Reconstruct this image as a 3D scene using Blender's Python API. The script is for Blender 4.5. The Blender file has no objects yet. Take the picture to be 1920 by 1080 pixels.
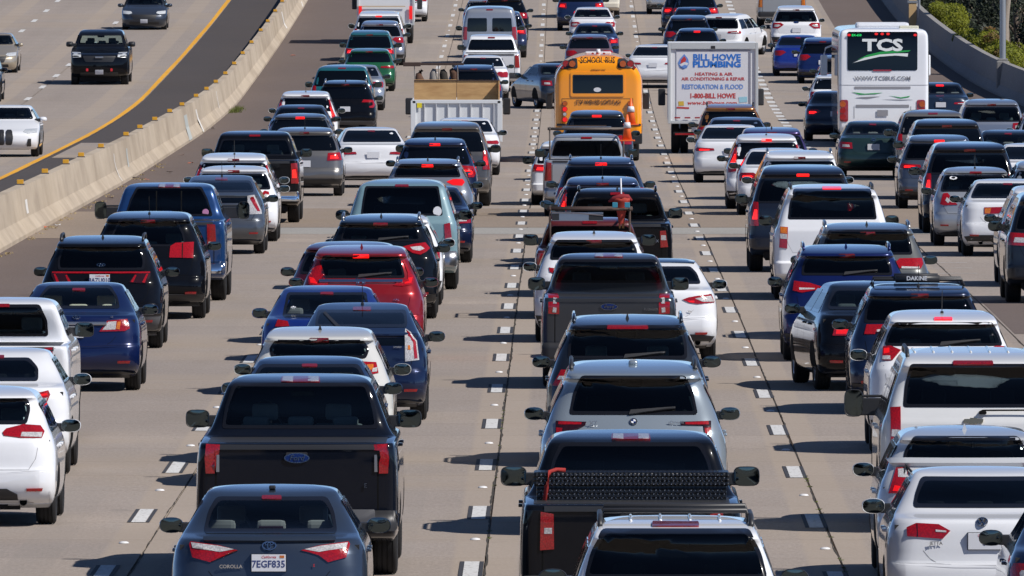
import bpy, bmesh, math, random
from mathutils import Vector, Matrix
R_ = random.Random(7)
rad = math.radians
scene = bpy.context.scene
COL = scene.collection

# ------------------------------------------------------------------ camera, sky, sun, exposure
FPX = 29500.0      # focal length of the long lens, in pixels of a 1920 wide frame
CAMH = 6.75        # height of the overpass viewpoint above the road
VPX = 1063.0       # column the road runs towards
HROW = -190.0      # row of the near road plane's horizon
cd = bpy.data.cameras.new('camera'); cam = bpy.data.objects.new('camera', cd); COL.objects.link(cam)
cd.sensor_width = 36; cd.lens = 36 * FPX / 1920; cd.clip_start = 1; cd.clip_end = 4000
cam.location = (0, 0, CAMH)
cam.rotation_euler = (rad(90) - math.atan((540 - HROW) / FPX), 0, math.atan((VPX - 960) / FPX))
scene.camera = cam

SUN_EL, SUN_BEHIND = 46.0, 27.0     # elevation; degrees the sun stands behind the right-hand side
w = bpy.data.worlds.new('World'); scene.world = w; w.use_nodes = True
nt = w.node_tree; nt.nodes.clear()
sky = nt.nodes.new('ShaderNodeTexSky'); sky.sky_type = 'NISHITA'; sky.sun_disc = False
sky.sun_elevation = rad(SUN_EL); sky.sun_rotation = rad(90 + SUN_BEHIND)
sky.air_density = 0.5; sky.dust_density = 0.0; sky.ozone_density = 4.0; sky.altitude = 2000
bg = nt.nodes.new('ShaderNodeBackground'); bg.inputs[1].default_value = 0.12
wo = nt.nodes.new('ShaderNodeOutputWorld')
nt.links.new(sky.outputs[0], bg.inputs[0]); nt.links.new(bg.outputs[0], wo.inputs[0])
sd = bpy.data.lights.new('sun', 'SUN'); sun = bpy.data.objects.new('sun', sd); COL.objects.link(sun)
sd.energy = 4.9; sd.angle = rad(0.53); sd.color = (1.0, 0.955, 0.90)
az = rad(-SUN_BEHIND)
sdir = Vector((math.cos(az) * math.cos(rad(SUN_EL)), math.sin(az) * math.cos(rad(SUN_EL)), math.sin(rad(SUN_EL))))
sun.rotation_euler = sdir.to_track_quat('Z', 'Y').to_euler()
sun.location = (60, -30, 80)
scene.view_settings.view_transform = 'Standard'
scene.view_settings.look = 'None'; scene.view_settings.exposure = 0.08; scene.view_settings.gamma = 1
scene.view_settings.use_curve_mapping = False
scene.render.engine = 'CYCLES'
scene.cycles.transparent_max_bounces = 12

# ------------------------------------------------------------------ curves and the road's shape
def pchip(pts):
    xs = [p[0] for p in pts]; ys = [p[1] for p in pts]; n = len(xs)
    h = [xs[i+1]-xs[i] for i in range(n-1)]; d = [(ys[i+1]-ys[i])/h[i] for i in range(n-1)]
    m = [0.0]*n; m[0] = d[0]; m[-1] = d[-1]
    for i in range(1, n-1):
        if d[i-1]*d[i] <= 0: m[i] = 0
        else:
            w1 = 2*h[i]+h[i-1]; w2 = h[i]+2*h[i-1]
            m[i] = (w1+w2)/(w1/d[i-1]+w2/d[i])
    def f(x):
        if x <= xs[0]: return ys[0]
        if x >= xs[-1]: return ys[-1]
        lo, hi = 0, n-1
        while hi-lo > 1:
            k = (lo+hi)//2
            if xs[k] <= x: lo = k
            else: hi = k
        t = (x-xs[lo])/h[lo]; t2 = t*t; t3 = t2*t
        return (2*t3-3*t2+1)*ys[lo]+(t3-2*t2+t)*h[lo]*m[lo]+(-2*t3+3*t2)*ys[hi]+(t3-t2)*h[lo]*m[hi]
    return f
_g = pchip([(-400,0),(250,0),(300,-.06),(360,-.20),(410,-.29),(460,-.29),(490,-.22),(517,-.06),(545,.32),(575,.80),(607,1.36),(640,2.0),(680,2.85),(740,4.1),(820,5.8),(1000,9.6),(1600,22)])
def gz(Y): return _g(Y)
def slope(Y): return math.atan((gz(Y+1)-gz(Y-1))/2)
def row(Y, h=0.0): return HROW + FPX*(CAMH-gz(Y)-h)/Y          # image row of a point h above the road
def scl(Y): return FPX/Y                                      # pixels per metre
def solve_row(r, h=0.0, dy=0.0):
    lo, hi = 90.0, 900.0
    for _ in range(50):
        m = (lo+hi)/2
        if row(m+dy, h) > r: lo = m
        else: hi = m
    return (lo+hi)/2
def colX(px, Y): return (px-VPX)/scl(Y)

# ------------------------------------------------------------------ object helpers
MC = {}
def link(o, parent=None):
    COL.objects.link(o)
    if parent is not None: o.parent = parent
    return o
def setm(o, mats):
    for i, m in enumerate(mats):
        if i < len(o.material_slots):
            o.material_slots[i].link = 'OBJECT'; o.material_slots[i].material = m
def mk(name, me, mats, parent=None, loc=None, rot=None, scale=None):
    if not isinstance(mats, (list, tuple)): mats = [mats]
    while len(me.materials) < len(mats): me.materials.append(None)
    o = bpy.data.objects.new(name, me); link(o, parent); setm(o, mats)
    if loc: o.location = loc
    if rot: o.rotation_euler = rot
    if scale: o.scale = scale
    return o
def mesh(verts, faces, name='m', smooth=False, mi=None, sharp=None):
    me = bpy.data.meshes.new(name); me.from_pydata(verts, [], faces)
    if smooth: me.polygons.foreach_set('use_smooth', [True]*len(me.polygons))
    if mi: me.polygons.foreach_set('material_index', mi)
    me.update()
    if sharp: me.set_sharp_from_angle(angle=rad(sharp))
    return me
def bm2me(bm, name='m', smooth=False, sharp=None):
    me = bpy.data.meshes.new(name); bmesh.ops.recalc_face_normals(bm, faces=bm.faces[:]) if False else None
    bm.to_mesh(me); bm.free()
    if smooth: me.polygons.foreach_set('use_smooth', [True]*len(me.polygons))
    if sharp: me.set_sharp_from_angle(angle=rad(sharp))
    return me
class MB:
    """collects simple solids into one mesh"""
    def __init__(s): s.v = []; s.f = []; s.mi = []
    def add(s, vs, fs, mi=0):
        n = len(s.v); s.v += [tuple(v) for v in vs]
        for f in fs: s.f.append(tuple(i+n for i in f)); s.mi.append(mi)
    def box(s, x0, x1, y0, y1, z0, z1, mi=0, ch=0.0):
        if ch <= 0:
            vs = [(x0,y0,z0),(x1,y0,z0),(x1,y1,z0),(x0,y1,z0),(x0,y0,z1),(x1,y0,z1),(x1,y1,z1),(x0,y1,z1)]
            s.add(vs, [(0,3,2,1),(4,5,6,7),(0,1,5,4),(1,2,6,5),(2,3,7,6),(3,0,4,7)], mi)
        else:
            b = bmesh.new(); bmesh.ops.create_cube(b, size=1)
            for v in b.verts: v.co = Vector((x0+(v.co.x+.5)*(x1-x0), y0+(v.co.y+.5)*(y1-y0), z0+(v.co.z+.5)*(z1-z0)))
            c = min(ch, abs(x1-x0)*.45, abs(y1-y0)*.45, abs(z1-z0)*.45)
            bmesh.ops.bevel(b, geom=b.edges[:], offset=c, segments=2, affect='EDGES', profile=.6)
            b.verts.index_update()
            s.add([v.co[:] for v in b.verts], [[v.index for v in f.verts] for f in b.faces], mi); b.free()
        return s
    def tube(s, pts, r, n=8, mi=0, cap=True):
        pts = [Vector(p) for p in pts]; base = len(s.v); up = Vector((0,0,1))
        for i, p in enumerate(pts):
            t = (pts[min(i+1,len(pts)-1)]-pts[max(i-1,0)]).normalized()
            a = t.cross(up) if abs(t.dot(up)) < .95 else t.cross(Vector((1,0,0)))
            a.normalize(); b = t.cross(a); rr = r[i] if isinstance(r,(list,tuple)) else r
            for k in range(n):
                q = p+(a*math.cos(2*math.pi*k/n)+b*math.sin(2*math.pi*k/n))*rr
                s.v.append(q[:])
        for i in range(len(pts)-1):
            for k in range(n):
                k2 = (k+1)%n
                s.f.append((base+i*n+k, base+i*n+k2, base+(i+1)*n+k2, base+(i+1)*n+k)); s.mi.append(mi)
        if cap:
            s.f.append(tuple(base+k for k in range(n))[::-1]); s.mi.append(mi)
            e = base+(len(pts)-1)*n
            s.f.append(tuple(e+k for k in range(n))); s.mi.append(mi)
        return s
    def me(s, name='m', smooth=False, sharp=None): return mesh(s.v, s.f, name, smooth, s.mi, sharp)
def tag(o, label=None, cat=None, group=None, kind=None):
    if label: o['label'] = label
    if cat: o['category'] = cat
    if group: o['group'] = group
    if kind: o['kind'] = kind
    return o
def empty(name, loc=(0,0,0), rot=(0,0,0)):
    o = bpy.data.objects.new(name, None); o.empty_display_size = .2; COL.objects.link(o)
    o.location = loc; o.rotation_euler = rot; return o

# ------------------------------------------------------------------ materials
def newmat(name):
    m = bpy.data.materials.new(name); m.use_nodes = True
    return m, m.node_tree, m.node_tree.nodes['Principled BSDF']
def simple(name, col, rough=.5, metal=0., coat=0., emit=0., spec=.5, coatr=.03):
    m, t, b = newmat(name)
    b.inputs['Base Color'].default_value = (*col, 1); b.inputs['Roughness'].default_value = rough
    b.inputs['Metallic'].default_value = metal; b.inputs['Coat Weight'].default_value = coat
    b.inputs['Coat Roughness'].default_value = coatr; b.inputs['Specular IOR Level'].default_value = spec
    if emit: b.inputs['Emission Color'].default_value = (*col, 1); b.inputs['Emission Strength'].default_value = emit
    return m
def noise(t, scale, detail=4, rough=.6, vec=None, sc=None):
    n = t.nodes.new('ShaderNodeTexNoise'); n.inputs['Scale'].default_value = scale
    n.inputs['Detail'].default_value = detail; n.inputs['Roughness'].default_value = rough
    if vec is not None:
        if sc:
            mp = t.nodes.new('ShaderNodeMapping'); mp.inputs['Scale'].default_value = sc
            t.links.new(vec, mp.inputs[0]); t.links.new(mp.outputs[0], n.inputs['Vector'])
        else: t.links.new(vec, n.inputs['Vector'])
    return n
def ramp(t, fac, stops):
    r = t.nodes.new('ShaderNodeValToRGB'); t.links.new(fac, r.inputs[0])
    e = r.color_ramp.elements
    e[0].position, e[0].color = stops[0][0], (*stops[0][1], 1)
    e[1].position, e[1].color = stops[1][0], (*stops[1][1], 1)
    for p, c in stops[2:]:
        q = e.new(p); q.color = (*c, 1)
    return r
def mixc(t, a, b, fac, mode='MIX'):
    n = t.nodes.new('ShaderNodeMix'); n.data_type = 'RGBA'; n.blend_type = mode
    for s, v in ((0, fac), (6, a), (7, b)):
        if isinstance(v, (int, float)): n.inputs[s].default_value = v
        elif isinstance(v, tuple): n.inputs[s].default_value = (*v, 1)
        else: t.links.new(v, n.inputs[s])
    return n.outputs[2]
PAINTS = {}
def paint(col, metal=0.0, rough=.35, dust=None):
    if dust is None: dust = .5 if max(col) > .12 else .06
    key = (col, metal, rough)
    if key in PAINTS: return PAINTS[key]
    m, t, b = newmat('car_paint')
    tc = t.nodes.new('ShaderNodeTexCoord')
    n1 = noise(t, 1.4, 5, .65, tc.outputs['Object']); n2 = noise(t, 9, 4, .6, tc.outputs['Object'])
    # dust film: settles on the paint in faint uneven patches
    d = t.nodes.new('ShaderNodeMath'); d.operation = 'MULTIPLY'; t.links.new(n1.outputs[0], d.inputs[0]); t.links.new(n2.outputs[0], d.inputs[1])
    r = ramp(t, d.outputs[0], [(.18, (0,0,0)), (.42, (.09*dust,)*3)])
    c = mixc(t, col, (.30,.27,.23), r.outputs[0])
    t.links.new(c, b.inputs['Base Color'])
    b.inputs['Metallic'].default_value = metal; b.inputs['Roughness'].default_value = rough
    b.inputs['Coat Weight'].default_value = 1.0; b.inputs['Coat IOR'].default_value = 1.5 if max(col) > .12 else (1.36 if max(col) > .02 else 1.30)
    b.inputs['Specular IOR Level'].default_value = .5 if metal else .05
    rr = ramp(t, n2.outputs[0], [(.3,(.02,)*3),(.75,(.07,)*3)])
    t.links.new(rr.outputs[0], b.inputs['Coat Roughness'])
    PAINTS[key] = m; return m
def glassmat(name, tint, gl=1.0):
    m = bpy.data.materials.new(name); m.use_nodes = True; t = m.node_tree; t.nodes.clear()
    o = t.nodes.new('ShaderNodeOutputMaterial'); mx = t.nodes.new('ShaderNodeMixShader')
    tr = t.nodes.new('ShaderNodeBsdfTransparent'); tr.inputs[0].default_value = (*tint, 1)
    g = t.nodes.new('ShaderNodeBsdfGlossy'); g.inputs['Roughness'].default_value = .015
    f = t.nodes.new('ShaderNodeFresnel'); f.inputs[0].default_value = 1.45
    t.links.new(f.outputs[0], mx.inputs[0]); t.links.new(tr.outputs[0], mx.inputs[1]); t.links.new(g.outputs[0], mx.inputs[2])
    t.links.new(mx.outputs[0], o.inputs[0]); return m
G_CLEAR = glassmat('window_glass_clear', (.88,.97,.95))
G_MID = glassmat('window_glass_tinted', (.56,.67,.67))
G_DARK = glassmat('window_glass_privacy', (.15,.18,.19))
G_OPAQ = simple('window_glass_black', (.002,.003,.005), .03, spec=.38)
FRIT = simple('black_ceramic_border', (.008,.008,.01), .08)
BLACKP = simple('black_plastic', (.022,.022,.024), .45)
SEAM = simple('panel_gap_shadow_black', (.006,.006,.006), .8, spec=.1)
GREYP = simple('grey_plastic', (.07,.07,.075), .5)
CHROME = simple('chrome', (.75,.76,.78), .08, 1.0)
STEEL = simple('brushed_steel', (.45,.45,.46), .3, 1.0)
MIRROR = simple('mirror_glass', (.085,.11,.12), .06, 1.0)
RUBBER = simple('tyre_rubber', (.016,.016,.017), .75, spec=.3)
UNDER = simple('underbody', (.012,.012,.013), .8, spec=.2)
PLATE = simple('licence_plate_white', (.66,.67,.70), .4)
PLTXT = simple('licence_plate_letters', (.02,.04,.16), .5)
REDTXT = simple('red_lettering', (.55,.02,.03), .4)
def lensmat(name, col, emit=0):
    m, t, b = newmat(name); tc = t.nodes.new('ShaderNodeTexCoord')
    v = t.nodes.new('ShaderNodeTexVoronoi'); v.inputs['Scale'].default_value = 55; t.links.new(tc.outputs['Object'], v.inputs['Vector'])
    dk = tuple(c*.6 for c in col)
    r = ramp(t, v.outputs['Distance'], [(.05, col), (.75, dk)]); t.links.new(r.outputs[0], b.inputs['Base Color'])
    bp = t.nodes.new('ShaderNodeBump'); bp.inputs['Strength'].default_value = .12; bp.inputs['Distance'].default_value = .01
    t.links.new(v.outputs['Distance'], bp.inputs['Height']); t.links.new(bp.outputs[0], b.inputs['Normal'])
    b.inputs['Roughness'].default_value = .18; b.inputs['Coat Weight'].default_value = 1
    if emit:
        b.inputs['Emission Color'].default_value = (1,.008,.006,1); b.inputs['Emission Strength'].default_value = emit
    return m
L_RED = lensmat('tail_lens_red', (.40,.004,.008)); L_REDLIT = lensmat('tail_lens_red_lit', (.40,.004,.005), .65); L_HIGH = lensmat('high_lens_lit', (.5,.004,.004), 1.5); L_RED3 = lensmat('high_lens_red', (.26,.004,.006))
L_CLR = lensmat('tail_lens_clear', (.62,.60,.60)); L_AMB = lensmat('tail_lens_amber', (.75,.20,.02))
L_SMK = lensmat('tail_lens_smoked', (.030,.004,.005)); L_GLOW = lensmat('tail_lens_glowing', (.6,.02,.01), 2.2); L_HEAD = lensmat('headlamp_clear', (.75,.78,.8))
SEATS = {'grey': simple('seat_cloth_grey', (.17,.17,.18), .9), 'beige': simple('seat_cloth_beige', (.50,.46,.38), .9), 'black': simple('seat_cloth_black', (.02,.02,.022), .9)}
# ------------------------------------------------------------------ vehicle bodies: stacks of rounded plan outlines
PR = {
 'sedan': dict(H=1.45, W=1.78, L=4.6,
  R=[(.20,.42),(.28,.14),(.36,.03),(.48,0),(.60,.012),(.66,.05),(.80,.075),(.93,.10),(1.0,.125),(1.03,.16),(1.052,.34),(1.068,.52),(1.09,.62),(1.37,1.30),(1.41,1.48),(1.44,1.85),(1.45,2.2)],
  F=[(.18,4.38),(.28,4.53),(.45,4.6),(.6,4.57),(.7,4.45),(.8,4.1),(.9,3.75),(.98,3.45),(1.03,3.25),(1.1,3.1),(1.37,2.6),(1.41,2.48),(1.44,2.32),(1.45,2.21)],
  Wd=[(.20,.80),(.28,.85),(.45,.885),(.60,.89),(.75,.885),(.9,.865),(1.0,.83),(1.05,.80),(1.09,.775),(1.37,.618),(1.405,.592),(1.428,.54),(1.441,.44),(1.448,.28),(1.45,.08)],
  rc=[(.2,.16),(.5,.2),(.9,.24),(1.05,.26),(1.09,.2),(1.35,.16),(1.45,.04)], b=[(.2,.05),(.9,.07),(1.05,.11),(1.37,.1),(1.45,.02)]),
 'hatch': dict(H=1.5, W=1.78, L=4.3,
  R=[(.2,.42),(.28,.15),(.36,.03),(.48,0),(.6,.01),(.66,.05),(.8,.08),(.93,.12),(.98,.17),(1.02,.22),(1.36,.62),(1.385,.60),(1.40,.58),(1.425,.66),(1.46,1.0),(1.49,1.55),(1.5,2.0)],
  F=[(.2,4.1),(.3,4.22),(.5,4.3),(.65,4.26),(.75,4.1),(.86,3.8),(.95,3.5),(1.0,3.25),(1.04,3.1),(1.38,2.5),(1.43,2.35),(1.47,2.2),(1.5,2.01)],
  Wd=[(.2,.80),(.28,.85),(.45,.885),(.65,.89),(.8,.885),(.92,.86),(1.0,.83),(1.06,.80),(1.2,.745),(1.36,.67),(1.42,.635),(1.46,.58),(1.483,.48),(1.495,.33),(1.5,.08)],
  rc=[(.2,.16),(.5,.2),(.9,.24),(1.05,.2),(1.35,.15),(1.5,.04)], b=[(.2,.05),(.9,.08),(1.37,.1),(1.5,.02)]),
 'prius': dict(H=1.49, W=1.745, L=4.48,
  R=[(.2,.4),(.28,.15),(.36,.03),(.5,0),(.62,.02),(.7,.05),(.9,.06),(1.09,.10),(1.115,.07),(1.135,.07),(1.155,.16),(1.2,.34),(1.4,1.25),(1.44,1.55),(1.475,1.9),(1.49,2.15)],
  F=[(.2,4.3),(.3,4.42),(.5,4.48),(.65,4.42),(.75,4.25),(.86,3.95),(.95,3.7),(1.0,3.5),(1.05,3.3),(1.38,2.6),(1.43,2.45),(1.47,2.3),(1.49,2.16)],
  Wd=[(.2,.79),(.28,.83),(.45,.86),(.65,.872),(.8,.868),(.92,.85),(1.0,.825),(1.1,.775),(1.2,.715),(1.4,.605),(1.45,.57),(1.473,.49),(1.486,.34),(1.49,.08)],
  rc=[(.2,.16),(.5,.2),(.9,.22),(1.1,.18),(1.35,.15),(1.49,.04)], b=[(.2,.05),(.9,.07),(1.37,.08),(1.49,.02)]),
 'suv': dict(H=1.68, W=1.85, L=4.6,
  R=[(.22,.45),(.30,.18),(.38,.04),(.50,0),(.62,.01),(.68,.06),(.85,.09),(1.0,.12),(1.06,.16),(1.10,.19),(1.50,.47),(1.53,.46),(1.545,.40),(1.575,.42),(1.60,.55),(1.64,.95),(1.67,1.6),(1.68,2.1)],
  F=[(.2,4.35),(.3,4.5),(.5,4.6),(.75,4.58),(.85,4.5),(.95,4.2),(1.02,3.9),(1.08,3.6),(1.14,3.4),(1.5,2.85),(1.56,2.7),(1.62,2.5),(1.66,2.3),(1.68,2.11)],
  Wd=[(.22,.84),(.3,.89),(.5,.92),(.7,.925),(.9,.915),(1.02,.88),(1.1,.85),(1.3,.775),(1.5,.685),(1.57,.66),(1.62,.63),(1.65,.585),(1.668,.50),(1.677,.35),(1.68,.08)],
  rc=[(.2,.16),(.5,.2),(.9,.22),(1.1,.18),(1.5,.14),(1.68,.04)], b=[(.2,.05),(.9,.07),(1.5,.08),(1.68,.02)]),
 'bigsuv': dict(H=1.9, W=2.0, L=5.2,
  R=[(.3,.45),(.38,.12),(.45,0),(.62,0),(.66,.07),(.9,.09),(1.15,.11),(1.22,.14),(1.68,.30),(1.72,.27),(1.75,.24),(1.79,.30),(1.83,.5),(1.87,1.0),(1.89,1.8),(1.9,2.4)],
  F=[(.3,4.95),(.45,5.15),(.6,5.2),(.95,5.17),(1.05,5.0),(1.13,4.6),(1.18,4.2),(1.24,3.9),(1.68,3.4),(1.76,3.25),(1.83,3.0),(1.88,2.7),(1.9,2.41)],
  Wd=[(.3,.93),(.4,.98),(.6,1.0),(1.0,.995),(1.15,.97),(1.22,.94),(1.45,.87),(1.68,.79),(1.76,.757),(1.82,.72),(1.862,.66),(1.885,.55),(1.897,.36),(1.9,.08)],
  rc=[(.3,.12),(.5,.14),(1.1,.12),(1.68,.10),(1.9,.04)], b=[(.3,.03),(1.2,.03),(1.68,.04),(1.9,.02)]),
 'pickup': dict(H=1.95, W=2.03, L=5.9,
  R=[(.36,.45),(.42,.12),(.47,.06),(.62,.06),(.66,.11),(1.30,.085),(1.335,.09),(1.35,.13),(1.352,1.75),(1.36,1.85),(1.80,2.03),(1.85,2.07),(1.89,2.2),(1.93,2.6),(1.95,3.2)],
  F=[(.35,5.6),(.5,5.85),(.7,5.9),(1.05,5.87),(1.15,5.7),(1.22,5.2),(1.3,4.75),(1.36,4.55),(1.78,4.0),(1.86,3.8),(1.91,3.55),(1.95,3.21)],
  Wd=[(.35,.95),(.45,1.0),(.7,1.015),(1.1,1.01),(1.3,.99),(1.345,.975),(1.37,.94),(1.6,.845),(1.8,.775),(1.86,.745),(1.905,.70),(1.935,.60),(1.947,.40),(1.95,.08)],
  rc=[(.3,.10),(.5,.10),(1.3,.08),(1.4,.10),(1.8,.08),(1.95,.04)], b=[(.3,.02),(1.3,.015),(1.4,.05),(1.8,.05),(1.95,.02)]),
 'schoolbus': dict(H=2.9, W=2.36, L=10.5,
  R=[(.55,.15),(.6,.02),(.75,0),(2.2,.02),(2.5,.05),(2.7,.13),(2.82,.35),(2.88,.8),(2.9,1.4)],
  F=[(.55,10.2),(.75,10.5),(1.4,10.4),(1.5,9.0),(2.5,8.4),(2.8,8.0),(2.9,7.0)],
  Wd=[(.55,1.12),(.62,1.16),(.9,1.18),(2.1,1.18),(2.3,1.155),(2.45,1.09),(2.6,.97),(2.72,.80),(2.82,.56),(2.88,.3),(2.9,.05)],
  rc=[(.3,.14),(2.3,.16),(2.7,.2),(2.9,.04)], b=[(.3,.02),(2.5,.03),(2.9,.02)]),
 'coach': dict(H=3.4, W=2.59, L=12.5,
  R=[(.40,.30),(.46,.05),(.6,0),(1.6,.02),(2.0,.05),(3.1,.10),(3.25,.13),(3.32,.25),(3.38,.7),(3.4,1.6)],
  F=[(.40,12.2),(.7,12.5),(1.5,12.4),(3.1,12.1),(3.3,11.8),(3.4,10.5)],
  Wd=[(.40,1.24),(.48,1.28),(.7,1.295),(2.9,1.285),(3.15,1.27),(3.27,1.22),(3.34,1.10),(3.38,.8),(3.395,.4),(3.4,.06)],
  rc=[(.3,.08),(3.1,.08),(3.4,.04)], b=[(.3,.02),(3.1,.03),(3.4,.02)]),
 'tallvan': dict(H=2.15, W=2.02, L=5.6,
  R=[(.3,.4),(.38,.1),(.45,0),(.6,0),(.64,.08),(1.9,.16),(2.03,.20),(2.09,.32),(2.13,.7),(2.15,1.4)],
  F=[(.3,5.4),(.5,5.58),(.8,5.6),(1.05,5.3),(1.2,4.9),(1.95,4.1),(2.08,3.8),(2.13,3.2),(2.15,2.6)],
  Wd=[(.3,.95),(.42,1.0),(1.1,1.01),(1.5,.97),(1.95,.87),(2.04,.82),(2.1,.68),(2.14,.4),(2.15,.05)],
  rc=[(.3,.09),(1.9,.10),(2.15,.04)], b=[(.3,.02),(2.1,.03),(2.15,.02)]),
}
for k_, (H_, L_) in {'minivan': (1.9, 4.8)}.items():
    p_ = dict(PR['bigsuv']); p_['W'] = 1.97; PR[k_] = p_
    p_['Wd'] = [(.3,.93),(.4,.965),(.6,.985),(1.0,.98),(1.12,.965),(1.2,.94),(1.45,.86),(1.72,.765),(1.79,.73),(1.84,.66),(1.873,.55),(1.893,.36),(1.9,.08)]
    p_['R'] = [(.3,.45),(.38,.12),(.45,0),(.62,0),(.66,.07),(.9,.08),(1.15,.10),(1.22,.14),(1.72,.34),(1.78,.40),(1.82,.52),(1.86,.85),(1.89,1.5),(1.9,2.1)]

class Shell:
    def __init__(s, kind, W=None, H=None, L=None, roofw=1.0):
        p = PR[kind]; s.kind = kind; s.W = W or p['W']; s.H = H or p['H']; s.L = L or p['L']
        kz = s.H/p['H']; kx = s.W/p['W']; s.kz = kz
        s.R = [(z*kz, y) for z, y in p['R']]; s.F = [(z*kz, y+s.L-p['L']) for z, y in p['F']]
        yR, yF = s.R[-1][1], s.F[-1][1]
        if yF < yR+.01:
            k = (yF-.02-.6)/(yR-.6); s.R = [(z, y if y < .6 or (kind == 'pickup' and z < p['H']*.7*kz) else .6+(y-.6)*k) for z, y in s.R]
        zb = p['H']*.68
        s.Wd = [(z*kz, w_*kx*(1+(roofw-1)*min(1, max(0, (z-zb)/(p['H']*.2))))) for z, w_ in p['Wd']]
        s.yr = pchip(s.R); s.yf = pchip(s.F); s.hw = pchip(s.Wd)
        s.rcf = pchip([(z*kz, r) for z, r in p['rc']]); s.bf_ = pchip([(z*kz, b) for z, b in p['b']])
        s.z0 = max(s.R[0][0], s.F[0][0], s.Wd[0][0]); s.z1 = s.H
        s.ypk = s.R[-1][1]
    def par(s, z):
        yr, yf, hw = s.yr(z), s.yf(z), s.hw(z); b = s.bf_(z)
        span = yf-yr; rc = max(.001, min(s.rcf(z), hw*.9, (span-b-.0)*.3)); b = min(b, span*.2); bf = min(.22 if s.kind not in ('schoolbus','coach') else .08, span*.3)
        return yr, yf, hw, rc, b, bf
    def tap(s, y):
        t = 1.0
        if y < 1.0: t -= .035*(1-y)**2
        if y > s.L-1.3: t -= .07*((y-s.L+1.3)/1.3)**2
        return t
    def rear(s, x, z):
        yr, yf, hw, rc, b, bf = s.par(z); ax = min(abs(x), hw*.996)
        y = yr+b*(ax/hw)**2; d = ax-(hw-rc)
        if d > 0: y += rc-math.sqrt(max(0, rc*rc-d*d))
        return y
    def front(s, x, z):
        yr, yf, hw, rc, b, bf = s.par(z); ax = min(abs(x), hw*.996); rc = rc*1.2
        y = yf-bf*(ax/hw)**2; d = ax-(hw-rc)
        if d > 0: y -= rc-math.sqrt(max(0, rc*rc-d*d))
        return y
    def P(s, side, a, z):
        if side == 'r':
            hw = s.hw(z); a = max(-hw*.996, min(hw*.996, a)); y = s.rear(a, z); return Vector((a*s.tap(y), y, z))
        if side == 'f':
            hw = s.hw(z); a = max(-hw*.996, min(hw*.996, a)); y = s.front(a, z); return Vector((a*s.tap(y), y, z))
        sg = 1 if side == 'R' else -1
        return Vector((sg*s.hw(z)*s.tap(a), a, z))
    def N(s, side, a, z):
        e = .012
        da = s.P(side, a+e, z)-s.P(side, a-e, z); dz = s.P(side, a, z+e)-s.P(side, a, z-e)
        n = da.cross(dz)
        if side in ('f', 'L'): n = -n
        if n.length < 1e-9: n = Vector((0,-1,0))
        n.normalize()
        # outwards
        c = {'r': Vector((0,-1,.3)), 'f': Vector((0,1,.3)), 'R': Vector((1,0,0)), 'L': Vector((-1,0,0))}[side]
        if n.dot(c) < 0: n = -n
        return n
    def topz(s, x, y):
        lo, hi = s.z0+.3*s.H, s.z1
        def inside(z):
            yr, yf, hw, rc, b, bf = s.par(z)
            return abs(x) <= hw*s.tap(y) and yr <= y <= yf
        if not inside(lo): return lo
        for _ in range(30):
            m = (lo+hi)/2
            if inside(m): lo = m
            else: hi = m
        return lo
    def levels(s, n):
        zs = [s.z0+(s.z1-s.z0)*i/500 for i in range(501)]; L = [0]
        for i in range(1, 501):
            a, b = zs[i-1], zs[i]
            dy = abs(s.yr(b)-s.yr(a)); df = abs(s.yf(b)-s.yf(a)); dh = abs(s.hw(b)-s.hw(a))
            L.append(L[-1]+(b-a)+.35*dh+min(.05, .2*dy)+min(.02, .06*df))
        out = set(); j = 0
        for k in range(n+1):
            t = L[-1]*k/n
            while j < 500 and L[j] < t: j += 1
            out.add(round(zs[j], 5))
        for z, _ in s.R: out.add(round(z, 5))
        for z, _ in s.Wd: out.add(round(z, 5))
        out = sorted(q for q in out if s.z0-1e-6 <= q <= s.z1+1e-6)
        r = [out[0]]
        for q in out[1:]:
            if q-r[-1] > .0015: r.append(q)
        return r
    def build(s, nz=52, nr=12, nc=5, ns=22, nf=6, holes=()):
        """holes: (side, polygon) cut out of the skin where see-through glass is set in"""
        Z = s.levels(nz); V = []; tagp = []
        half = []
        for z in Z:
            yr, yf, hw, rc, b, bf = s.par(z); rf = min(rc*1.2, (yf-yr)*.3); pts = []
            for i in range(nr+1):
                x = (hw-rc)*i/nr; pts.append((x, yr+b*(x/hw)**2, 'r', x))
            for i in range(1, nc+1):
                f = math.pi/2*i/nc; x = hw-rc+rc*math.sin(f); pts.append((x, yr+b*(x/hw)**2+rc*(1-math.cos(f)), 'r', x))
            y0 = yr+b+rc; y1 = yf-bf-rf
            for i in range(1, ns): pts.append((hw, y0+(y1-y0)*i/ns, 'S', y0+(y1-y0)*i/ns))
            for i in range(nc, -1, -1):
                f = math.pi/2*i/nc; x = hw-rf+rf*math.sin(f); pts.append((x, yf-bf*(x/hw)**2-rf*(1-math.cos(f)), 'f', x))
            for i in range(nf-1, -1, -1):
                x = (hw-rf)*i/nf; pts.append((x, yf-bf*(x/hw)**2, 'f', x))
            half.append(pts)
        m = len(half[0]); n = 2*m-2
        for z, pts in zip(Z, half):
            ring = [(x*s.tap(y), y, z, sd, a) for x, y, sd, a in pts]+[(-x*s.tap(y), y, z, sd, (-a if sd != 'S' else a)) for x, y, sd, a in pts[-2:0:-1]]
            for i, (x, y, zz, sd, a) in enumerate(ring):
                V.append((x, y, zz)); sd2 = sd if sd != 'S' else ('R' if i < m else 'L'); tagp.append((sd2, a, zz))
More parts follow.
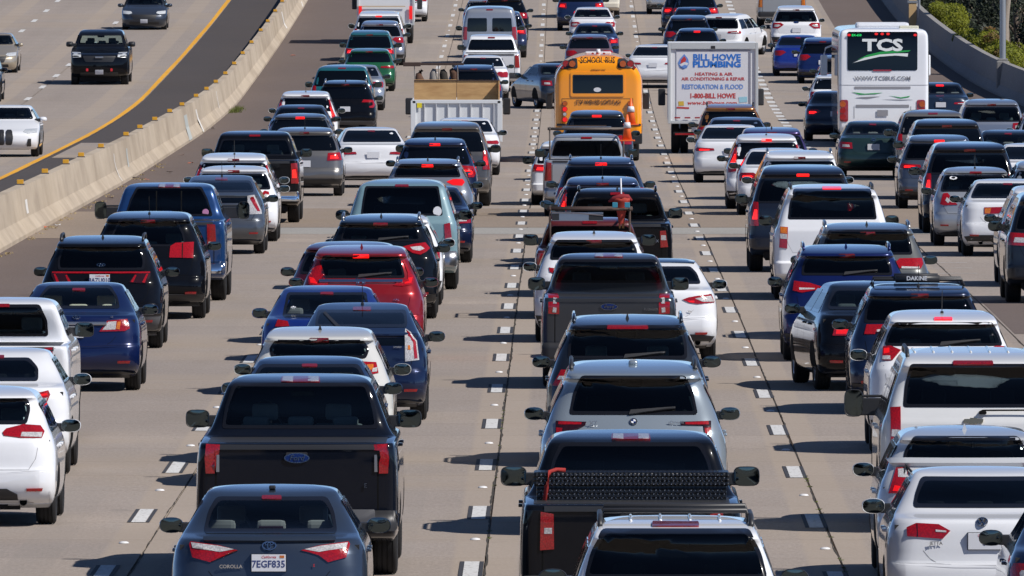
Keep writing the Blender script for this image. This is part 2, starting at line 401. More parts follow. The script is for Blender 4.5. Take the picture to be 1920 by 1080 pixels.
        def inpoly(p, a, b):
            c = False; j = len(p)-1
            for i in range(len(p)):
                if (p[i][1] > b) != (p[j][1] > b) and a < (p[j][0]-p[i][0])*(b-p[i][1])/(p[j][1]-p[i][1])+p[i][0]: c = not c
                j = i
            return c
        F = []
        hz = [(sd, pl, min(q[1] for q in pl), max(q[1] for q in pl)) for sd, pl in holes]
        for k in range(len(Z)-1):
            hk = [h for h in hz if Z[k] > h[2]-.01 and Z[k+1] < h[3]+.01]
            for i in range(n):
                q = (k*n+i, k*n+(i+1) % n, (k+1)*n+(i+1) % n, (k+1)*n+i); cut = False
                for sd, pl, _, _ in hk:
                    if sd in ('R', 'L'):
                        if all((tagp[v][0] == sd) and inpoly(pl, tagp[v][1], tagp[v][2]) for v in q): cut = True
                    elif all(tagp[v][0] == sd and inpoly(pl, tagp[v][1], tagp[v][2]) for v in q): cut = True
                if not cut: F.append(q)
        t = (len(Z)-1)*n; F.append(tuple(t+i for i in range(n)))
        return mesh(V, F, 'body', True, None, 48)

def rpoly(pts, r=.04, n=3):
    """round the corners of a polygon"""
    out = []; N = len(pts)
    for i in range(N):
        p0, p1, p2 = Vector(pts[i-1]), Vector(pts[i]), Vector(pts[(i+1) % N])
        a, b = p0-p1, p2-p1; rr = min(r, a.length*.45, b.length*.45)
        A = p1+a.normalized()*rr; B = p1+b.normalized()*rr
        for k in range(n+1):
            t = k/n; q = A*(1-t)**2+p1*2*t*(1-t)+B*t*t; out.append((q.x, q.y))
    return out
def shrink(pts, d):
    c = Vector((sum(p[0] for p in pts)/len(pts), sum(p[1] for p in pts)/len(pts)))
    w_ = max(p[0] for p in pts)-min(p[0] for p in pts); h = max(p[1] for p in pts)-min(p[1] for p in pts)
    kx, ky = max(.2, 1-2*d/w_), max(.2, 1-2*d/h)
    return [(c.x+(p[0]-c.x)*kx, c.y+(p[1]-c.y)*ky) for p in pts]
def patch(sh, side, poly, off=.004, thick=.012, gx=.12, gz=.08, inner=None):
    """a piece that follows the body's skin: outline poly (a, z) laid on it, 'off' proud"""
    bm = bmesh.new()
    vs = [bm.verts.new((a, b, 0)) for a, b in poly]
    try: f = bm.faces.new(vs)
    except ValueError: bm.free(); return mesh([], [])
    bmesh.ops.triangulate(bm, faces=[f], ngon_method='EAR_CLIP')
    def cut(co, no):
        bmesh.ops.bisect_plane(bm, geom=bm.verts[:]+bm.edges[:]+bm.faces[:], plane_co=co, plane_no=no, dist=1e-5)
    xs = [p[0] for p in poly]; zs = [p[1] for p in poly]
    if side in ('r', 'f'):
        hw = max(sh.hw(z) for z in (min(zs), max(zs))); rc = sh.rcf(max(zs)); lines = [k*gx for k in range(-14, 15)]
        for k in (0, .25, .5, .7, .85): lines += [hw-rc+rc*k, -(hw-rc+rc*k)]
    else:
        g2 = .35; lines = [k*g2 for k in range(0, int(sh.L/g2)+1)]
    for x in lines:
        if min(xs)+.006 < x < max(xs)-.006: cut((x, 0, 0), (1, 0, 0))
    k = math.ceil(min(zs)/gz)
    while k*gz < max(zs)-.006:
        if k*gz > min(zs)+.006: cut((0, k*gz, 0), (0, 1, 0))
        k += 1
    if inner:
        for i in range(len(inner)):
            a, b = Vector(inner[i]), Vector(inner[(i+1) % len(inner)]); d = b-a
            if d.length < 1e-4: continue
            cut((a.x, a.y, 0), (-d.y, d.x, 0))
        c = (sum(p[0] for p in inner)/len(inner), sum(p[1] for p in inner)/len(inner))
        for f in bm.faces:
            m = f.calc_center_median(); ok = True
            for i in range(len(inner)):
                a, b = inner[i], inner[(i+1) % len(inner)]
                s1 = (b[0]-a[0])*(m.y-a[1])-(b[1]-a[1])*(m.x-a[0]); s2 = (b[0]-a[0])*(c[1]-a[1])-(b[1]-a[1])*(c[0]-a[0])
                if s1*s2 < 0: ok = False; break
            f.material_index = 0 if ok else 1
    par = {v: (v.co.x, v.co.y) for v in bm.verts}
    be = [e for e in bm.edges if len(e.link_faces) == 1]
    low = {}
    if thick > 0:
        r = bmesh.ops.extrude_edge_only(bm, edges=be)
        nv = [g for g in r['geom'] if isinstance(g, bmesh.types.BMVert)]
        for v in nv: low[v] = (v.co.x, v.co.y)
        for e in be: e.smooth = False
    for v, (a, b) in par.items(): v.co = sh.P(side, a, b)+sh.N(side, a, b)*off
    for v, (a, b) in low.items(): v.co = sh.P(side, a, b)+sh.N(side, a, b)*(off-thick)
    bm.normal_update()
    # make the top face outwards
    tot = Vector((0,0,0))
    for f in bm.faces:
        if all(v in par for v in f.verts): tot += f.normal*f.calc_area()
    ref = {'r': Vector((0,-1,.2)), 'f': Vector((0,1,.2)), 'R': Vector((1,0,0)), 'L': Vector((-1,0,0))}[side]
    if tot.dot(ref) < 0: bmesh.ops.reverse_faces(bm, faces=bm.faces[:])
    return bm2me(bm, 'patch', True)
def ribbon(sh, side, pts, wd=.008, off=.0012):
    """thin line along the skin (panel gaps); pts are (a, z)"""
    P = []
    for i in range(len(pts)-1):
        a, b = Vector(pts[i]), Vector(pts[i+1]); n = max(1, int((b-a).length/.09))
        for k in range(n): P.append(a+(b-a)*k/n)
    P.append(Vector(pts[-1])); V = []; F = []
    for i, p in enumerate(P):
        t = (P[min(i+1, len(P)-1)]-P[max(0, i-1)]).normalized(); nn = Vector((-t.y, t.x))*wd/2
        for q in (p+nn, p-nn): V.append((sh.P(side, q.x, q.y)+sh.N(side, q.x, q.y)*off)[:])
    for i in range(len(P)-1): F.append((2*i, 2*i+1, 2*i+3, 2*i+2))
    return mesh(V, F)

# ------------------------------------------------------------------ small shared parts
def tyre_me(r, w_, grooves=True):
    prof = [(-w_/2+.01, r*.62), (-w_/2, r*.75), (-w_/2+.004, r*.90), (-w_/2+.02, r*.975), (-w_/2+.035, r*.995)]
    if grooves:
        for c in (-.30, -.10, .10, .30):
            x = c*w_; prof += [(x-.008, r), (x-.006, r-.009), (x+.006, r-.009), (x+.008, r)]
    prof += [(w_/2-.035, r*.995), (w_/2-.02, r*.975), (w_/2-.004, r*.90), (w_/2, r*.75), (w_/2-.01, r*.62)]
    n = 32; V = []; F = []
    for k in range(n):
        a = 2*math.pi*k/n
        for x, q in prof: V.append((x, q*math.sin(a), q*math.cos(a)))
    m = len(prof)
    for k in range(n):
        for i in range(m-1): F.append((k*m+i, k*m+i+1, ((k+1) % n)*m+i+1, ((k+1) % n)*m+i))
    return mesh(V, F, 'tyre', True, None, 35)
def rim_me(r, w_):
    mb = MB(); n = 20; V = []; F = []
    prof = [(w_/2-.012, r*.63), (w_/2-.02, r*.56), (w_/2-.07, r*.54), (-w_/2+.03, r*.52)]
    for k in range(n):
        a = 2*math.pi*k/n
        for x, q in prof: V.append((x, q*math.sin(a), q*math.cos(a)))
    m = len(prof)
    for k in range(n):
        for i in range(m-1): F.append((k*m+i, k*m+i+1, ((k+1) % n)*m+i+1, ((k+1) % n)*m+i))
    mb.add(V, F)
    for s_ in range(5):
        a = 2*math.pi*s_/5; c, sn = math.cos(a), math.sin(a); V = []
        for (q, hw_) in ((.0, .05), (r*.57, .035)):
            for sg in (-1, 1):
                for x in (w_/2-.03, w_/2-.055):
                    yy, zz = q, sg*hw_; V.append((x, yy*c-zz*sn, yy*sn+zz*c))
        mb.add(V, [(0,2,6,4), (1,5,7,3), (0,4,5,1), (2,3,7,6)])
    mb.box(w_/2-.06, w_/2-.02, -.05, .05, -.05, .05, 0, .012)
    return mb.me('rim', True, 35)
def sup(a, e): c, s_ = math.cos(a), math.sin(a); return (math.copysign(abs(c)**e, c), math.copysign(abs(s_)**e, s_))
def mirror_me(w_, h, d, e=.6):
    V = []; F = []; n = 20; rings = [(0, .90, .006), (0, .95, -.003), (0, 1.0, .01)]+[(t, (1-t**2.2)**.55, 0) for t in (.2, .45, .7, .88, .97, 1.0)]
    for t, k, o in rings:
        for i in range(n):
            x, z = sup(2*math.pi*i/n, e); V.append((x*w_/2*max(k, .02), t*d+o, z*h/2*max(k, .02)))
    for j in range(len(rings)-1):
        for i in range(n): F.append((j*n+i, j*n+(i+1) % n, (j+1)*n+(i+1) % n, (j+1)*n+i))
    F.append(tuple(range(n))); return mesh(V, F, 'mirror', True, None, 40)
def mglass_me(w_, h, e=.6):
    V = [(0, -.006, 0)]; F = []; n = 20
    for q, yy in ((.45, -.005), (.93, 0)):
        for i in range(n):
            x, z = sup(2*math.pi*i/n, e); V.append((x*w_/2*q, yy, z*h/2*q))
    for i in range(n):
        F.append((0, 1+i, 1+(i+1) % n)); F.append((1+i, 1+n+i, 1+n+(i+1) % n, 1+(i+1) % n))
    return mesh(V, F, 'mirror_glass', True)
def roof_ribs(r, sh, xs, mat):
    for x in xs:
        y0 = sh.yr(sh.H*.985)+.10; y1 = sh.yf(sh.H*.975)-.45; pts = [(x, y0+(y1-y0)*i/9, max(sh.H*.965, sh.topz(abs(x), y0+(y1-y0)*i/9))+.001) for i in range(10)]
        mk('roof_rib', MB().tube(pts, .013, 6).me('r', True), mat, r)
def cached(key, fn):
    if key not in MC: MC[key] = fn()
    return MC[key]
_txt = {}
def text_me(s, size, ex=.002, bold=0.0, shear=0.0, sx=1.0):
    k = (s, size, ex, bold, shear, sx)
    if k in _txt: return _txt[k]
    c = bpy.data.curves.new('t', 'FONT'); c.body = s; c.size = size; c.extrude = ex; c.offset = bold; c.shear = shear
    c.align_x = 'CENTER'; c.align_y = 'CENTER'; c.resolution_u = 2
    o = bpy.data.objects.new('t', c); COL.objects.link(o); o.scale = (sx, 1, 1)
    dg = bpy.context.evaluated_depsgraph_get(); me = bpy.data.meshes.new_from_object(o.evaluated_get(dg))
    me.transform(Matrix.Diagonal((sx, 1, 1, 1)) @ Matrix.Identity(4))
    me.transform(Matrix.Rotation(rad(90), 4, 'X'))
    bpy.data.objects.remove(o); bpy.data.curves.remove(c); me.materials.clear(); _txt[k] = me; return me
def fit_text(s, wd, ht, bold=.0, shear=0):
    me0 = text_me(s, 1.0, 0, 0); w0 = max(v.co.x for v in me0.vertices)-min(v.co.x for v in me0.vertices); size = ht/.70
    return text_me(s, round(size, 4), .002, bold, shear, round(wd/w0/size, 3))
def disc_me(rx, rz, th=.006, n=24, hole=0.0):
    V = []; F = []
    if hole:
        for q, y in ((1, 0), (1, -th), (hole, -th), (hole, 0)):
            for i in range(n): a = 2*math.pi*i/n; V.append((rx*q*math.cos(a), y, rz*q*math.sin(a)))
        for j in range(3):
            for i in range(n): F.append((j*n+i, (j+1)*n+i, (j+1)*n+(i+1) % n, j*n+(i+1) % n))
    else:
        for y in (0, -th):
            for i in range(n): a = 2*math.pi*i/n; V.append((rx*math.cos(a), y, rz*math.sin(a)))
        for i in range(n): F.append((i, n+i, n+(i+1) % n, (i+1) % n))
        F.append(tuple(n+i for i in range(n)))
    return mesh(V, F, 'disc', False)
BLUEB = simple('badge_blue', (.003,.018,.11), .15, coat=1); GOLDB = simple('badge_gold', (.75,.6,.35), .25, 1.0)
def barm(mb, x0, z0, x1, z1, wd, th=.008, y=0):
    d = Vector((x1-x0, z1-z0)).normalized(); n = Vector((-d.y, d.x))*wd/2
    P = [(x0+n.x, z0+n.y), (x1+n.x, z1+n.y), (x1-n.x, z1-n.y), (x0-n.x, z0-n.y)]
    vs = [(a, y-th, b) for a, b in P]+[(a, y, b) for a, b in P]
    mb.add(vs, [(0,3,2,1), (4,5,6,7), (0,1,5,4), (1,2,6,5), (2,3,7,6), (3,0,4,7)])
def badge(parent, loc, kind, w_, tilt=0.0):
    """the emblem on the tail, w_ wide"""
    rot = (tilt, 0, 0); nm = 'badge'
    if kind == 'oval_blue':
        b = mk(nm, disc_me(w_/2, w_*.2, .008), CHROME, parent, loc, rot)
        mk('badge_face', disc_me(w_*.455, w_*.165, .004), BLUEB, b, (0, -.008, 0)); mk('lettering', text_me('Ford', w_*.30, .002, .001, .25), CHROME, b, (0, -.0165, 0))
    elif kind == 'three_ovals':
        mb = MB(); me0 = disc_me(w_/2, w_*.33, .008, 24, .84); b = mk(nm, me0, CHROME, parent, loc, rot)
        mk('badge_face', disc_me(w_*.14, w_*.27, .009, 18, .72), CHROME, b, (0, -.001, 0)); mk('badge_face', disc_me(w_*.32, w_*.12, .010, 20, .78), CHROME, b, (0, -.001, w_*.14))
    elif kind == 'roundel':
        b = mk(nm, disc_me(w_/2, w_/2, .006), BLACKP, parent, loc, rot)
        mk('badge_ring', disc_me(w_/2, w_/2, .008, 24, .92), CHROME, b, (0, -.001, 0))
        for k, m in enumerate((PLATE, BLUEB, PLATE, BLUEB)):
            V = [(0, -.011, 0)]+[(w_*.31*math.cos(math.pi/2*(k+i/5)), -.011, w_*.31*math.sin(math.pi/2*(k+i/5))) for i in range(6)]
            mk('quadrant', mesh(V, [(0, i+2, i+1) for i in range(5)]), m, b)
    elif kind == 'letter_h':
        mb = MB(); s_ = w_*.5
        for sg in (-1, 1): barm(mb, sg*s_*.42, -s_*.62, sg*s_*.55, s_*.62, s_*.24)
        barm(mb, -s_*.45, 0, s_*.45, 0, s_*.2)
        for z in (-.8, .8): barm(mb, -s_*.8, z*s_, s_*.8, z*s_, s_*.1)
        for sg in (-1, 1): barm(mb, sg*s_*.75, -s_*.8, sg*s_*.95, s_*.8, s_*.1)
        b = mk(nm, mb.me(), CHROME, parent, loc, rot)
    elif kind == 'slanted_h':
        b = mk(nm, disc_me(w_/2, w_*.25, .006, 24, .88), CHROME, parent, loc, rot); mb = MB()
        for sg in (-1, 1): barm(mb, sg*w_*.16-.01, -w_*.18, sg*w_*.16+.01+w_*.05, w_*.18, w_*.07)
        barm(mb, -w_*.16, -w_*.05, w_*.2, w_*.05, w_*.06); mk('lettering', mb.me(), CHROME, b)
    elif kind == 'ring_vw':
        b = mk(nm, disc_me(w_/2, w_/2, .006), BLACKP, parent, loc, rot); mk('badge_ring', disc_me(w_/2, w_/2, .010, 24, .88), CHROME, b, (0, -.001, 0)); mb = MB(); s_ = w_/2
        for a_, b_, c_, d_ in ((-.3,.85,0,.12), (.3,.85,0,.12), (-.78,.3,-.35,-.78), (-.35,-.78,0,-.05), (0,-.05,.35,-.78), (.35,-.78,.78,.3)): barm(mb, a_*s_, b_*s_, c_*s_, d_*s_, s_*.15, .005, -.008)
        mk('lettering', mb.me(), CHROME, b)
    elif kind == 'bowtie':
        P = [(-.5,-.11), (-.5,.0), (-.46,.11), (-.17,.11), (-.17,.17), (.17,.17), (.17,.11), (.5,.11), (.5,0), (.46,-.11), (.17,-.11), (.17,-.17), (-.17,-.17), (-.17,-.11)]
        V = [(x*w_, 0, z*w_) for x, z in P]+[(x*w_, -.012, z*w_) for x, z in P]; n = len(P)
        b = mk(nm, mesh(V, [tuple(range(n, 2*n))]+[(i, (i+1) % n, n+(i+1) % n, n+i) for i in range(n)]), GOLDB, parent, loc, rot)
        mk('badge_ring', disc_me(w_*.02, w_*.02, .001), GOLDB, b)
    else:
        b = mk(nm, disc_me(w_/2, w_*.34, .008, 20, .75), CHROME, parent, loc, rot)
    return b
# ------------------------------------------------------------------ generic shapes (fractions of half width and of height)
LSH = {
 'wedge': [(.50,.60),(.62,.645),(.93,.64),(.97,.60),(.95,.52),(.72,.52)],
 'block': [(.60,.52),(.62,.63),(.95,.64),(.97,.53)],
 'slim':  [(.45,.565),(.47,.60),(.92,.615),(.97,.58),(.95,.55)],
 'vert':  [(.83,.44),(.83,.66),(.955,.665),(.985,.44)],
 'pillar':[(.76,.51),(.84,.57),(.785,.70),(.71,.855),(.74,.865),(.835,.71),(.955,.56),(.945,.49)],
 'tri':   [(.62,.49),(.70,.66),(.78,.67),(.95,.53),(.92,.49)],
 'cshape':[(.55,.60),(.60,.65),(.95,.64),(.975,.55),(.93,.50),(.80,.50),(.80,.53),(.90,.545),(.90,.60)],
}
GLZ = {'sedan': (1.10,1.375,1.45), 'hatch': (1.04,1.355,1.5), 'prius': (1.19,1.395,1.49), 'suv': (1.12,1.49,1.68), 'bigsuv': (1.24,1.68,1.9), 'minivan': (1.24,1.73,1.9), 'pickup': (1.42,1.79,1.95), 'tallvan': (1.25,1.75,2.15)}
BELT = {'sedan': 1.03, 'hatch': 1.0, 'prius': 1.0, 'suv': 1.08, 'bigsuv': 1.2, 'minivan': 1.18, 'pickup': 1.4, 'tallvan': 1.2}
TINT = {'clear': G_CLEAR, 'mid': G_MID, 'dark': G_DARK}
VEH = []
GREYSEAM = simple('panel_gap_grey', (.28,.28,.29), .8, spec=.1)
def full(half):                      # a right-hand outline, mirrored into a whole one
    return list(half)+[(-x, z) for x, z in reversed(half)]
def flip(p): return [(-x, z) for x, z in p]

def person_me():
    V = [(0,0,.12),(0,.02,.32),(0,.0,.50),(0,.0,.60),(0,.02,.70),(0,.02,.80),
         (.18,.0,.52),(.24,.16,.33),(.20,.40,.36),(-.18,.0,.52),(-.24,.16,.33),(-.20,.40,.36),
         (.11,.14,.10),(.13,.46,.16),(.12,.62,-.14),(.12,.74,-.20),(-.11,.14,.10),(-.13,.46,.16),(-.12,.62,-.14),(-.12,.74,-.20),(.20,.47,.38),(-.20,.47,.38)]
    E = [(0,1),(1,2),(2,3),(3,4),(4,5),(2,6),(6,7),(7,8),(8,20),(2,9),(9,10),(10,11),(11,21),(0,12),(12,13),(13,14),(14,15),(0,16),(16,17),(17,18),(18,19)]
    Rr = [.15,.14,.15,.058,.082,.085,.075,.05,.035,.075,.05,.035,.085,.07,.05,.04,.085,.07,.05,.04,.035,.035]
    me = bpy.data.meshes.new('p'); me.from_pydata(V, E, []); o = bpy.data.objects.new('p', me); COL.objects.link(o)
    md = o.modifiers.new('s', 'SKIN'); sv = me.skin_vertices[0].data
    for i, r in enumerate(Rr): sv[i].radius = (r, r*.8 if i < 3 else r)
    sv[0].use_root = True
    o.modifiers.new('u', 'SUBSURF').levels = 1
    dg = bpy.context.evaluated_depsgraph_get(); m2 = bpy.data.meshes.new_from_object(o.evaluated_get(dg)); bpy.data.objects.remove(o)
    m2.polygons.foreach_set('use_smooth', [True]*len(m2.polygons))
    m2.materials.clear(); mi = [1 if p.center.z > .585 else 0 for p in m2.polygons]; m2.polygons.foreach_set('material_index', mi); return m2
SKIN = simple('skin', (.36,.19,.12), .6); HAIR = simple('hair_dark', (.02,.013,.01), .7)

def solve_place(kind, px, top, yg, sh, rowoff=0):
    if top is not None:
        Y = solve_row(top, sh.H, sh.ypk)
    else:
        Y = solve_row(yg, 0, 1.0)
    return colX(px, Y), Y

def vehicle(name, label, cat, kind, px, top=None, col=(.7,.7,.72), metal=0.0, rough=.35, yg=None, W=None, H=None, L=None, roofw=1.0,
            lod=None, yaw=0, front=False, group=None, gl='dark', glass=None, lights=None, lsh=None, lmat=None, llit=False, third=None, tlit=False,
            plate=None, bdg=None, bz=None, text=(), trim=None, trimm=None, rails=None, fin=None, wiper=None, mir=None, seat='grey', exh=0, roofcol=None,
            rack=False, bumper=None, reflect=True, drv=False, extra=None, dz=0, sideglass=True, XY=None):
    sh = Shell(kind, W, H, L, roofw); W, H, L = sh.W, sh.H, sh.L; kz = H/PR[kind]['H']
    if XY: X, Y = XY
    else: X, Y = solve_place(kind, px, top, yg, sh)
    s_ = scl(Y)
    if lod is None: lod = 0 if s_ > 84 else 1
    P = paint(col, metal, rough)
    base = (X, Y if not front else Y+L, gz(Y)+dz)
    root = empty(name, base, (slope(Y+L/2)*(1 if not front else -1), 0, rad(yaw) if not front else rad(180+yaw)))
    tag(root, label, cat, group)
    def lp(q):                       # where a point seen at (px, row) lies on the tail
        x = z = 0; yy = .1
        for _ in range(6):
            sc = FPX/(Y+yy); z = CAMH-gz(Y)-(q[1]-HROW)/sc; x = (q[0]-VPX)/sc-X
            z = max(sh.z0, min(sh.z1-.002, z)); yy = sh.rear(min(abs(x), sh.hw(z)*.98), z)
        return (abs(x), z)
    def lpp(poly): return [lp(q) for q in poly]
    gk = kind if kind in GLZ else 'tallvan'
    zb, zt = GLZ[gk][0]*kz, GLZ[gk][1]*kz
    belt = BELT[gk]*kz
    # ---- outlines
    if glass:
        g0 = sorted_half(lpp(glass)); g0 = [(x+.028, z) for x, z in g0]; g0[0] = (g0[0][0], g0[0][1]-.012); g0[-1] = (g0[-1][0], g0[-1][1]+.018)
        gp = rpoly(full([(min(x, sh.hw(z)*.985-.02), z) for x, z in g0]), .04)
    else:
        m_ = .05 if kind != 'pickup' else .07
        gp = rpoly(full([(sh.hw(zb)-m_*1.3, zb), (sh.hw((zb+zt)/2)-m_, (zb+zt)/2), (sh.hw(zt)-m_, zt)]), .05)
    zwb = belt+.03*kz; yfb = sh.yf(zwb)
    ws = rpoly(full([(sh.hw(zwb)-.10, zwb), (sh.hw(zt)-.05, zt)]), .06)
    if kind in ('tallvan', 'schoolbus', 'coach'): ws = None
    sws = []
    if sideglass and kind not in ('schoolbus', 'coach'):
        z2 = min(zt, sh.H*.93)-.01; z1 = belt+.02
        yrb, yrt = sh.yr(z1+.02)+(.45 if kind in ('sedan','prius','hatch') else .28), sh.yr(z2)+.15
        yfb2, yft = sh.yf(z1)-.32, sh.yf(z2)-.12
        yrb = min(yrb, yfb2-.9)
        if kind == 'sedan': yrb = max(yrb, .95)
        n = {'pickup': 2, 'sedan': 2, 'prius': 2, 'hatch': 2, 'tallvan': 1}.get(kind, 3)
        if kind == 'tallvan': yrb = yfb2-1.1; yrt = yft-.95
        for k in range(n):
            a0, a1 = k/n, (k+1)/n; g_ = .03
            sws.append(rpoly([(yrb+(yfb2-yrb)*a0+g_, z1), (yrb+(yfb2-yrb)*a1-g_, z1), (yrt+(yft-yrt)*a1-g_, z2), (yrt+(yft-yrt)*a0+g_, z2)], .04, 2))
    see = lod == 0 and kind not in ('tallvan', 'coach', 'schoolbus')
    holes = []
    if see:
        holes.append(('r', gp))
        if ws: holes.append(('f', ws))
        for sw in sws: holes += [('R', sw), ('L', sw)]
    q = (52, 12, 5, 22, 6) if lod == 0 else (30, 6, 4, 10, 4)
    if see: bodyme = sh.build(*q, holes=holes)
    else: bodyme = cached(('body', kind, round(W,2), round(H,2), round(L,2), roofw, lod), lambda: sh.build(*q))
    body = mk('body', bodyme, P, root)
    GM = TINT[gl] if see else G_OPAQ
    # ---- glass
    def glz(nm, side, poly, gm=None):
        gm = gm or GM
        key = ('gl', kind, W, H, L, roofw, side, tuple(poly), see)
        me = cached(key, lambda: patch(sh, side, poly, .005, .016, .14, .09, shrink(poly, .035) if see else None))
        return mk(nm, me, [gm, FRIT] if see else [gm], root)
    if kind == 'tallvan':
        for sg in (-1, 1):
            pl = rpoly([(sg*.10, zb), (sg*(sh.hw(zb)-.16), zb), (sg*(sh.hw(zt)-.12), zt), (sg*.10, zt)], .05); glz('rear_window', 'r', pl)
    elif kind not in ('schoolbus', 'coach'):
        rw = glz('rear_window', 'r', gp)
    if kind == 'prius':
        z0, z1 = .985*kz, 1.085*kz
        mk('lower_rear_window', patch(sh, 'r', rpoly(full([(sh.hw(z0)-.16, z0), (sh.hw(z1)-.12, z1)]), .03), .004, .01), G_OPAQ, root)
    if ws: glz('windshield', 'f', ws, G_CLEAR if see else (G_OPAQ))
    for k, sw in enumerate(sws):
        for sd in ('R', 'L'): glz('side_window', sd, sw, G_CLEAR if see and k == len(sws)-1 else None)
    # ---- cabin
    if see:
        mb = MB(); y0 = sh.yr(belt-.02)+.15 if kind != 'pickup' else sh.yr(1.5*kz)+.05
        y0 = max(y0, .2); hwb = sh.hw(belt-.06)-.06
        mb.box(-hwb, hwb, y0, yfb-.5, .30*H, .34*H); mb.box(-hwb, hwb, yfb-.62, yfb-.02, .36*H, belt-.03, 0, .05)
        for sg in (-1, 1): mb.box(sg*hwb-.02, sg*hwb+.02, y0, yfb-.1, .32*H, belt-.05)
        if kind in ('sedan', 'prius'): mb.box(-hwb, hwb, max(y0, .5), 1.15, .5*H, belt-.02)
        elif kind != 'pickup': mb.box(-hwb, hwb, y0+.05, 1.1, .3*H, belt-.12, 0, .02)
        mk('cabin_trim', mb.me(), SEATS['black'], root)
        SM = SEATS[seat]
        fy = yfb-1.45 if kind != 'pickup' else yfb-1.35
        rows = [fy]
        ry = max(fy-.95, y0+.45 if kind not in ('sedan','prius') else y0+.85)
        if ry < fy-.5: rows.append(ry)
        for ri, yy in enumerate(rows):
            for xx in ((-.37, .37) if ri == 0 else (-.45, 0, .45)):
                sm = MB(); wd = .25 if ri == 0 else .22; tz = belt+.05 if ri == 0 else belt-.0
                sm.box(xx-wd, xx+wd, yy-.10, yy+.06, .34*H, tz, 0, .05)
                if ri == 0 or kind != 'pickup' or xx: pass
                st = mk('seat', sm.me(), SM, root)
                hm = MB(); hm.box(xx-.13, xx+.13, yy-.11, yy-.0, tz+.03, tz+(.20 if ri == 0 else .14), 0, .04)
                hm.box(xx-.05, xx-.035, yy-.06, yy-.045, tz-.01, tz+.05); hm.box(xx+.035, xx+.05, yy-.06, yy-.045, tz-.01, tz+.05)
                mk('headrest', hm.me(), SM, st)
        mm = MB(); mm.box(-.12, .12, sh.yf(zt)-.22, sh.yf(zt)-.18, zt-.10, zt-.03, 0, .015); mk('rear_view_mirror', mm.me(), BLACKP, root)
        stw = cached('steer', lambda: MB().tube([(.17*math.cos(2*math.pi*i/16), 0, .17*math.sin(2*math.pi*i/16)) for i in range(17)], .014, 6).me('w', True))
        mk('steering_wheel', stw, BLACKP, root, (-.37, yfb-.78, belt-.02), (rad(-25), 0, 0))
        if drv:
            pm = cached('person', person_me)
            p = mk('person', pm, [simple('shirt', drv, .9), SKIN], None, (X-.37, Y+fy+.02, gz(Y)+belt-.62))
            tag(p, 'driver in a %s shirt at the wheel of the %s' % (drv_name(drv), label.split(' with ')[0].split(' ahead')[0][:60]), 'person', 'drivers seen through rear windows')
            hm = MB(); n = 10; Vh = [(0,0,.105)]; Fh = []
            for j in range(1, 5):
                for i in range(n): a = 2*math.pi*i/n; r = .098*math.sin(j*math.pi/9); Vh.append((r*math.cos(a), r*math.sin(a)*1.05-.012, .105*math.cos(j*math.pi/9)))
            for i in range(n): Fh.append((0, 1+i, 1+(i+1) % n))
            for j in range(3):
                for i in range(n): Fh.append((1+j*n+i, 1+(j+1)*n+i, 1+(j+1)*n+(i+1) % n, 1+j*n+(i+1) % n))
            mk('hair', cached('hair', lambda: mesh(Vh, Fh, 'h', True)), HAIR, p, (0, .02, .80))
    # ---- lamps
    sides = (1, -1)
    if not front:
        if lights:
            for it in lights:
                mt, poly = it[0], lpp(it[1]); sub = it[2] if len(it) > 2 else []
                for sg in sides:
                    pl = poly if sg > 0 else flip(poly)
                    o = mk('tail_light', patch(sh, 'r', pl, .012, .02, .10, .07), mt, root)
                    for k, (m2, p2) in enumerate(sub):
                        p2 = lpp(p2); p2 = p2 if sg > 0 else flip(p2)
                        mk('lens', patch(sh, 'r', p2, .014+.0015*k, .006, .1, .07), m2, o)
        elif lsh != 'none':
            shp = LSH[lsh or ('vert' if kind in ('pickup','bigsuv','minivan','tallvan') else 'wedge')]
            lm = lmat or L_RED
            for sg in sides:
                pl = [(sg*min(x*W/2, sh.hw(z*H)*.985), z*H) for x, z in shp]
                me = cached(('lt', kind, W, H, L, roofw, lsh, sg), lambda: patch(sh, 'r', pl, .012, .02, .12, .08))
                o = mk('tail_light', me, lm, root)
                if lod == 0 or llit:
                    c = (sum(p[0] for p in pl)/len(pl), sum(p[1] for p in pl)/len(pl))
                    p2 = [(c[0]+(p[0]-c[0])*.55, c[1]-.01+(p[1]-c[1])*.4) for p in pl]
                    mk('lens', cached(('ln', kind, W, H, L, roofw, lsh, sg), lambda: patch(sh, 'r', p2, .014, .006)), L_GLOW if llit else L_CLR, o)
        if third is not False:
            if third:
                (x0, y0_), (x1, y1_) = third[0], third[1]
                a, b = lp((x1, y0_)), lp((x1, y1_)); hwd = abs(x1-x0)/2/s_; zt_, zb_ = max(a[1], b[1]), min(a[1], b[1])
            else:
                tz = {'sedan': 1.36, 'prius': 1.42, 'hatch': 1.395, 'suv': 1.55, 'bigsuv': 1.74, 'minivan': 1.80, 'pickup': 1.85, 'tallvan': 2.05}.get(kind, 1)*kz
                zt_, zb_ = tz+.018, tz-.018; hwd = .12
            if zt_-zb_ < .02: zt_ += .01; zb_ -= .01
            tm = L_HIGH if tlit else L_RED3
            if third is None and kind == 'sedan' and not tlit: hwd = .09; zt_ -= .006
            pl = rpoly([(-hwd, zb_), (hwd, zb_), (hwd*.97, zt_), (-hwd*.97, zt_)], .01, 2)
            o = mk('third_brake_light', patch(sh, 'r', pl, .014, .02), tm, root)
            if third and len(third) > 2 and third[2] == 'cargo':
                for sg in sides: mk('cargo_lens', patch(sh, 'r', [(sg*hwd*.38, zb_+.003), (sg*hwd*.93, zb_+.006), (sg*hwd*.90, zt_-.003), (sg*hwd*.38, zt_-.003)], .018, .006), L_CLR, o)
    else:
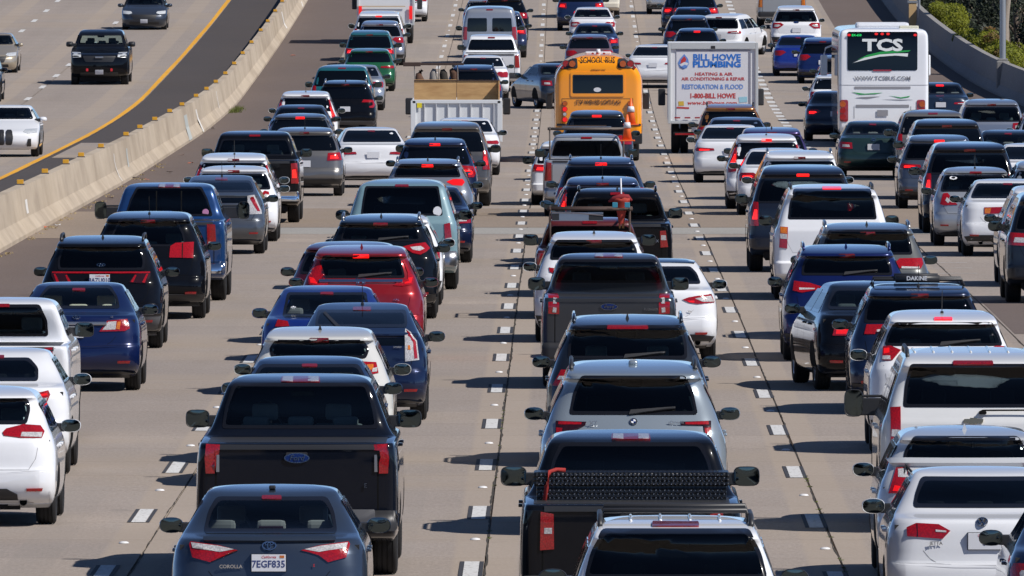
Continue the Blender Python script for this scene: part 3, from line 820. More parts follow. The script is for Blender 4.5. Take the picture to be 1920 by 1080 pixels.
        for sg in sides:
            zc = .50*H if kind in ('sedan','hatch','prius') else .58*H
            xs = W/2
            pl = [(sg*xs*.55, zc-.01), (sg*xs*.60, zc+.055), (sg*xs*.94, zc+.075), (sg*xs*.95, zc-.035), (sg*xs*.70, zc-.055)] if kind != 'pickup' else [(sg*xs*.66, zc-.08), (sg*xs*.66, zc+.07), (sg*xs*.95, zc+.08), (sg*xs*.95, zc-.10)]
            mk('headlight', patch(sh, 'f', pl, .01, .02), L_HEAD, root)
    # ---- lower trim, bumper, plate
    if kind in ('sedan', 'hatch', 'prius', 'suv') and not front:
        zT = {'sedan': .425, 'hatch': .40, 'prius': .43, 'suv': .405}[kind]*H; zB = sh.z0+.10
        mk('bumper_cover', cached(('bc', kind, W, H, L), lambda: patch(sh, 'r', rpoly(full([(W/2*.93, zB-.05), (W/2*.985, zB+.05), (W/2*.985, zT+.02), (W/2*.86, zT), (W/2*.30, zT-.02)]), .03, 2), .016, .02)), P, root)
    tr = {'suv': .40, 'bigsuv': None, 'pickup': None, 'minivan': None}.get(kind, .30) if trim is None else trim
    if tr and not front:
        z0 = sh.z0+.005; pl = full([(sh.hw(z0)*.9, z0), (sh.hw(tr)*.96, tr-.03), (sh.hw(tr)*.75, tr)]) if kind != 'suv' else full([(sh.hw(z0)*.97, z0), (sh.hw(tr)*.985, tr+.02), (sh.hw(tr)*.6, tr)])
        if trimm == 'diffuser': pl = full([(sh.hw(z0)*.62, z0), (sh.hw(tr)*.55, tr-.06), (sh.hw(tr)*.42, tr)])
        mk('bumper_trim', cached(('tr', kind, W, H, L, tr, trimm), lambda: patch(sh, 'r', pl, .026, .03)), GREYP if trimm == 'grey' else BLACKP, root)
    if kind in ('pickup',) and not front or bumper:
        bm_ = bumper or CHROME; z0, z1 = (.46*kz, .66*kz) if kind == 'pickup' else (.42*kz, .66*kz)
        pl = rpoly(full([(W/2*.97, z0+.02), (W/2*.97, z1)]), .04)
        mk('bumper', cached(('bp', kind, W, H, L), lambda: patch(sh, 'r', pl, .05, .07, .14, .08)), bm_, root)
    if kind == 'pickup':
        z = sh.topz(0, 1.0)
        mk('bed_liner', MB().box(-W/2+.13, W/2-.13, .26, 1.70, z-.01, z+.004).me(), BLACKP, root)
        zt2 = 1.31*kz
        if not front:
            mk('tailgate_gap', ribbon(sh, 'r', [(W/2*.815, .67*kz), (W/2*.815, zt2+.01)], .014), SEAM, root)
            mk('tailgate_gap', ribbon(sh, 'r', [(-W/2*.815, .67*kz), (-W/2*.815, zt2+.01)], .014), SEAM, root)
            mk('tailgate_handle', patch(sh, 'r', rpoly(full([(.11, 1.20*kz), (.11, 1.26*kz)]), .015), .012, .02), BLACKP, root)
            mk('tailgate_cap', patch(sh, 'r', full([(W/2*.80, 1.285*kz), (W/2*.80, 1.33*kz)]), .012, .02), BLACKP, root)
    if front:
        zg = .38*H if kind != 'pickup' else .50*H
        if plate is not False: mk('grille', patch(sh, 'f', rpoly(full([(W*.25, zg-.09), (W*.30, zg+.11)]), .04), .012, .02), BLACKP, root)
        if plate is not False: mk('lower_grille', patch(sh, 'f', rpoly(full([(W*.34, .20*H), (W*.34, .27*H)]), .03), .01, .02), BLACKP, root)
        if plate is not False: mk('licence_plate', patch(sh, 'f', full([(.15, .245*H), (.15, .245*H+.14)]), .03, .01), PLATE, root)
    else:
        if plate is not False:
            if isinstance(plate, tuple): c = lp(plate[0]); txt = plate[1]; cx = (plate[0][0]-VPX)/s_-X
            else: c = (0, {'sedan': .80, 'hatch': .72, 'prius': .78, 'suv': .80, 'bigsuv': .74, 'minivan': .76, 'pickup': .56, 'tallvan': .75}.get(kind, .7)*kz); txt = plate; cx = 0
            zc = c[1]; yy = min(sh.rear(.15, zc+.07), sh.rear(.15, zc-.07), sh.rear(0, zc))-.024-(.04 if kind == 'pickup' else 0)
            pl_ = mk('licence_plate', cached('plate', lambda: MB().box(-.152, .152, -.004, .006, -.076, .076, 0, .003).me()), PLATE, root, (cx, yy, zc))
            if lod == 0:
                mk('plate_holder', cached('plateh', lambda: MB().box(-.158, .158, .006, .05, -.081, .081, 0, .004).me()), BLACKP, root, (cx, yy, zc))
                if txt: mk('plate_number', text_me(txt, .088, .001, .0012, 0, .92), PLTXT, pl_, (0, -.0055, -.012)); mk('plate_state', text_me('California', .034, .0005, 0, .3), REDTXT, pl_, (0, -.0055, .053)); mk('plate_sticker', MB().box(.10, .14, -.0065, -.004, .045, .068).me(), L_AMB, pl_)
        if reflect and lod == 0 and kind not in ('pickup', 'bigsuv', 'minivan'):
            zr = sh.z0+.20
            for sg in sides: mk('reflector', patch(sh, 'r', [(sg*W*.33, zr), (sg*W*.42, zr), (sg*W*.425, zr+.03), (sg*W*.33, zr+.028)], .032, .02), L_RED, root)
        if bdg:
            c = lp(bdg[1]) if len(bdg) > 1 and bdg[1] else (0, .66*H); yy = sh.rear(0, c[1]); n = sh.N('r', 0, c[1])
            badge(root, (0, yy-.006, c[1]), bdg[0], bdg[2] if len(bdg) > 2 else .13, -math.atan2(max(0, n.z), -n.y))
        for tx in text:               # (string, px, row, size, material)
            c = lp((tx[1], tx[2])); xs = (tx[1]-VPX)/s_-X; hh = tx[3]*.45; wt_ = tx[3]*len(tx[0])*.35
            yy = min(sh.rear(q, c[1]+e) for q in (max(0, abs(xs)-wt_), abs(xs)) for e in (-hh, 0, hh))
            mk('lettering', text_me(tx[0], tx[3], .002, .0006), tx[4], root, (xs, yy-.012, c[1]))
    # ---- seams on the tail
    if lod == 0 and not front and kind != 'pickup':
        x1 = W/2*.70; zl = .40*H if kind == 'sedan' else .34*H; zh = zb-.06
        if kind == 'sedan': pts = [(x1*.90, .52*H), (x1*.80, .47*H), (x1*.70, .445*H), (-x1*.70, .445*H), (-x1*.80, .47*H), (-x1*.90, .52*H)]
        else: pts = [(x1*1.16, zh), (x1*1.10, .50*H), (x1*.98, .42*H), (-x1*.98, .42*H), (-x1*1.10, .50*H), (-x1*1.16, zh)]
        mk('panel_gap', ribbon(sh, 'r', pts, .0055), SEAM if max(col) < .5 else GREYSEAM, root)
    if lod == 0:
        for sd in ('R', 'L'):
            for k, yy in enumerate((yfb-.35, (yfb-.35+max(1.35, sh.yr(belt)+.9))/2 if kind != 'pickup' else yfb-1.35)):
                mk('door_gap', ribbon(sh, sd, [(yy, .25*H), (yy, belt)], .008), SEAM, root)
                z = belt-.14; p = sh.P(sd, yy-.25-k*.0, z)
                mk('door_handle', cached('dh', lambda: MB().box(-.02, .02, -.09, .09, -.015, .015, 0, .008).me('h', True)), P, root, (p.x*1.012, p.y-.6 if k == 0 else p.y-.45, z))
    # ---- wheels
    r = {'pickup': .40, 'bigsuv': .385, 'suv': .355, 'minivan': .35, 'tallvan': .35}.get(kind, .325)*(H/PR[kind]['H'])**.5; tw = .26 if kind in ('pickup', 'bigsuv') else .22
    if kind not in ('schoolbus', 'coach'):
        tm = cached(('ty', r, tw, lod), lambda: tyre_me(r, tw, lod == 0)); rm = cached(('rim', r, tw), lambda: rim_me(r, tw))
        ya = (.95 if kind in ('sedan', 'hatch', 'prius', 'suv') else 1.15)
        for yy in (ya if kind != 'pickup' else 1.25, L-.92):
            for sg in sides:
                x = sg*(W/2-tw/2-.025)
                wh = mk('wheel', cached(('hub', lod), lambda: MB().box(-.08, .04, -.07, .07, -.07, .07, 0, .02).me()), BLACKP, root, (x, yy, r), (0, 0, 0 if sg > 0 else math.pi))
                mk('tyre', tm, RUBBER, wh)
                mk('rim', rm, STEEL, wh)
        # flat black patch painted as the shade inside each wheel arch
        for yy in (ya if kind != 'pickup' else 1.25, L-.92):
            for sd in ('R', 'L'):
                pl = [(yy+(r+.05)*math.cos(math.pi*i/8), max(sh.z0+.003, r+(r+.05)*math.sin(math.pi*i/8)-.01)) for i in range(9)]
                mk('wheel_arch_shade', cached(('ar', kind, W, H, L, r, yy, sd), lambda: patch(sh, sd, pl, .004, 0)), SEAM, root)
        mb = MB(); mb.box(-W/2+tw+.06, W/2-tw-.06, .5, L-.4, .19*kz+.02, .42*kz)
        for yy in (ya if kind != 'pickup' else 1.25, L-.92): mb.tube([(-W/2+.2, yy, r), (W/2-.2, yy, r)], .06, 8)
        if lod == 0: mb.box(-W*.36, W*.36, .22, .5, .26*kz, .38*kz); mb.tube([(.3, .25, .27), (.3, 1.6, .27)], .08, 8)
        mk('underbody', cached(('ub', kind, W, H, L, lod), lambda: mb.me()), UNDER, root)
    if exh and lod == 0:
        for k in range(exh):
            x = W*.30-(k//2)*0 if exh < 3 else 0
            xs = {1: [W*.30], 2: [W*.30, -W*.30], 4: [W*.27, W*.34, -W*.27, -W*.34]}[exh][k]
            o = mk('exhaust_tip', cached('exh', lambda: MB().tube([(0,-.05,0),(0,.25,0)], .042, 14, cap=False).me('e', True)), STEEL, root, (xs, sh.rear(xs, sh.z0+.08)+.0, sh.z0+.075))
            mk('bore', cached('bore', lambda: disc_me(.036, .036, .001)), SEAM, o, (0, -.02, 0))
    # ---- mirrors
    mt = mir or ('body' if not kind == 'pickup' else 'black')
    big = kind in ('pickup', 'bigsuv', 'minivan', 'tallvan')
    mw, mh = (.245, .185) if big else (.22, .145)
    if mt == 'tow': mw, mh = .21, .30
    my = yfb-.30; mz = belt+(.02 if not big else .06)
    xo = sh.hw(mz)*sh.tap(my)
    ee = .55 if (mt == 'tow' or kind == 'pickup') else .8
    mm_ = cached(('mir', mw, mh, ee), lambda: mirror_me(mw, mh, .13 if not big else .15, ee)); mg = cached(('mg', mw, mh, ee), lambda: mglass_me(mw, mh, ee))
    PM = P if (mt == 'body') else BLACKP
    for sg in sides:
        cx = max(W/2-.01+mw*.30, xo+.03+mw/2) if not mt == 'tow' else W/2+.10+mw/2
        mo = mk('mirror', mm_, PM, root, (sg*cx, my, mz), (0, 0, 0))
        if not front: mk('mirror_glass', mg, MIRROR, mo, (0, -.004, 0), (rad(4), 0, rad(4*sg)))
        st = MB(); st.box(min(sg*(xo-.06), sg*(cx-mw*.3))-sg*0, max(sg*(xo-.06), sg*(cx-mw*.3)), my+.0, my+.10, mz-mh*.45, mz+mh*.18, 0, .012)
        if mt == 'tow': st.box(min(sg*(xo-.06), sg*(cx-mw*.3)), max(sg*(xo-.06), sg*(cx-mw*.3)), my+.02, my+.07, mz+.06, mz+.09, 0, .012)
        mk('mirror_arm', st.me(), BLACKP, root)
    # ---- roof things
    if rails:
        zr = H*.985; xr = sh.hw(H*.965); m_ = {'black': BLACKP, 'silver': STEEL, 'body': P}[rails]
        for sg in sides:
            pts = []
            y0, y1 = sh.yr(H*.965)+.12, sh.yf(H*.965)-.25
            for i in range(13):
                t = i/12; yy = y0+(y1-y0)*t; pts.append((sg*(xr-.02), yy, min(sh.topz(xr-.03, yy), H)+.065*min(1, min(t, 1-t)*7)))
            mk('roof_rail', MB().tube(pts, .022, 6).me('r', True), m_, root)
    if rack:
        y0 = sh.yr(H*.97)+.5; xr = sh.hw(H*.965)-.03
        for yy in (y0, y0+.95):
            mk('roof_crossbar', MB().tube([(-xr, yy, H-.03), (-xr*.96, yy, H+.06), (xr*.96, yy, H+.06), (xr, yy, H-.03)], .022, 8).me('r', True), BLACKP, root)
    if fin:
        yy = sh.yr(H*.985)+.05; z = sh.topz(0, yy)
        if fin == 'whip':
            mb = MB(); mb.box(-.02, .02, yy-.03, yy+.03, z-.01, z+.025, 0, .01); mb.tube([(0, yy, z), (0, yy-.12, z+.28)], .005, 5); mk('antenna', mb.me(), BLACKP, root)
        else:
            V = [(-.025, yy-.02, z-.01), (.025, yy-.02, z-.01), (.02, yy+.16, z), (-.02, yy+.16, z), (-.004, yy-.01, z+.062), (.004, yy-.01, z+.062), (.003, yy+.04, z+.055), (-.003, yy+.04, z+.055)]
            mk('antenna', mesh(V, [(0,1,5,4), (1,2,6,5), (2,3,7,6), (3,0,4,7), (4,5,6,7)]), P if fin == 'body' else BLACKP, root)
    if wiper:
        z = zb+.03 if glass is None else min(p[1] for p in gp)+.04
        x0 = -.05; mk('wiper', patch(sh, 'r', [(x0, z-.045), (x0+.04, z-.04), (x0+.50, z+.015), (x0+.50, z+.032), (x0+.02, z+.0)], .028, .018), BLACKP, root)
    if roofcol: pass
    if extra: extra(root, sh, X, Y, lp, P)
    VEH.append((name, label, X, Y, s_))
    return root, sh, X, Y, lp
def sorted_half(pts): return sorted(pts, key=lambda p: p[1])
def drv_name(c):
    return 'white' if min(c) > .4 else 'dark' if max(c) < .06 else 'blue' if c[2] > c[0] else 'grey'
# ------------------------------------------------------------------ ground, road, shoulders
def road_col(t, b, base, dark, warm, sc=1.0, slabrand=True):
    tc = t.nodes.new('ShaderNodeTexCoord'); geo = t.nodes.new('ShaderNodeNewGeometry'); P = geo.outputs['Position']
    big = noise(t, .11, 4, .6, P, (1, .35, 1)); mid = noise(t, .9, 5, .65, P, (1.6, .35, 1)); fine = noise(t, 26, 3, .7, P, (1, .12, 1)); grit = noise(t, 70, 2, .8, P, (1, .25, 1))
    c1 = ramp(t, big.outputs[0], [(.32, dark), (.62, base)])
    c2 = ramp(t, mid.outputs[0], [(.30, warm), (.70, base)])
    c = mixc(t, c1.outputs[0], c2.outputs[0], .5)
    f = ramp(t, fine.outputs[0], [(.28, (.80,)*3), (.72, (1.14,)*3)]); c = mixc(t, c, f.outputs[0], .85, 'MULTIPLY')
    g = ramp(t, grit.outputs[0], [(.25, (.78,)*3), (.75, (1.18,)*3)]); c = mixc(t, c, g.outputs[0], .7, 'MULTIPLY')
    if slabrand:
        oi = t.nodes.new('ShaderNodeObjectInfo'); r = ramp(t, oi.outputs['Random'], [(0, (.945,.945,.95)), (.5, (.995,.99,.985)), (1, (1.04,1.035,1.03))]); c = mixc(t, c, r.outputs[0], 1.0, 'MULTIPLY')
    return c, P, tc
LANES = [-18.0, -14.2, -10.95, -8.35, -4.38, -.83, 2.79, 6.9, 10.6]
def concrete_mat(name='road_concrete', slabrand=True):
    m, t, b = newmat(name)
    c, P, tc = road_col(t, b, (.315,.270,.236), (.255,.218,.192), (.285,.238,.200), slabrand=slabrand)
    sep = t.nodes.new('ShaderNodeSeparateXYZ'); t.links.new(P, sep.inputs[0])
    # oil and rubber track along the middle of each lane
    wv = t.nodes.new('ShaderNodeMath'); wv.operation = 'ADD'; t.links.new(sep.outputs[0], wv.inputs[0]); wv.inputs[1].default_value = .83
    md = t.nodes.new('ShaderNodeMath'); md.operation = 'PINGPONG'; t.links.new(wv.outputs[0], md.inputs[0]); md.inputs[1].default_value = 1.81
    rr = ramp(t, md.outputs[0], [(0.0, (1,1,1)), (.5, (1,1,1))]); 
    k = t.nodes.new('ShaderNodeMapRange'); t.links.new(md.outputs[0], k.inputs[0]); k.inputs[1].default_value = 1.15; k.inputs[2].default_value = 1.8; k.inputs[3].default_value = 0; k.inputs[4].default_value = .30
    n = noise(t, .5, 4, .6, P, (1, .12, 1)); k2 = t.nodes.new('ShaderNodeMath'); k2.operation = 'MULTIPLY'; t.links.new(k.outputs[0], k2.inputs[0]); t.links.new(n.outputs[0], k2.inputs[1])
    c = mixc(t, c, (.16,.14,.13), k2.outputs[0])
    tl = t.nodes.new('ShaderNodeMapRange'); t.links.new(md.outputs[0], tl.inputs[0]); tl.inputs[1].default_value = .30; tl.inputs[2].default_value = .36; tl.inputs[3].default_value = .55; tl.inputs[4].default_value = 0
    c = mixc(t, c, (.345,.282,.222), tl.outputs[0])
    wt = t.nodes.new('ShaderNodeMath'); wt.operation = 'COMPARE'; t.links.new(md.outputs[0], wt.inputs[0]); wt.inputs[1].default_value = 1.0; wt.inputs[2].default_value = .24
    nw = noise(t, .28, 4, .6, P, (1, .08, 1)); wm = t.nodes.new('ShaderNodeMath'); wm.operation = 'MULTIPLY'; t.links.new(wt.outputs[0], wm.inputs[0]); wr = ramp(t, nw.outputs[0], [(.38, (0,)*3), (.66, (.22,)*3)]); t.links.new(wr.outputs[0], wm.inputs[1])
    c = mixc(t, c, (.21,.19,.17), wm.outputs[0])
    nb = noise(t, 1.7, 3, .5, P, (1, .5, 1)); br = ramp(t, nb.outputs[0], [(.66, (0,)*3), (.74, (.35,)*3)]); c = mixc(t, c, (.19,.165,.145), br.outputs[0])
    nl = noise(t, .07, 3, .5, P, (.4, 1.6, 1)); lr = ramp(t, nl.outputs[0], [(.52, (0,)*3), (.62, (.5,)*3)]); c = mixc(t, c, (.30,.245,.195), lr.outputs[0])
    # transverse joints
    y4 = t.nodes.new('ShaderNodeMath'); y4.operation = 'PINGPONG'; t.links.new(sep.outputs[1], y4.inputs[0]); y4.inputs[1].default_value = 2.3
    j = t.nodes.new('ShaderNodeMath'); j.operation = 'LESS_THAN'; t.links.new(y4.outputs[0], j.inputs[0]); j.inputs[1].default_value = .03
    if not slabrand: c = mixc(t, c, (.13,.115,.10), j.outputs[0])
    t.links.new(c, b.inputs['Base Color']); b.inputs['Roughness'].default_value = .92; b.inputs['Specular IOR Level'].default_value = .25
    bn = noise(t, 45, 4, .7, P); bp = t.nodes.new('ShaderNodeBump'); bp.inputs['Strength'].default_value = .35; bp.inputs['Distance'].default_value = .01
    t.links.new(bn.outputs[0], bp.inputs['Height']); t.links.new(bp.outputs[0], b.inputs['Normal'])
    return m
def asphalt_mat(name, base, dark, warm):
    m, t, b = newmat(name); c, P, tc = road_col(t, b, base, dark, warm, slabrand=False)
    t.links.new(c, b.inputs['Base Color']); b.inputs['Roughness'].default_value = .93; b.inputs['Specular IOR Level'].default_value = .2
    return m
CONC = concrete_mat(); CONC2 = concrete_mat('road_concrete_far', False)
ASPH = asphalt_mat('shoulder_asphalt', (.150,.118,.104), (.118,.094,.086), (.142,.108,.088))
ASPHD = asphalt_mat('dark_asphalt', (.075,.065,.062), (.058,.052,.052), (.082,.067,.060))
PATCH = asphalt_mat('pale_deck_joint', (.315,.300,.275), (.26,.25,.235), (.29,.275,.25))
BROWN = asphalt_mat('brown_dusty_concrete', (.265,.212,.165), (.225,.18,.142), (.25,.195,.15))
SOIL = asphalt_mat('dry_soil', (.20,.15,.10), (.12,.10,.06), (.10,.11,.05))
SEAL = simple('joint_sealant', (.06,.052,.042), .9, spec=.2)

def strip(name, x0, x1, y0, y1, mat, z=0., parent=None, step=8, kind=None, wob=0., fx0=None, fx1=None):
    n = max(1, int((y1-y0)/step)); V = []; F = []
    for i in range(n+1):
        y = y0+(y1-y0)*i/n; a = fx0(y) if fx0 else x0; b = fx1(y) if fx1 else x1
        V += [(a+wob*math.sin(y*1.7), y, gz(y)+z), (b+wob*math.sin(y*2.3+1), y, gz(y)+z)]
    F = [(2*i, 2*i+1, 2*i+3, 2*i+2) for i in range(n)]
    o = mk(name, mesh(V, F), mat, parent)
    if kind: tag(o, kind=kind)
    return o
_ = strip('ground', -300, 10.9, -400, 1600, SOIL, -.14, step=10, kind='structure')
road = strip('road', -34, 10.75, -120, 1100, CONC2, -.035, step=5, kind='structure')
# slabs of the near carriageway, each with its own joints
cols = [(-8.33,-4.388), (-4.372,-.838), (-.822,2.782), (2.798,6.892), (6.908,10.6)]
SY0, SLEN = 133.4, 4.6
for ci, (xa, xb) in enumerate(cols):
    wd = xb-xa
    def slab():
        V = [(-wd/2,-SLEN/2+.012,-.03),(wd/2,-SLEN/2+.012,-.03),(wd/2,SLEN/2-.012,-.03),(-wd/2,SLEN/2-.012,-.03),
             (-wd/2+.004,-SLEN/2+.024,0),(wd/2-.004,-SLEN/2+.024,0),(wd/2-.004,SLEN/2-.024,0),(-wd/2+.004,SLEN/2-.024,0)]
        return mesh(V, [(4,5,6,7),(0,1,5,4),(1,2,6,5),(2,3,7,6),(3,0,4,7)])
    sm = slab()
    for k in range(56):
        yc = SY0+SLEN*(k+.5)
        mk('concrete_slab', sm, CONC, road, ((xa+xb)/2, yc, gz(yc)), (slope(yc), 0, 0))
SY1 = SY0+SLEN*56
for xa, xb in cols: strip('far_lane_surface', xa, xb, SY1+.01, 1090, CONC2, 0, road, 5)
for xa, xb in ((-21.6,-18.0), (-17.97,-14.15)): strip('opposite_lane_surface', xa, xb, -100, 1090, CONC2, 0, road, 5)
strip('bridge_joint_band', -8.33, 10.6, 321.5, 328.5, PATCH, .004, road, 7)
strip('brown_surface', -8.33, 10.6, 329, 352, BROWN, .004, road, 6)
# longitudinal cracks along the slab edges
def crack(x, y0, y1, wd, seed):
    rr = random.Random(seed); V = []; F = []; n = int((y1-y0)/.55); o = 0
    for i in range(n+1):
        y = y0+(y1-y0)*i/n; o = o*.85+rr.uniform(-.007, .007); w2 = wd*rr.uniform(.2, 1.6)
        V += [(x+o-w2/2, y, gz(y)+.003), (x+o+w2/2, y, gz(y)+.003)]
    return mesh(V, [(2*i, 2*i+1, 2*i+3, 2*i+2) for i in range(n)])
for i, (x, wd) in enumerate(((-4.38,.012), (-.83,.022), (2.79,.015), (6.9,.015))): mk('lane_joint_crack', crack(x, 134, 390, wd, i), SEAL, road)
# weeds growing out of the joint
WEED = simple('weed_green', (.10,.12,.02), .8); DRY = simple('dry_weed', (.36,.27,.12), .9)
def tufts(name, pts, mat, h=.05, n=40, spread=.05, seed=1, parent=None):
    rr = random.Random(seed); V = []; F = []
    for (x, y) in pts:
        for _i in range(n):
            a = x+rr.gauss(0, spread); b = y+rr.gauss(0, spread*6); hh = h*rr.uniform(.4, 1.3); an = rr.uniform(0, 6.28); dx, dy = math.cos(an)*.012, math.sin(an)*.012
            z = gz(b); k = len(V); V += [(a-dx, b-dy, z), (a+dx, b+dy, z), (a+rr.uniform(-.04,.04), b+rr.uniform(-.04,.04), z+hh)]; F.append((k, k+1, k+2))
    return tag(mk(name, mesh(V, F), mat, parent), kind='stuff')
rr_ = random.Random(5)
tag(tufts('joint_weeds', [(2.79+rr_.uniform(-.01,.01), rr_.uniform(150, 185)) for _i in range(26)]+[(-.83, rr_.uniform(165, 215)) for _i in range(14)]+[(-.86, 339)], WEED, .012, 9, .010, 3), 'thin green weeds growing in the joints between lanes', 'weeds')

# shoulders
sl = strip('left_shoulder', -11.2, -8.35, 120, 1090, ASPH, .0, kind='structure', step=5)
strip('concrete_patch', -11.2, -8.6, solve_row(447), solve_row(397), PATCH if False else BROWN, .004, sl, 4)
strip('opposite_shoulder', -14.13, -11.3, -100, 1090, ASPHD, .0, kind='structure', step=5)
strip('concrete_patch', -14.0, -11.5, solve_row(296), solve_row(268), CONC2, .004, sl, 4)
def rbx(y): return _rb(y)
_rb = pchip([(100,17.5),(380,17.0),(470,15.9),(516,14.95),(545,14.1),(583,13.55),(607,13.35),(650,13.2),(760,13.2),(1100,13.2)])
strip('right_shoulder', 10.6, 0, -120, 1090, ASPH, .0, kind='structure', step=5, fx1=lambda y: rbx(y)+.1)
strip('asphalt_gore', 6.95, 10.55, solve_row(626), solve_row(563), ASPH, .004, road, 3)

# ------------------------------------------------------------------ lane markings
WHITE = newmat('road_paint_white')
m_, t_, b_ = WHITE; P_ = t_.nodes.new('ShaderNodeNewGeometry'); n_ = noise(t_, 18, 4, .7, P_.outputs['Position'], (1,.2,1)); r_ = ramp(t_, n_.outputs[0], [(.30, (.36,.34,.31)), (.50, (.58,.575,.56))]); t_.links.new(r_.outputs[0], b_.inputs['Base Color']); b_.inputs['Roughness'].default_value = .7; WHITE = m_
BORDER = simple('road_paint_black', (.045,.045,.050), .8, spec=.3); YEL = asphalt_mat('road_paint_yellow', (.70,.34,.03), (.52,.24,.02), (.72,.40,.06)); DOT = simple('ceramic_marker', (.68,.67,.66), .4)
dash = mesh([(-.076,-1.83,0),(.076,-1.83,0),(.076,1.83,0),(-.076,1.83,0)], [(0,1,2,3)])
bord = mesh([(-.122,-1.83,0),(-.08,-1.83,0),(-.08,1.83,0),(-.122,1.83,0),(.08,-1.83,0),(.122,-1.83,0),(.122,1.83,0),(.08,1.83,0)], [(0,1,2,3),(4,5,6,7)])
dome = mesh([(.055*math.cos(a*math.pi/4)*q, .055*math.sin(a*math.pi/4)*q, h) for q, h in ((1,0),(.85,.014),(.4,.02)) for a in range(8)], [(j*8+i, j*8+(i+1)%8, (j+1)*8+(i+1)%8, (j+1)*8+i) for j in range(2) for i in range(8)]+[tuple(16+i for i in range(8))], smooth=True)
Y962 = solve_row(962); nd = 0
for x, ph in ((-4.64, Y962-.9), (-.965, Y962), (2.68, solve_row(978))):
    for k in range(-2, 36):
        y = ph+14.63*k
        if nd < 300:
            d = mk('lane_dash', dash, WHITE, road, (x, y, gz(y)+.006), (slope(y), 0, 0)); nd += 1
            if k < 26: mk('dash_border', bord, BORDER, d)
        for dy in (7.3,):
            mk('lane_marker', dome, DOT, road, (x, y+dy, gz(y+dy)+.003))
for x, ph in ((-18.05, 600), (-21.4, 603)):
    for k in range(-10, 8):
        y = ph+14.63*k; mk('lane_dash', dash, WHITE, road, (x, y, gz(y)+.006), (slope(y), 0, 0), (1.25, 1, 1))
for k in range(44):
    y = 440+k*5.5
    if y > 660: break
    mk('lane_dash', dash, WHITE, road, (6.78, y, gz(y)+.006), (slope(y), 0, 0), (1.7, .75, 1))
yl = strip('yellow_line', -14.32, -14.16, -100, 1090, YEL, .006, road, 4, wob=.012)
for r_px, r_row in ((1738, 493), (1747, 503), (1755, 513)):
    y = solve_row(r_row); mk('lane_mark', dash, WHITE, road, (colX(r_px, y), y, gz(y)+.006), (slope(y), 0, rad(-78)), (.7, .42, 1))

# ------------------------------------------------------------------ barriers
def barrier_mat():
    m, t, b = newmat('barrier_concrete'); geo = t.nodes.new('ShaderNodeNewGeometry'); P = geo.outputs['Position']
    n1 = noise(t, .35, 5, .65, P); n2 = noise(t, .55, 4, .6, P, (1, .35, .8)); n3 = noise(t, 3, 3, .6, P, (1,.25,1))
    c = mixc(t, ramp(t, n1.outputs[0], [(.3,(.34,.272,.200)),(.7,(.44,.365,.28))]).outputs[0], ramp(t, n2.outputs[0], [(.36,(.27,.222,.17)),(.58,(.47,.40,.31))]).outputs[0], .5)
    c = mixc(t, c, ramp(t, n3.outputs[0], [(.25,(.90,)*3),(.75,(1.07,)*3)]).outputs[0], .8, 'MULTIPLY')
    t.links.new(c, b.inputs['Base Color']); b.inputs['Roughness'].default_value = .9; b.inputs['Specular IOR Level'].default_value = .25
    return m
BARR = barrier_mat(); PAINTED = simple('white_scuff_paint', (.62,.60,.56), .7); PGREY = simple('grey_overpaint', (.36,.38,.36), .8)
def njprof(h): return [(-.38, 0), (-.38, .08), (-.20, .33), (-.10, h), (.10, h), (.20, .33), (.38, .08), (.38, 0)]
def barrier(name, fx, y0, y1, h, seg, parent):
    y = y0
    while y < y1:
        e = min(y1, y+seg); n = 3 if seg < 20 else 12; V = []; F = []; pr = njprof(h); m = len(pr)
        for i in range(n+1):
            yy = y+.008+(e-y-.016)*i/n; x = fx(yy)
            for a, b in pr: V.append((x+a, yy, gz(yy)+b))
        for i in range(n):
            for k in range(m-1): F.append((i*m+k, i*m+k+1, (i+1)*m+k+1, (i+1)*m+k))
        F += [tuple(range(m)), tuple(n*m+k for k in range(m))[::-1]]
        bmf = mesh(V, F); bmf.set_sharp_from_angle(angle=rad(20)); mk('barrier_segment', bmf, BARR, parent); y = e
med = empty('median_barrier', (-11.28, 250, 0)); tag(med, 'long pale concrete median barrier with yellow reflectors along its top', 'barrier')
MX = -11.28
def inv(o): o.parent = None; return o
med.location = (0, 0, 0)
barrier('median', lambda y: MX, 236, 900, .95, 9.15, med)
rb = empty('roadside_barrier'); tag(rb, 'shaded concrete barrier along the right shoulder below the trees', 'barrier')
BARR = asphalt_mat('shade_toned_barrier_concrete', (.28,.27,.26), (.22,.215,.21), (.25,.235,.22)); barrier('right', lambda y: rbx(y)+.42, 300, 900, 1.08, 40, rb)  # darker, greyer than the median: the wall's shade is partly put into its colour
mk('barrier_core', mesh([(MX+a, y, gz(y)+b) for y in range(236, 900, 8) for a, b in ((-.06,-.02),(-.06,.9),(.06,.9),(.06,-.02))], [(i*4+k, i*4+k+1, i*4+k+5, i*4+k+4) for i in range(82) for k in range(3)]), SEAL, med)
REFL = simple('amber_reflector', (.72,.36,.02), .35, coat=.5)
rme = MB().box(-.07,.07,-.02,.02,0,.10, 0, .01).me(); rfo = MB().box(-.09,.09,-.05,.05,-.01,.012).me()
for px in (37.5,83.8,123,151.8,189,236,262,290,318,341,367.5,387,404.5,422.5,439,455,471.5,489,502,516,529,541,552,562,571):
    s_ = (VPX-px)/(-MX+.02); y = FPX/s_
    o = mk('reflector', rme, REFL, med, (MX-.02, y, gz(y)+.962)); mk('reflector_foot', rfo, GREYP, o)
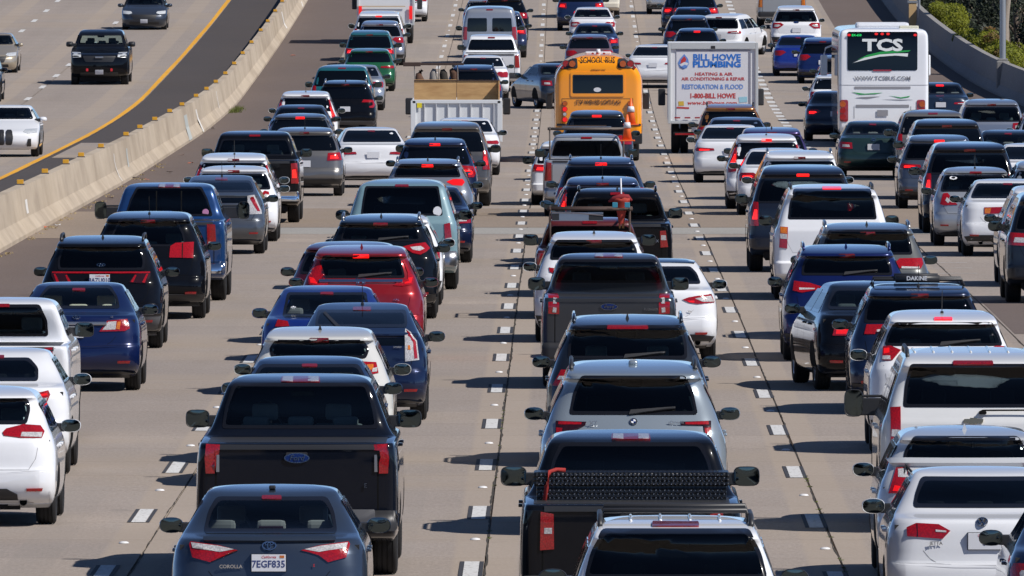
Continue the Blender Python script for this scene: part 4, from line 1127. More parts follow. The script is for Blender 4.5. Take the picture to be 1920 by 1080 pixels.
# scuffs and overpainted patches on the barrier's right face, following its slope
def face_strip(pts, wd, mat, name):
    V = []; F = []
    for i, (y, h) in enumerate(pts):
        x = MX+(.10+(.20-.10)*(.95-h)/.62 if h > .33 else .20+(.38-.20)*(.33-h)/.25)+.004
        for dy in (-wd/2, wd/2): V.append((x, y+dy, gz(y+dy)+h))
    F = [(2*i, 2*i+1, 2*i+3, 2*i+2) for i in range(len(pts)-1)]; return mk(name, mesh(V, F), mat, med)
def onface(px, rw):
    # locate a spot on the barrier's road-side face from where it shows
    best = None
    for k in range(0, 60):
        h = .05+.85*k/60; x = MX+(.10+(.10)*(.95-h)/.62 if h > .33 else .20+.18*(.33-h)/.25)
        Y = FPX*(-x)/(VPX-px); e = abs(row(Y, h)-rw)
        if best is None or e < best[0]: best = (e, Y, h)
    return best[1], best[2]
for seq, wd, mt in (([(213,288),(214,300),(217,314),(223,330),(229,339)], .35, PAINTED), ([(237,278),(238,292),(240,305),(241,312)], 1.0, PGREY), ([(48,374),(50,390),(52,400)], 1.2, PAINTED), ([(367,205),(371,222),(382,250)], 1.3, PAINTED), ([(347,215),(351,238),(358,262)], 3.4, PGREY), ([(405,170),(408,188),(411,203)], .45, PAINTED), ([(497,48),(501,30)], 1.5, PAINTED), ([(528,22),(533,44),(538,52)], 1.2, PAINTED), ([(565,3),(568,12)], 1.1, PAINTED)):
    face_strip([onface(*p) for p in seq], wd, mt, 'paint_scuff')
# dust, dry weeds and litter against the foot of the barrier
rr_ = random.Random(11)
tag(tufts('dry_weeds', [(MX+.45+abs(rr_.gauss(0,.07)), rr_.uniform(250, 420)) for _i in range(60)], DRY, .035, 14, .05, 4), 'dry straw-coloured weeds along the foot of the median barrier', 'weeds')
tag(tufts('green_weeds', [(MX+.55, solve_row(211)), (MX+.6, solve_row(208)), (MX+.6, solve_row(205))], WEED, .13, 90, .10, 5), 'small green weed clump at the median barrier foot', 'weeds')
LIT = [simple('litter_white', (.6,.6,.6), .6), simple('litter_orange', (.5,.12,.04), .6), simple('litter_brown', (.12,.08,.06), .8)]
LITQ = ['pale', 'orange', 'dark']; LITP = ['crumpled plastic wrapper', 'torn scrap of cardboard', 'flattened paper cup', 'piece of tyre tread', 'bent plastic lid', 'scrap of foil']
for i, (px, r) in enumerate(((108,424),(86,428),(207,373),(157,378),(275,338),(340,292),(252,335),(358,307),(318,325),(400,242),(549,105),(130,395))):
    y = solve_row(r); x = colX(px, y); mb = MB(); n = 7
    V = [(.0,0,.02)]+[(.10*math.cos(a)*rr_.uniform(.5,1.2), .16*math.sin(a)*rr_.uniform(.5,1.2), rr_.uniform(.005,.05)) for a in [2*math.pi*k/n for k in range(n)]]
    o = mk('litter', mesh(V, [(0, 1+k, 1+(k+1)%n) for k in range(n)]), LIT[i % 3], None, (x, y, gz(y)+.008))
    tag(o, '%s %s lying on the left shoulder by the barrier' % (LITQ[i % 3], LITP[i % 6]), 'litter', 'litter on the left shoulder')

# ------------------------------------------------------------------ the planted bank to the right
BARK = asphalt_mat('bark', (.16,.12,.09), (.07,.05,.04), (.22,.19,.15)); BARKP = asphalt_mat('pale_bark', (.34,.29,.24), (.18,.14,.11), (.38,.33,.28))
def leafmat(name, a, b_):
    m, t, b = newmat(name); geo = t.nodes.new('ShaderNodeNewGeometry'); n = noise(t, 1.2, 3, .6, geo.outputs['Position'])
    r = ramp(t, n.outputs[0], [(.3, a), (.7, b_)]); t.links.new(r.outputs[0], b.inputs['Base Color']); b.inputs['Roughness'].default_value = .6
    b.inputs['Specular IOR Level'].default_value = .3; return m
LEAFD = leafmat('dark_leaves', (.010,.015,.009), (.022,.032,.015)); LEAFG = leafmat('bright_leaves', (.085,.105,.004), (.165,.17,.006)); LEAFR = leafmat('rusty_leaves', (.16,.07,.02), (.10,.09,.02))
def foliage(centers, n, size, seed):
    rr = random.Random(seed); V = []; F = []
    for _i in range(n):
        c = rr.choice(centers); d = Vector((rr.gauss(0,1), rr.gauss(0,1), rr.gauss(0,1))).normalized()*(rr.random()**.35)
        p = Vector((c[0]+d.x*c[3], c[1]+d.y*c[3], c[2]+d.z*c[3]*.8)); a = Vector((rr.gauss(0,1), rr.gauss(0,1), rr.gauss(0,1))).normalized(); b = a.orthogonal().normalized(); s_ = size*rr.uniform(.6,1.4)
        k = len(V); V += [(p-a*s_)[:], (p+b*s_*.45)[:], (p+a*s_)[:], (p-b*s_*.45)[:]]; F.append((k, k+1, k+2, k+3))
    return mesh(V, F)
def tree(x, y, h, cr, seed, label, leaf=LEAFD, bark=BARK, name='tree', lean=0, group='trees beyond the right barrier', n=13000, low=.25):
    rr = random.Random(seed); z0 = gz(y)-.14; o = empty(name, (x, y, z0)); tag(o, label, 'tree', group)
    mb = MB(); pts = [(lean*t*h*.1+.12*math.sin(t*5+seed), 0, h*.75*t) for t in [i/8 for i in range(9)]]; mb.tube(pts, [.20-.016*i for i in range(9)], 9)
    cs = []
    for i in range(15):
        a = rr.uniform(0, 6.28); q = rr.uniform(.2, 1)*cr; zz = h*rr.uniform(low, 1.0)
        cs.append((q*math.cos(a), q*math.sin(a), zz, cr*rr.uniform(.30, .52)))
        st = pts[min(8, int(zz/h*8))]
        if i < 8: mb.tube([(st[0], 0, max(.5, zz*.7)), (q*.5*math.cos(a), q*.5*math.sin(a), zz*.88), cs[-1][:3]], [.07, .045, .02], 6)
    mk('trunk', mb.me('t', True), bark, o); mk('crown', foliage(cs, n, .085, seed), leaf, o); return o
def bankz(x, y):
    t = x-rbx(y); g = gz(y)
    if t < 1.6: return g-.12
    return g-.12-min(6.5, (t-1.6)*2.2)
TL = ['tall dark tree at the top right corner behind the lamp post', 'dark spreading tree just left of the lamp post', 'dark tree leaning over the pale slender trunk', 'dense dark tree farthest right beyond the barrier', 'low dark tree behind the yellow-green bushes', 'dark round tree beside the tan post', 'deep shaded tree far behind the bushes', 'dark feathery tree between the two posts', 'dark tree crown behind the thin white pole', 'dark low-branched tree at the very top above the bushes', 'broad dark tree behind the right-hand bushes', 'small dark tree filling the gap beside the lamp post', 'dark tree right of the tan post at the top edge', 'dark tree between the tan post and the first bush', 'far dark tree close behind the tan post', 'farthest dark tree above the bright bush', 'tall far dark tree above the hedge']
def ctree(x, y, h, cr, seed, label, **kw):
    global _gz_save
    o = tree(x, y, h, cr, seed, label, **kw); o.location.z = bankz(x, y)-.1; return o
for i, (y, cr, ex) in enumerate(((540,2.0,.4), (556,2.1,.2), (570,2.0,0), (586,2.0,0), (602,2.0,0), (620,2.2,0), (640,2.4,0), (662,2.6,0), (690,2.8,0), (560,2.6,3.5), (600,3.0,4.0), (650,3.4,5.0), (715,2.2,-.6), (735,2.4,0), (760,2.4,-.3), (790,2.8,1.5), (820,3.0,3.0))):
    ctree(rbx(y)+1.5*cr+.75+ex, y, 9+ex+(i % 3), cr, 20+i, TL[i], low=.0, n=13000)
y = 566; t_ = tree(rbx(y)+2.1, y, 6.0, 1.3, 41, 'slender tree with pale peeling trunk above the bushes', bark=BARKP, n=500, low=.75)
BL = ['bright yellow-green bush at the upper end of the hedge by the barrier', 'bright green bush against the barrier left of the pale trunk', 'yellow-green bush between the pale trunk and the lamp post', 'rust-tinged bush in the middle of the hedge', 'low olive bush just left of the lamp post', 'round green bush right of the lamp post', 'green bush at the right edge behind the barrier', 'small olive bush behind the lamp post foot']
def ysolve(px, off):
    lo, hi = 400, 760
    for _i in range(40):
        m = (lo+hi)/2
        if VPX+(rbx(m)+off)*scl(m) > px: lo = m
        else: hi = m
    return lo
for i, (px, off, w2, mt) in enumerate(((1768,1.25,.55,LEAFG), (1793,1.3,.6,LEAFG), (1838,1.3,.6,LEAFG), (1858,1.7,.5,LEAFR), (1868,1.25,.5,LEAFG), (1905,1.3,.65,LEAFG), (1932,1.3,.7,LEAFG), (1886,1.6,.45,LEAFR))):
    y = ysolve(px, off); x = rbx(y)+off; rr = random.Random(i)
    o = empty('bush', (x, y, gz(y)-.1)); tag(o, BL[i], 'bush', 'bushes behind the right barrier')
    cs = [(rr.gauss(0,w2*.35), rr.gauss(0,2.2), .5+rr.uniform(0,.55+w2*.4), w2*rr.uniform(.45,.7)) for _i in range(12)]
    mk('foliage', foliage(cs, 4200, .05, 60+i), mt, o); mk('stem', MB().tube([(0,0,0),(.05,0,.5),(.15,.1,1.0)], [.04,.03,.01], 6).me('s', True), BARK, o)
# posts
GALV = simple('galvanised_steel', (.36,.37,.38), .45, .6); TAN = simple('tan_timber', (.55,.37,.18), .7)
y = solve_row(176); x = colX(1880, y); lo = empty('lamp_post', (x, y, gz(y))); tag(lo, 'grey steel lamp post on the right barrier among the bushes', 'lamp post')
mk('pole', MB().tube([(0,0,1.05),(0,0,5),(0,0,9.5),(0,0,10)], [.105,.095,.07,.07], 16).me('p', True, 40), GALV, lo); mk('pedestal', MB().box(-.22,.22,-.3,.3,.0,1.12,0,.04).box(-.17,.17,-.17,.17,1.12,1.2,0,.02).me(), BARR, lo)
mk('lamp_arm', MB().tube([(0,0,9.8),(-.8,0,10.3),(-2.2,0,10.5)], .05, 8).me('p', True), GALV, lo); mk('lamp_head', MB().box(-2.9,-2.1,-.16,.16,10.42,10.56,0,.05).me(), GALV, lo)
y = solve_row(66); x = colX(1711, y); o = empty('sign_post', (x, y, gz(y))); tag(o, 'square tan timber post beside a thin white pole at the top', 'post'); mk('post', MB().box(-.15,.15,-.1,.1,0,5,0,.01).me(), TAN, o)
for zz in (1.25,): mk('bracket', MB().box(-.2,.2,-.12,.12,zz,zz+.1,0,.01).me(), GALV, o)
y = solve_row(68); x = colX(1723, y); o = empty('white_pole', (x, y, gz(y))); tag(o, 'thin white pole standing right of the tan timber post', 'pole'); mk('pole', MB().tube([(0,0,0),(0,0,6)], .05, 10).me('p', True), simple('white_painted_steel', (.6,.64,.68), .4), o); mk('base_plate', MB().box(-.12,.12,-.12,.12,0,.04).me(), GALV, o)
offs = [.75, 1.6, 2.6, 3.8, 5.2, 9, 20, 60, 300]; V_ = []; F_ = []; ys_ = list(range(-400, 1104, 8))
for y in ys_:
    for q in offs: V_.append((rbx(y)+q, y, bankz(rbx(y)+q, y)))
n_ = len(offs); F_ = [(i*n_+k, i*n_+k+1, (i+1)*n_+k+1, (i+1)*n_+k) for i in range(len(ys_)-1) for k in range(n_-1)]
tag(mk('bank', mesh(V_, F_), asphalt_mat('leaf_litter', (.045,.038,.022), (.025,.022,.014), (.06,.045,.02))), kind='structure')
# ------------------------------------------------------------------ colours
WHT=(.70,.71,.73); PEARL=(.62,.62,.60); SILV=(.40,.43,.47); GREY=(.11,.12,.135); DGREY=(.030,.034,.042); BLK=(.0035,.004,.006); NAVY=(.005,.012,.045)
BLUE=(.006,.035,.20); BBLUE=(.005,.026,.19); TEAL=(.006,.10,.125); PTEAL=(.16,.27,.31); RED=(.30,.006,.010); CRIM=(.07,.006,.014); GREEN=(.014,.11,.045); DGREEN=(.012,.035,.035); TAN_=(.16,.155,.14)
SG='cars queuing in the carriageway'
V = vehicle
BLUSTK = simple('blue_sticker',(.03,.16,.6),.5); PNKSTK = simple('pink_sticker',(.6,.25,.42),.5)
YELS = simple('yellow_sticker',(.7,.45,.08),.5)
# ================= left lane (next to the median), nearest first
V('hatchback','white hatchback at the bottom left with round exhaust tip and dark tinted rear glass','car','hatch',-51,722,WHT,W=1.78,H=1.47,lod=0,gl='mid',
  glass=[(46,794),(52,768),(47,750)],lights=[(L_RED,[(5,812),(12,805),(45,797),(76,799),(84,810),(80,822),(40,822),(8,818)],[(L_CLR,[(42,812),(80,812),(79,821),(40,820)])])],exh=1,plate=False,trim=.42,trimm='diffuser',group=SG)
V('sedan','white sedan second from the bottom in the far left lane with dark rear glass','car','sedan',-14,651,WHT,W=1.80,lod=0,gl='dark',glass=[(67,713),(67,690),(50,674)],lights=[(L_RED,[(65,739),(92,733),(96,741),(89,757),(76,756)],[(L_REDLIT,[(70,741),(90,738),(91,742),(73,745)]),(L_CLR,[(76,750),(91,746),(88,755),(78,755)])])],mir=None,group=SG)
V('pickup_truck','white pickup truck with a cab-high rear window at the left edge','pickup truck','pickup',-10,557,WHT,W=1.86,H=1.76,L=5.4,lod=0,gl='mid',glass=[(86,629),(84,600),(70,574)],lights=[(L_RED,[(86,653),(101,652),(103,690),(99,705),(90,690)],[(L_AMB,[(89,678),(101,676),(101,688),(91,688)]),(L_CLR,[(91,690),(101,690),(99,702)])])],bumper=None,mir='black',group=SG)
V('sedan','dark blue sedan with chrome trunk bar and pale beige headrests in the left lane','car','sedan',142,528,(.003,.011,.065),.3,.3,W=1.77,H=1.46,lod=0,gl='clear',seat='beige',
  glass=[(221,577),(216,556),(203,538)],lights=[(L_RED,[(187,622),(202,602),(240,599),(245,616),(236,621)],[(L_CLR,[(193,619),(204,604),(220,603),(218,618)]),(L_AMB,[(219,617),(222,604),(228,604),(226,618)])])],
  plate=((135,623),'6UVN672'),bdg=('three_ovals',(135,595),.11),text=[('LE',209,594,.035,CHROME)],fin=None,group=SG,
  extra=lambda r,sh,X,Y,lp,P: mk('chrome_bar', MB().box(-lp((200,606))[0],lp((200,606))[0],-.0,.05,lp((200,610))[1],lp((200,603))[1],0,.012).me(),STEEL,r,(0,sh.rear(0,lp((200,606))[1])-.025,0)))
V('suv','black crossover with a thin red light bar across its tail in the left lane','SUV','suv',188,441,BLK,.0,.3,W=1.87,H=1.67,lod=0,gl='dark',glass=[(268,505),(269,490),(262,464)],third=False,
  lights=[(L_SMK,[(243,530),(255,514),(283,512),(283,518),(276,532)],[(L_RED,[(246,529),(254,516),(257,517),(251,530)]),(L_RED,[(268,530),(276,514),(279,515),(273,531)])])],
  plate=((186,524),'8AZU010'),bdg=('slanted_h',(185,497),.13),rails='black',fin='black',trim=.52,trimm='grey',group=SG,
  extra=lambda r,sh,X,Y,lp,P: (mk('light_bar', patch(sh,'r',full([(lp((282,513))[0],lp((282,513))[1]),(lp((282,510))[0],lp((282,510))[1])]),.012,.02),L_RED,r)))
V('suv','black crossover with split red tail lights just behind a blue pickup','SUV','suv',276,396,BLK,.0,.3,W=1.88,H=1.70,L=4.8,lod=0,gl='mid',glass=[(347,461),(342,438),(328,412)],fin='whip',
  lights=[(L_RED,[(320,462),(330,456),(364,454),(364,484),(318,483)],[(SEAM,[(342,457),(344,457),(344,484),(342,484)])])],group=SG)
V('pickup_truck','bright blue pickup truck with large towing mirrors and chrome rear bumper','pickup truck','pickup',311,342,(.008,.05,.17),.4,.3,W=2.02,H=1.95,lod=0,gl='dark',glass=[(396,404),(386,372),(375,352)],
  lights=[(L_RED,[(390,420),(406,421),(408,460),(391,460)],[(L_CLR,[(393,453),(407,453),(407,459),(393,459)])])],third=((283,345),(325,352),'cargo'),mir='tow',group=SG,
  extra=lambda r,sh,X,Y,lp,P: (mk('sliding_window_frame', patch(sh,'r',[(-.22,1.40),(-.20,1.40),(-.20,1.82),(-.22,1.82)],.012,.01),SEAM,r), mk('sticker', MB().box(-.13,.05,sh.rear(0,1.44)-.02,sh.rear(0,1.44)-.014,1.43,1.49).me(),BLUSTK,r), mk('sticker', disc_me(.055,.055,.002),PNKSTK,r,(.62,sh.rear(.62,1.47)-.02,1.47)), mk('sliding_window_frame', patch(sh,'r',[(.20,1.40),(.22,1.40),(.22,1.82),(.20,1.82)],.012,.01),SEAM,r)))
V('hatchback','grey liftback with split rear window left of a white car','car','prius',412,328,GREY,.7,.35,lod=0,gl='mid',lights=[(L_CLR,[(465,367),(478,366),(491,394),(492,401),(466,402)],[(L_RED,[(467,369),(476,368),(489,396),(484,396),(472,376)])])],fin='whip',group=SG)
V('hatchback','white hatchback directly ahead of the grey liftback in the left lane','car','hatch',437,310,WHT,W=1.80,H=1.50,lod=0,gl='clear',fin='whip',lights=[(L_RED,[(489,366),(497,358),(505,360),(507,372),(495,372)],[(L_CLR,[(492,371),(499,364),(505,366),(504,371)])])],group=SG)
V('suv','white crossover with pillar tail lights half hidden by a white hatchback','SUV','suv',437,286,WHT,W=1.82,H=1.68,lsh='pillar',fin='whip',lod=1,group=SG)
V('pickup_truck','tall black pickup truck with upright red tail lights in the left lane','pickup truck','pickup',474,245,BLK,0,.3,W=2.0,H=1.93,lsh='vert',llit=True,lod=0,gl='mid',group=SG)
V('minivan','grey-brown crossover wagon with tinted glass beside the black pickup','SUV','suv',570,238,(.17,.165,.16),.6,.35,W=1.84,H=1.60,llit=True,fin='whip',lod=1,lsh='block',plate=None,group=SG)
V('sedan','grey hatchback with its high brake light glowing bright red','car','hatch',562,212,(.09,.10,.12),.6,.35,W=1.80,H=1.53,tlit=True,lod=1,group=SG)
V('sedan','blue-grey sedan with greenish see-through windows behind a white crossover','car','sedan',563,196,(.05,.08,.14),.5,.35,lod=0,gl='clear',group=SG)
V('suv','white crossover with tall red pillar lights beside the median barrier','SUV','suv',572,170,WHT,H=1.66,W=1.82,lsh='pillar',llit=True,fin='whip',lod=1,group=SG)
V('suv','black crossover with white licence plate between a white crossover and a silver car','SUV','suv',647,150,BLK,0,.3,H=1.60,W=1.84,lsh='cshape',rails='silver',fin='black',lod=1,trimm='grey',group=SG)
V('minivan','dark teal minivan with black glass in the left lane','van','minivan',641,121,TEAL,.2,.35,H=1.85,lod=1,group=SG)
V('sedan','silver sedan peeking out right of the dark teal minivan','car','sedan',669,121,SILV,.6,.3,H=1.46,W=1.80,lod=1,group=SG)
V('hatchback','green liftback car with a bright green tail','car','hatch',692,90,GREEN,.3,.3,H=1.44,lod=1,lsh='slim',group=SG)
V('suv','teal boxy SUV with its rear glass facing a green car','SUV','bigsuv',693,56,TEAL,.1,.4,W=1.80,H=1.70,L=4.6,lod=1,lsh='block',llit=True,group=SG)
V('suv','silver-grey crossover partly hidden behind the teal boxy SUV','SUV','suv',712,38,(.30,.32,.38),.6,.3,H=1.60,W=1.82,lod=1,group=SG)
V('pickup_truck','white pickup truck with a glazed cap in front of a white box truck','pickup truck','bigsuv',710,20,WHT,W=1.95,H=1.80,L=5.6,lod=1,tlit=True,group=SG)
V('sedan','white car at the top edge right of the white box truck','car','hatch',760,None,WHT,yg=40,lod=1,lsh='slim',plate=False,group=SG)

# ================= second lane
V('sedan','slate blue-grey sedan nearest the camera with licence plate and red trunk letter','car','sedan',504,908,(.045,.062,.092),.6,.32,W=1.776,H=1.455,L=4.64,roofw=.98,lod=0,gl='clear',seat='grey',
  glass=[(627,998),(620,958),(607,936)],lights=[(L_RED,[(565,1033),(600,1024),(655,1017),(658,1022),(652,1046),(618,1055),(600,1042),(580,1036)],[(L_CLR,[(572,1031),(602,1025),(654,1019),(651,1029),(618,1033),(600,1036)])])],
  plate=((503,1056),'7EGF835'),bdg=('three_ovals',(502,1024),.13),text=[('COROLLA',432,1063,.045,CHROME),('S',588,1061,.035,REDTXT)],drv=(.5,.5,.52),group=SG,
  extra=lambda r,sh,X,Y,lp,P: (mk('trunk_lip_spoiler', patch(sh,'r',rpoly(full([(.60,1.010),(.60,1.035)]),.01),.03,.03),P,r), mk('antenna', MB().box(-.03,.03,1.55,1.66,1.432,1.465,0,.012).me(),BLACKP,r),
   mk('high_brake_light', MB().box(-.11,.11,.93,.97,1.10,1.125,0,.006).me(),L_SMK,r)))
V('pickup_truck','large black pickup truck with oval blue tailgate badge and angular red lights','pickup truck','pickup',556,700,(.004,.006,.012),.0,.3,W=2.03,H=1.95,lod=0,gl='mid',roofw=.97,
  glass=[(704,802),(697,760),(686,722)],third=((525,707),(600,718),'cargo'),lights=[(L_REDLIT if False else L_RED,[(705,835),(731,834),(734,860),(732,888),(715,888),(715,867),(718,858),(716,845),(705,844)],[(STEEL,[(706,853),(711,853),(712,885),(706,885)])])],
  bdg=('oval_blue',(554,859),.255),text=[('E',685,911,.06,CHROME)],bumper=BLACKP,plate=False,group=SG,drv=(.03,.03,.035),
  extra=lambda r,sh,X,Y,lp,P: [mk('cargo_camera', MB().box(-.03,.03,.07,.10,1.20,1.235,0,.008).me(),BLACKP,r)]+[mk('tow_hook', MB().box(sg*.84-.03,sg*.84+.03,-.02,.04,.50,.56,0,.01).me(),STEEL,r) for sg in (1,-1)]+[mk('bumper_step', patch(sh,'r',rpoly([(sg*.50,.56),(sg*.80,.56),(sg*.80,.64),(sg*.50,.64)],.02),.062,.01),GREYP,r) for sg in (1,-1)])
V('sedan','blue sedan with see-through windows right ahead of the large black pickup','car','sedan',577,667,(.02,.045,.11),.5,.32,lod=0,gl='clear',seat='beige',group=SG,plate=None,extra=None)
V('hatchback','pale grey-white crossover hatchback with C-shaped tail lights and black roof fin','car','suv',597,612,(.52,.52,.50),0,.35,W=1.80,H=1.60,L=4.46,lod=0,gl='mid',
  glass=[(683,671),(689,655),(678,641)],lights=[(L_RED,[(679,681),(683,679),(706,680),(711,700),(688,705),(683,692)],[(L_AMB,[(687,685),(701,684),(701,694),(689,696)]),(L_CLR,[(700,692),(708,690),(708,698),(699,699)])])],fin='black',wiper=False,trim=.5,group=SG,text=[])
V('hatchback','dark blue liftback with clear-and-red vertical tail lights and a whip antenna','car','prius',676,567,(.005,.013,.05),.5,.3,lod=0,gl='mid',
  glass=[(760,612),(759,598),(757,584)],lights=[(L_CLR,[(761,617),(772,624),(783,640),(788,675),(762,678)],[(L_RED,[(763,620),(770,625),(781,641),(785,672),(779,673),(776,642),(768,631)]),(L_AMB,[(767,648),(771,648),(772,656),(767,656)])])],fin='whip',wiper=False,group=SG,text=[('HYBRID',745,651,.03,CHROME)],
  extra=lambda r,sh,X,Y,lp,P: mk('wiper', patch(sh,'r',[(-.50,1.37),(-.47,1.38),(-.27,1.21),(-.02,1.16),(-.02,1.15),(-.30,1.185)],.02,.015),BLACKP,r))
V('sedan','bright blue sedan with a white skull sticker in its rear window','car','sedan',610,535,BBLUE,.3,.3,lod=0,gl='clear',glass=[(690,593),(686,570),(683,551)],lights=[(L_RED,[(680,612),(683,603),(702,600),(707,613)])],group=SG,
  extra=lambda r,sh,X,Y,lp,P: (lambda c: mk('sticker', text_me('*',.15,.001,.006),PLATE,r,((548-VPX)/scl(Y)-X,sh.rear(.4,c[1])-.02,c[1]),(rad(-50),0,0)))(lp((548,580))))
V('suv','bright red crossover with a chrome tail strip and L-shaped lights','SUV','suv',676,459,RED,.5,.28,W=1.86,H=1.67,lod=0,gl='mid',glass=[(757,520),(752,500),(745,481)],fin='body',wiper=True,
  lights=[(L_RED,[(745,531),(765,524),(765,512),(755,489),(758,487),(770,512),(777,520),(775,534),(756,537),(738,536)],[(L_REDLIT,[(766,522),(774,520),(772,531),(760,533),(760,530),(768,528)])])],bdg=('letter_h',(676,528),.15),tlit=True,group=SG,plate=None,text=[('AWD',743,562,.035,CHROME)],
  extra=lambda r,sh,X,Y,lp,P: mk('chrome_strip', patch(sh,'r',rpoly(full([(lp((756,527))[0],lp((756,531))[1]),(lp((756,521))[0],lp((756,526))[1])]),.01),.03,.04),CHROME,r))
V('sedan','dark crimson car mostly hidden behind the bright red crossover','car','hatch',655,452,CRIM,.4,.3,W=1.84,H=1.52,lod=0,gl='dark',lsh='slim',group=SG)
V('suv','black crossover with swept red tail lights behind the bright red crossover','SUV','suv',713,402,(.004,.006,.010),0,.3,W=1.85,H=1.65,lod=0,gl='mid',glass=[(787,451),(783,436),(777,421)],
  lights=[(L_RED,[(756,463),(768,460),(777,458),(798,455),(807,466),(800,473),(790,478),(775,475),(762,467)],[(L_CLR,[(770,464),(790,462),(797,467),(788,471),(775,469)])])],rails='silver',fin='black',wiper=True,drv=(.6,.6,.6),group=SG,
  extra=lambda r,sh,X,Y,lp,P: mk('sticker', MB().box(-.24,-.13,sh.rear(.2,1.17)-.02,sh.rear(.2,1.17)-.012,1.155,1.20).me(),YELS,r))
V('sedan','white crossover mostly hidden behind the black one with silver roof rails','car','suv',727,400,WHT,W=1.84,H=1.50,lod=1,group=SG)
V('minivan','pale teal older minivan with a large dark rear window and white sticker','van','minivan',753,335,PTEAL,.1,.5,W=1.96,H=1.90,lod=0,gl='dark',glass=[(829,403),(825,375),(820,351)],
  lights=[(L_RED,[(835,420),(846,418),(850,452),(837,454)],[(L_CLR,[(838,447),(849,445),(850,451),(839,452)])])],bumper=STEEL,mir='black',group=SG,
  extra=lambda r,sh,X,Y,lp,P: (lambda c: mk('round_sticker', disc_me(.075,.085,.002),PLATE,r,((820-VPX)/scl(Y)-X,sh.rear(.6,c[1])-.012,c[1]),(rad(-12),0,0)))(lp((820,396))))
V('sedan','dark navy sedan right of the pale teal minivan','car','sedan',796,None,NAVY,.3,.3,yg=492,W=1.80,H=1.42,lod=0,gl='dark',lsh='block',group=SG)
V('suv','silver crossover with a green sticker behind its glass and lit high brake light','SUV','suv',801,297,(.26,.29,.34),.6,.3,W=1.86,H=1.60,rails='silver',fin='white',tlit=True,lod=0,gl='mid',glass=[(862,331),(858,318),(850,309)],lights=[(L_REDLIT,[(838,341),(850,336),(868,336),(872,342),(868,348),(850,347)])],group=SG)
V('suv','navy crossover with bright glints on its right side beside the black full-size SUV','SUV','suv',815,258,(.008,.018,.06),.3,.3,W=1.86,H=1.68,tlit=True,llit=True,fin='black',lod=1,lsh='cshape',group=SG)
V('suv','dark grey full-size SUV behind the white dump bed truck','SUV','bigsuv',838,227,(.12,.115,.11),.5,.3,W=2.0,H=1.90,lsh='vert',llit=True,lod=1,roofw=.98,group=SG)
V('sedan','white sedan beside the full-size SUV at the tail of the dump bed truck','car','sedan',871,None,WHT,yg=328,W=1.82,H=1.45,lod=1,lsh='slim',group=SG)
V('sedan','white sedan turning between the first two lanes below the black crossover','car','sedan',700,238,WHT,W=1.82,H=1.45,yaw=3,lod=1,lsh='slim',bdg=None,group=SG)
V('suv','navy SUV with red high brake light in front of a white sedan','SUV','suv',888,121,(.01,.02,.06),.3,.3,H=1.66,W=1.84,tlit=False,rails='body',lod=1,gl='clear',group=SG)
V('sedan','white sedan squeezed between the navy SUV and a white pickup','car','sedan',905,103,WHT,lod=1,group=SG)
V('pickup_truck','white pickup truck standing behind the silver panel van','pickup truck','pickup',921,64,WHT,W=2.0,H=1.90,lod=1,lsh='vert',bumper=BLACKP,group=SG)
V('van','silver-grey panel van with two rear door windows','van','tallvan',918,12,(.34,.36,.40),.5,.35,H=2.1,lod=1,lsh='vert',group=SG)
V('suv','dark blue SUV with bright red lights right of the silver panel van','SUV','suv',941,20,(.02,.03,.08),.3,.3,H=1.7,W=1.86,llit=True,lod=1,group=SG)
V('suv','black SUV at the top edge above the dark blue SUV','SUV','suv',946,None,BLK,yg=76,lod=1,group=SG)
V('sedan','silver car roof at the top edge above the panel van','car','hatch',910,-4,SILV,.5,.3,lod=1,group=SG)

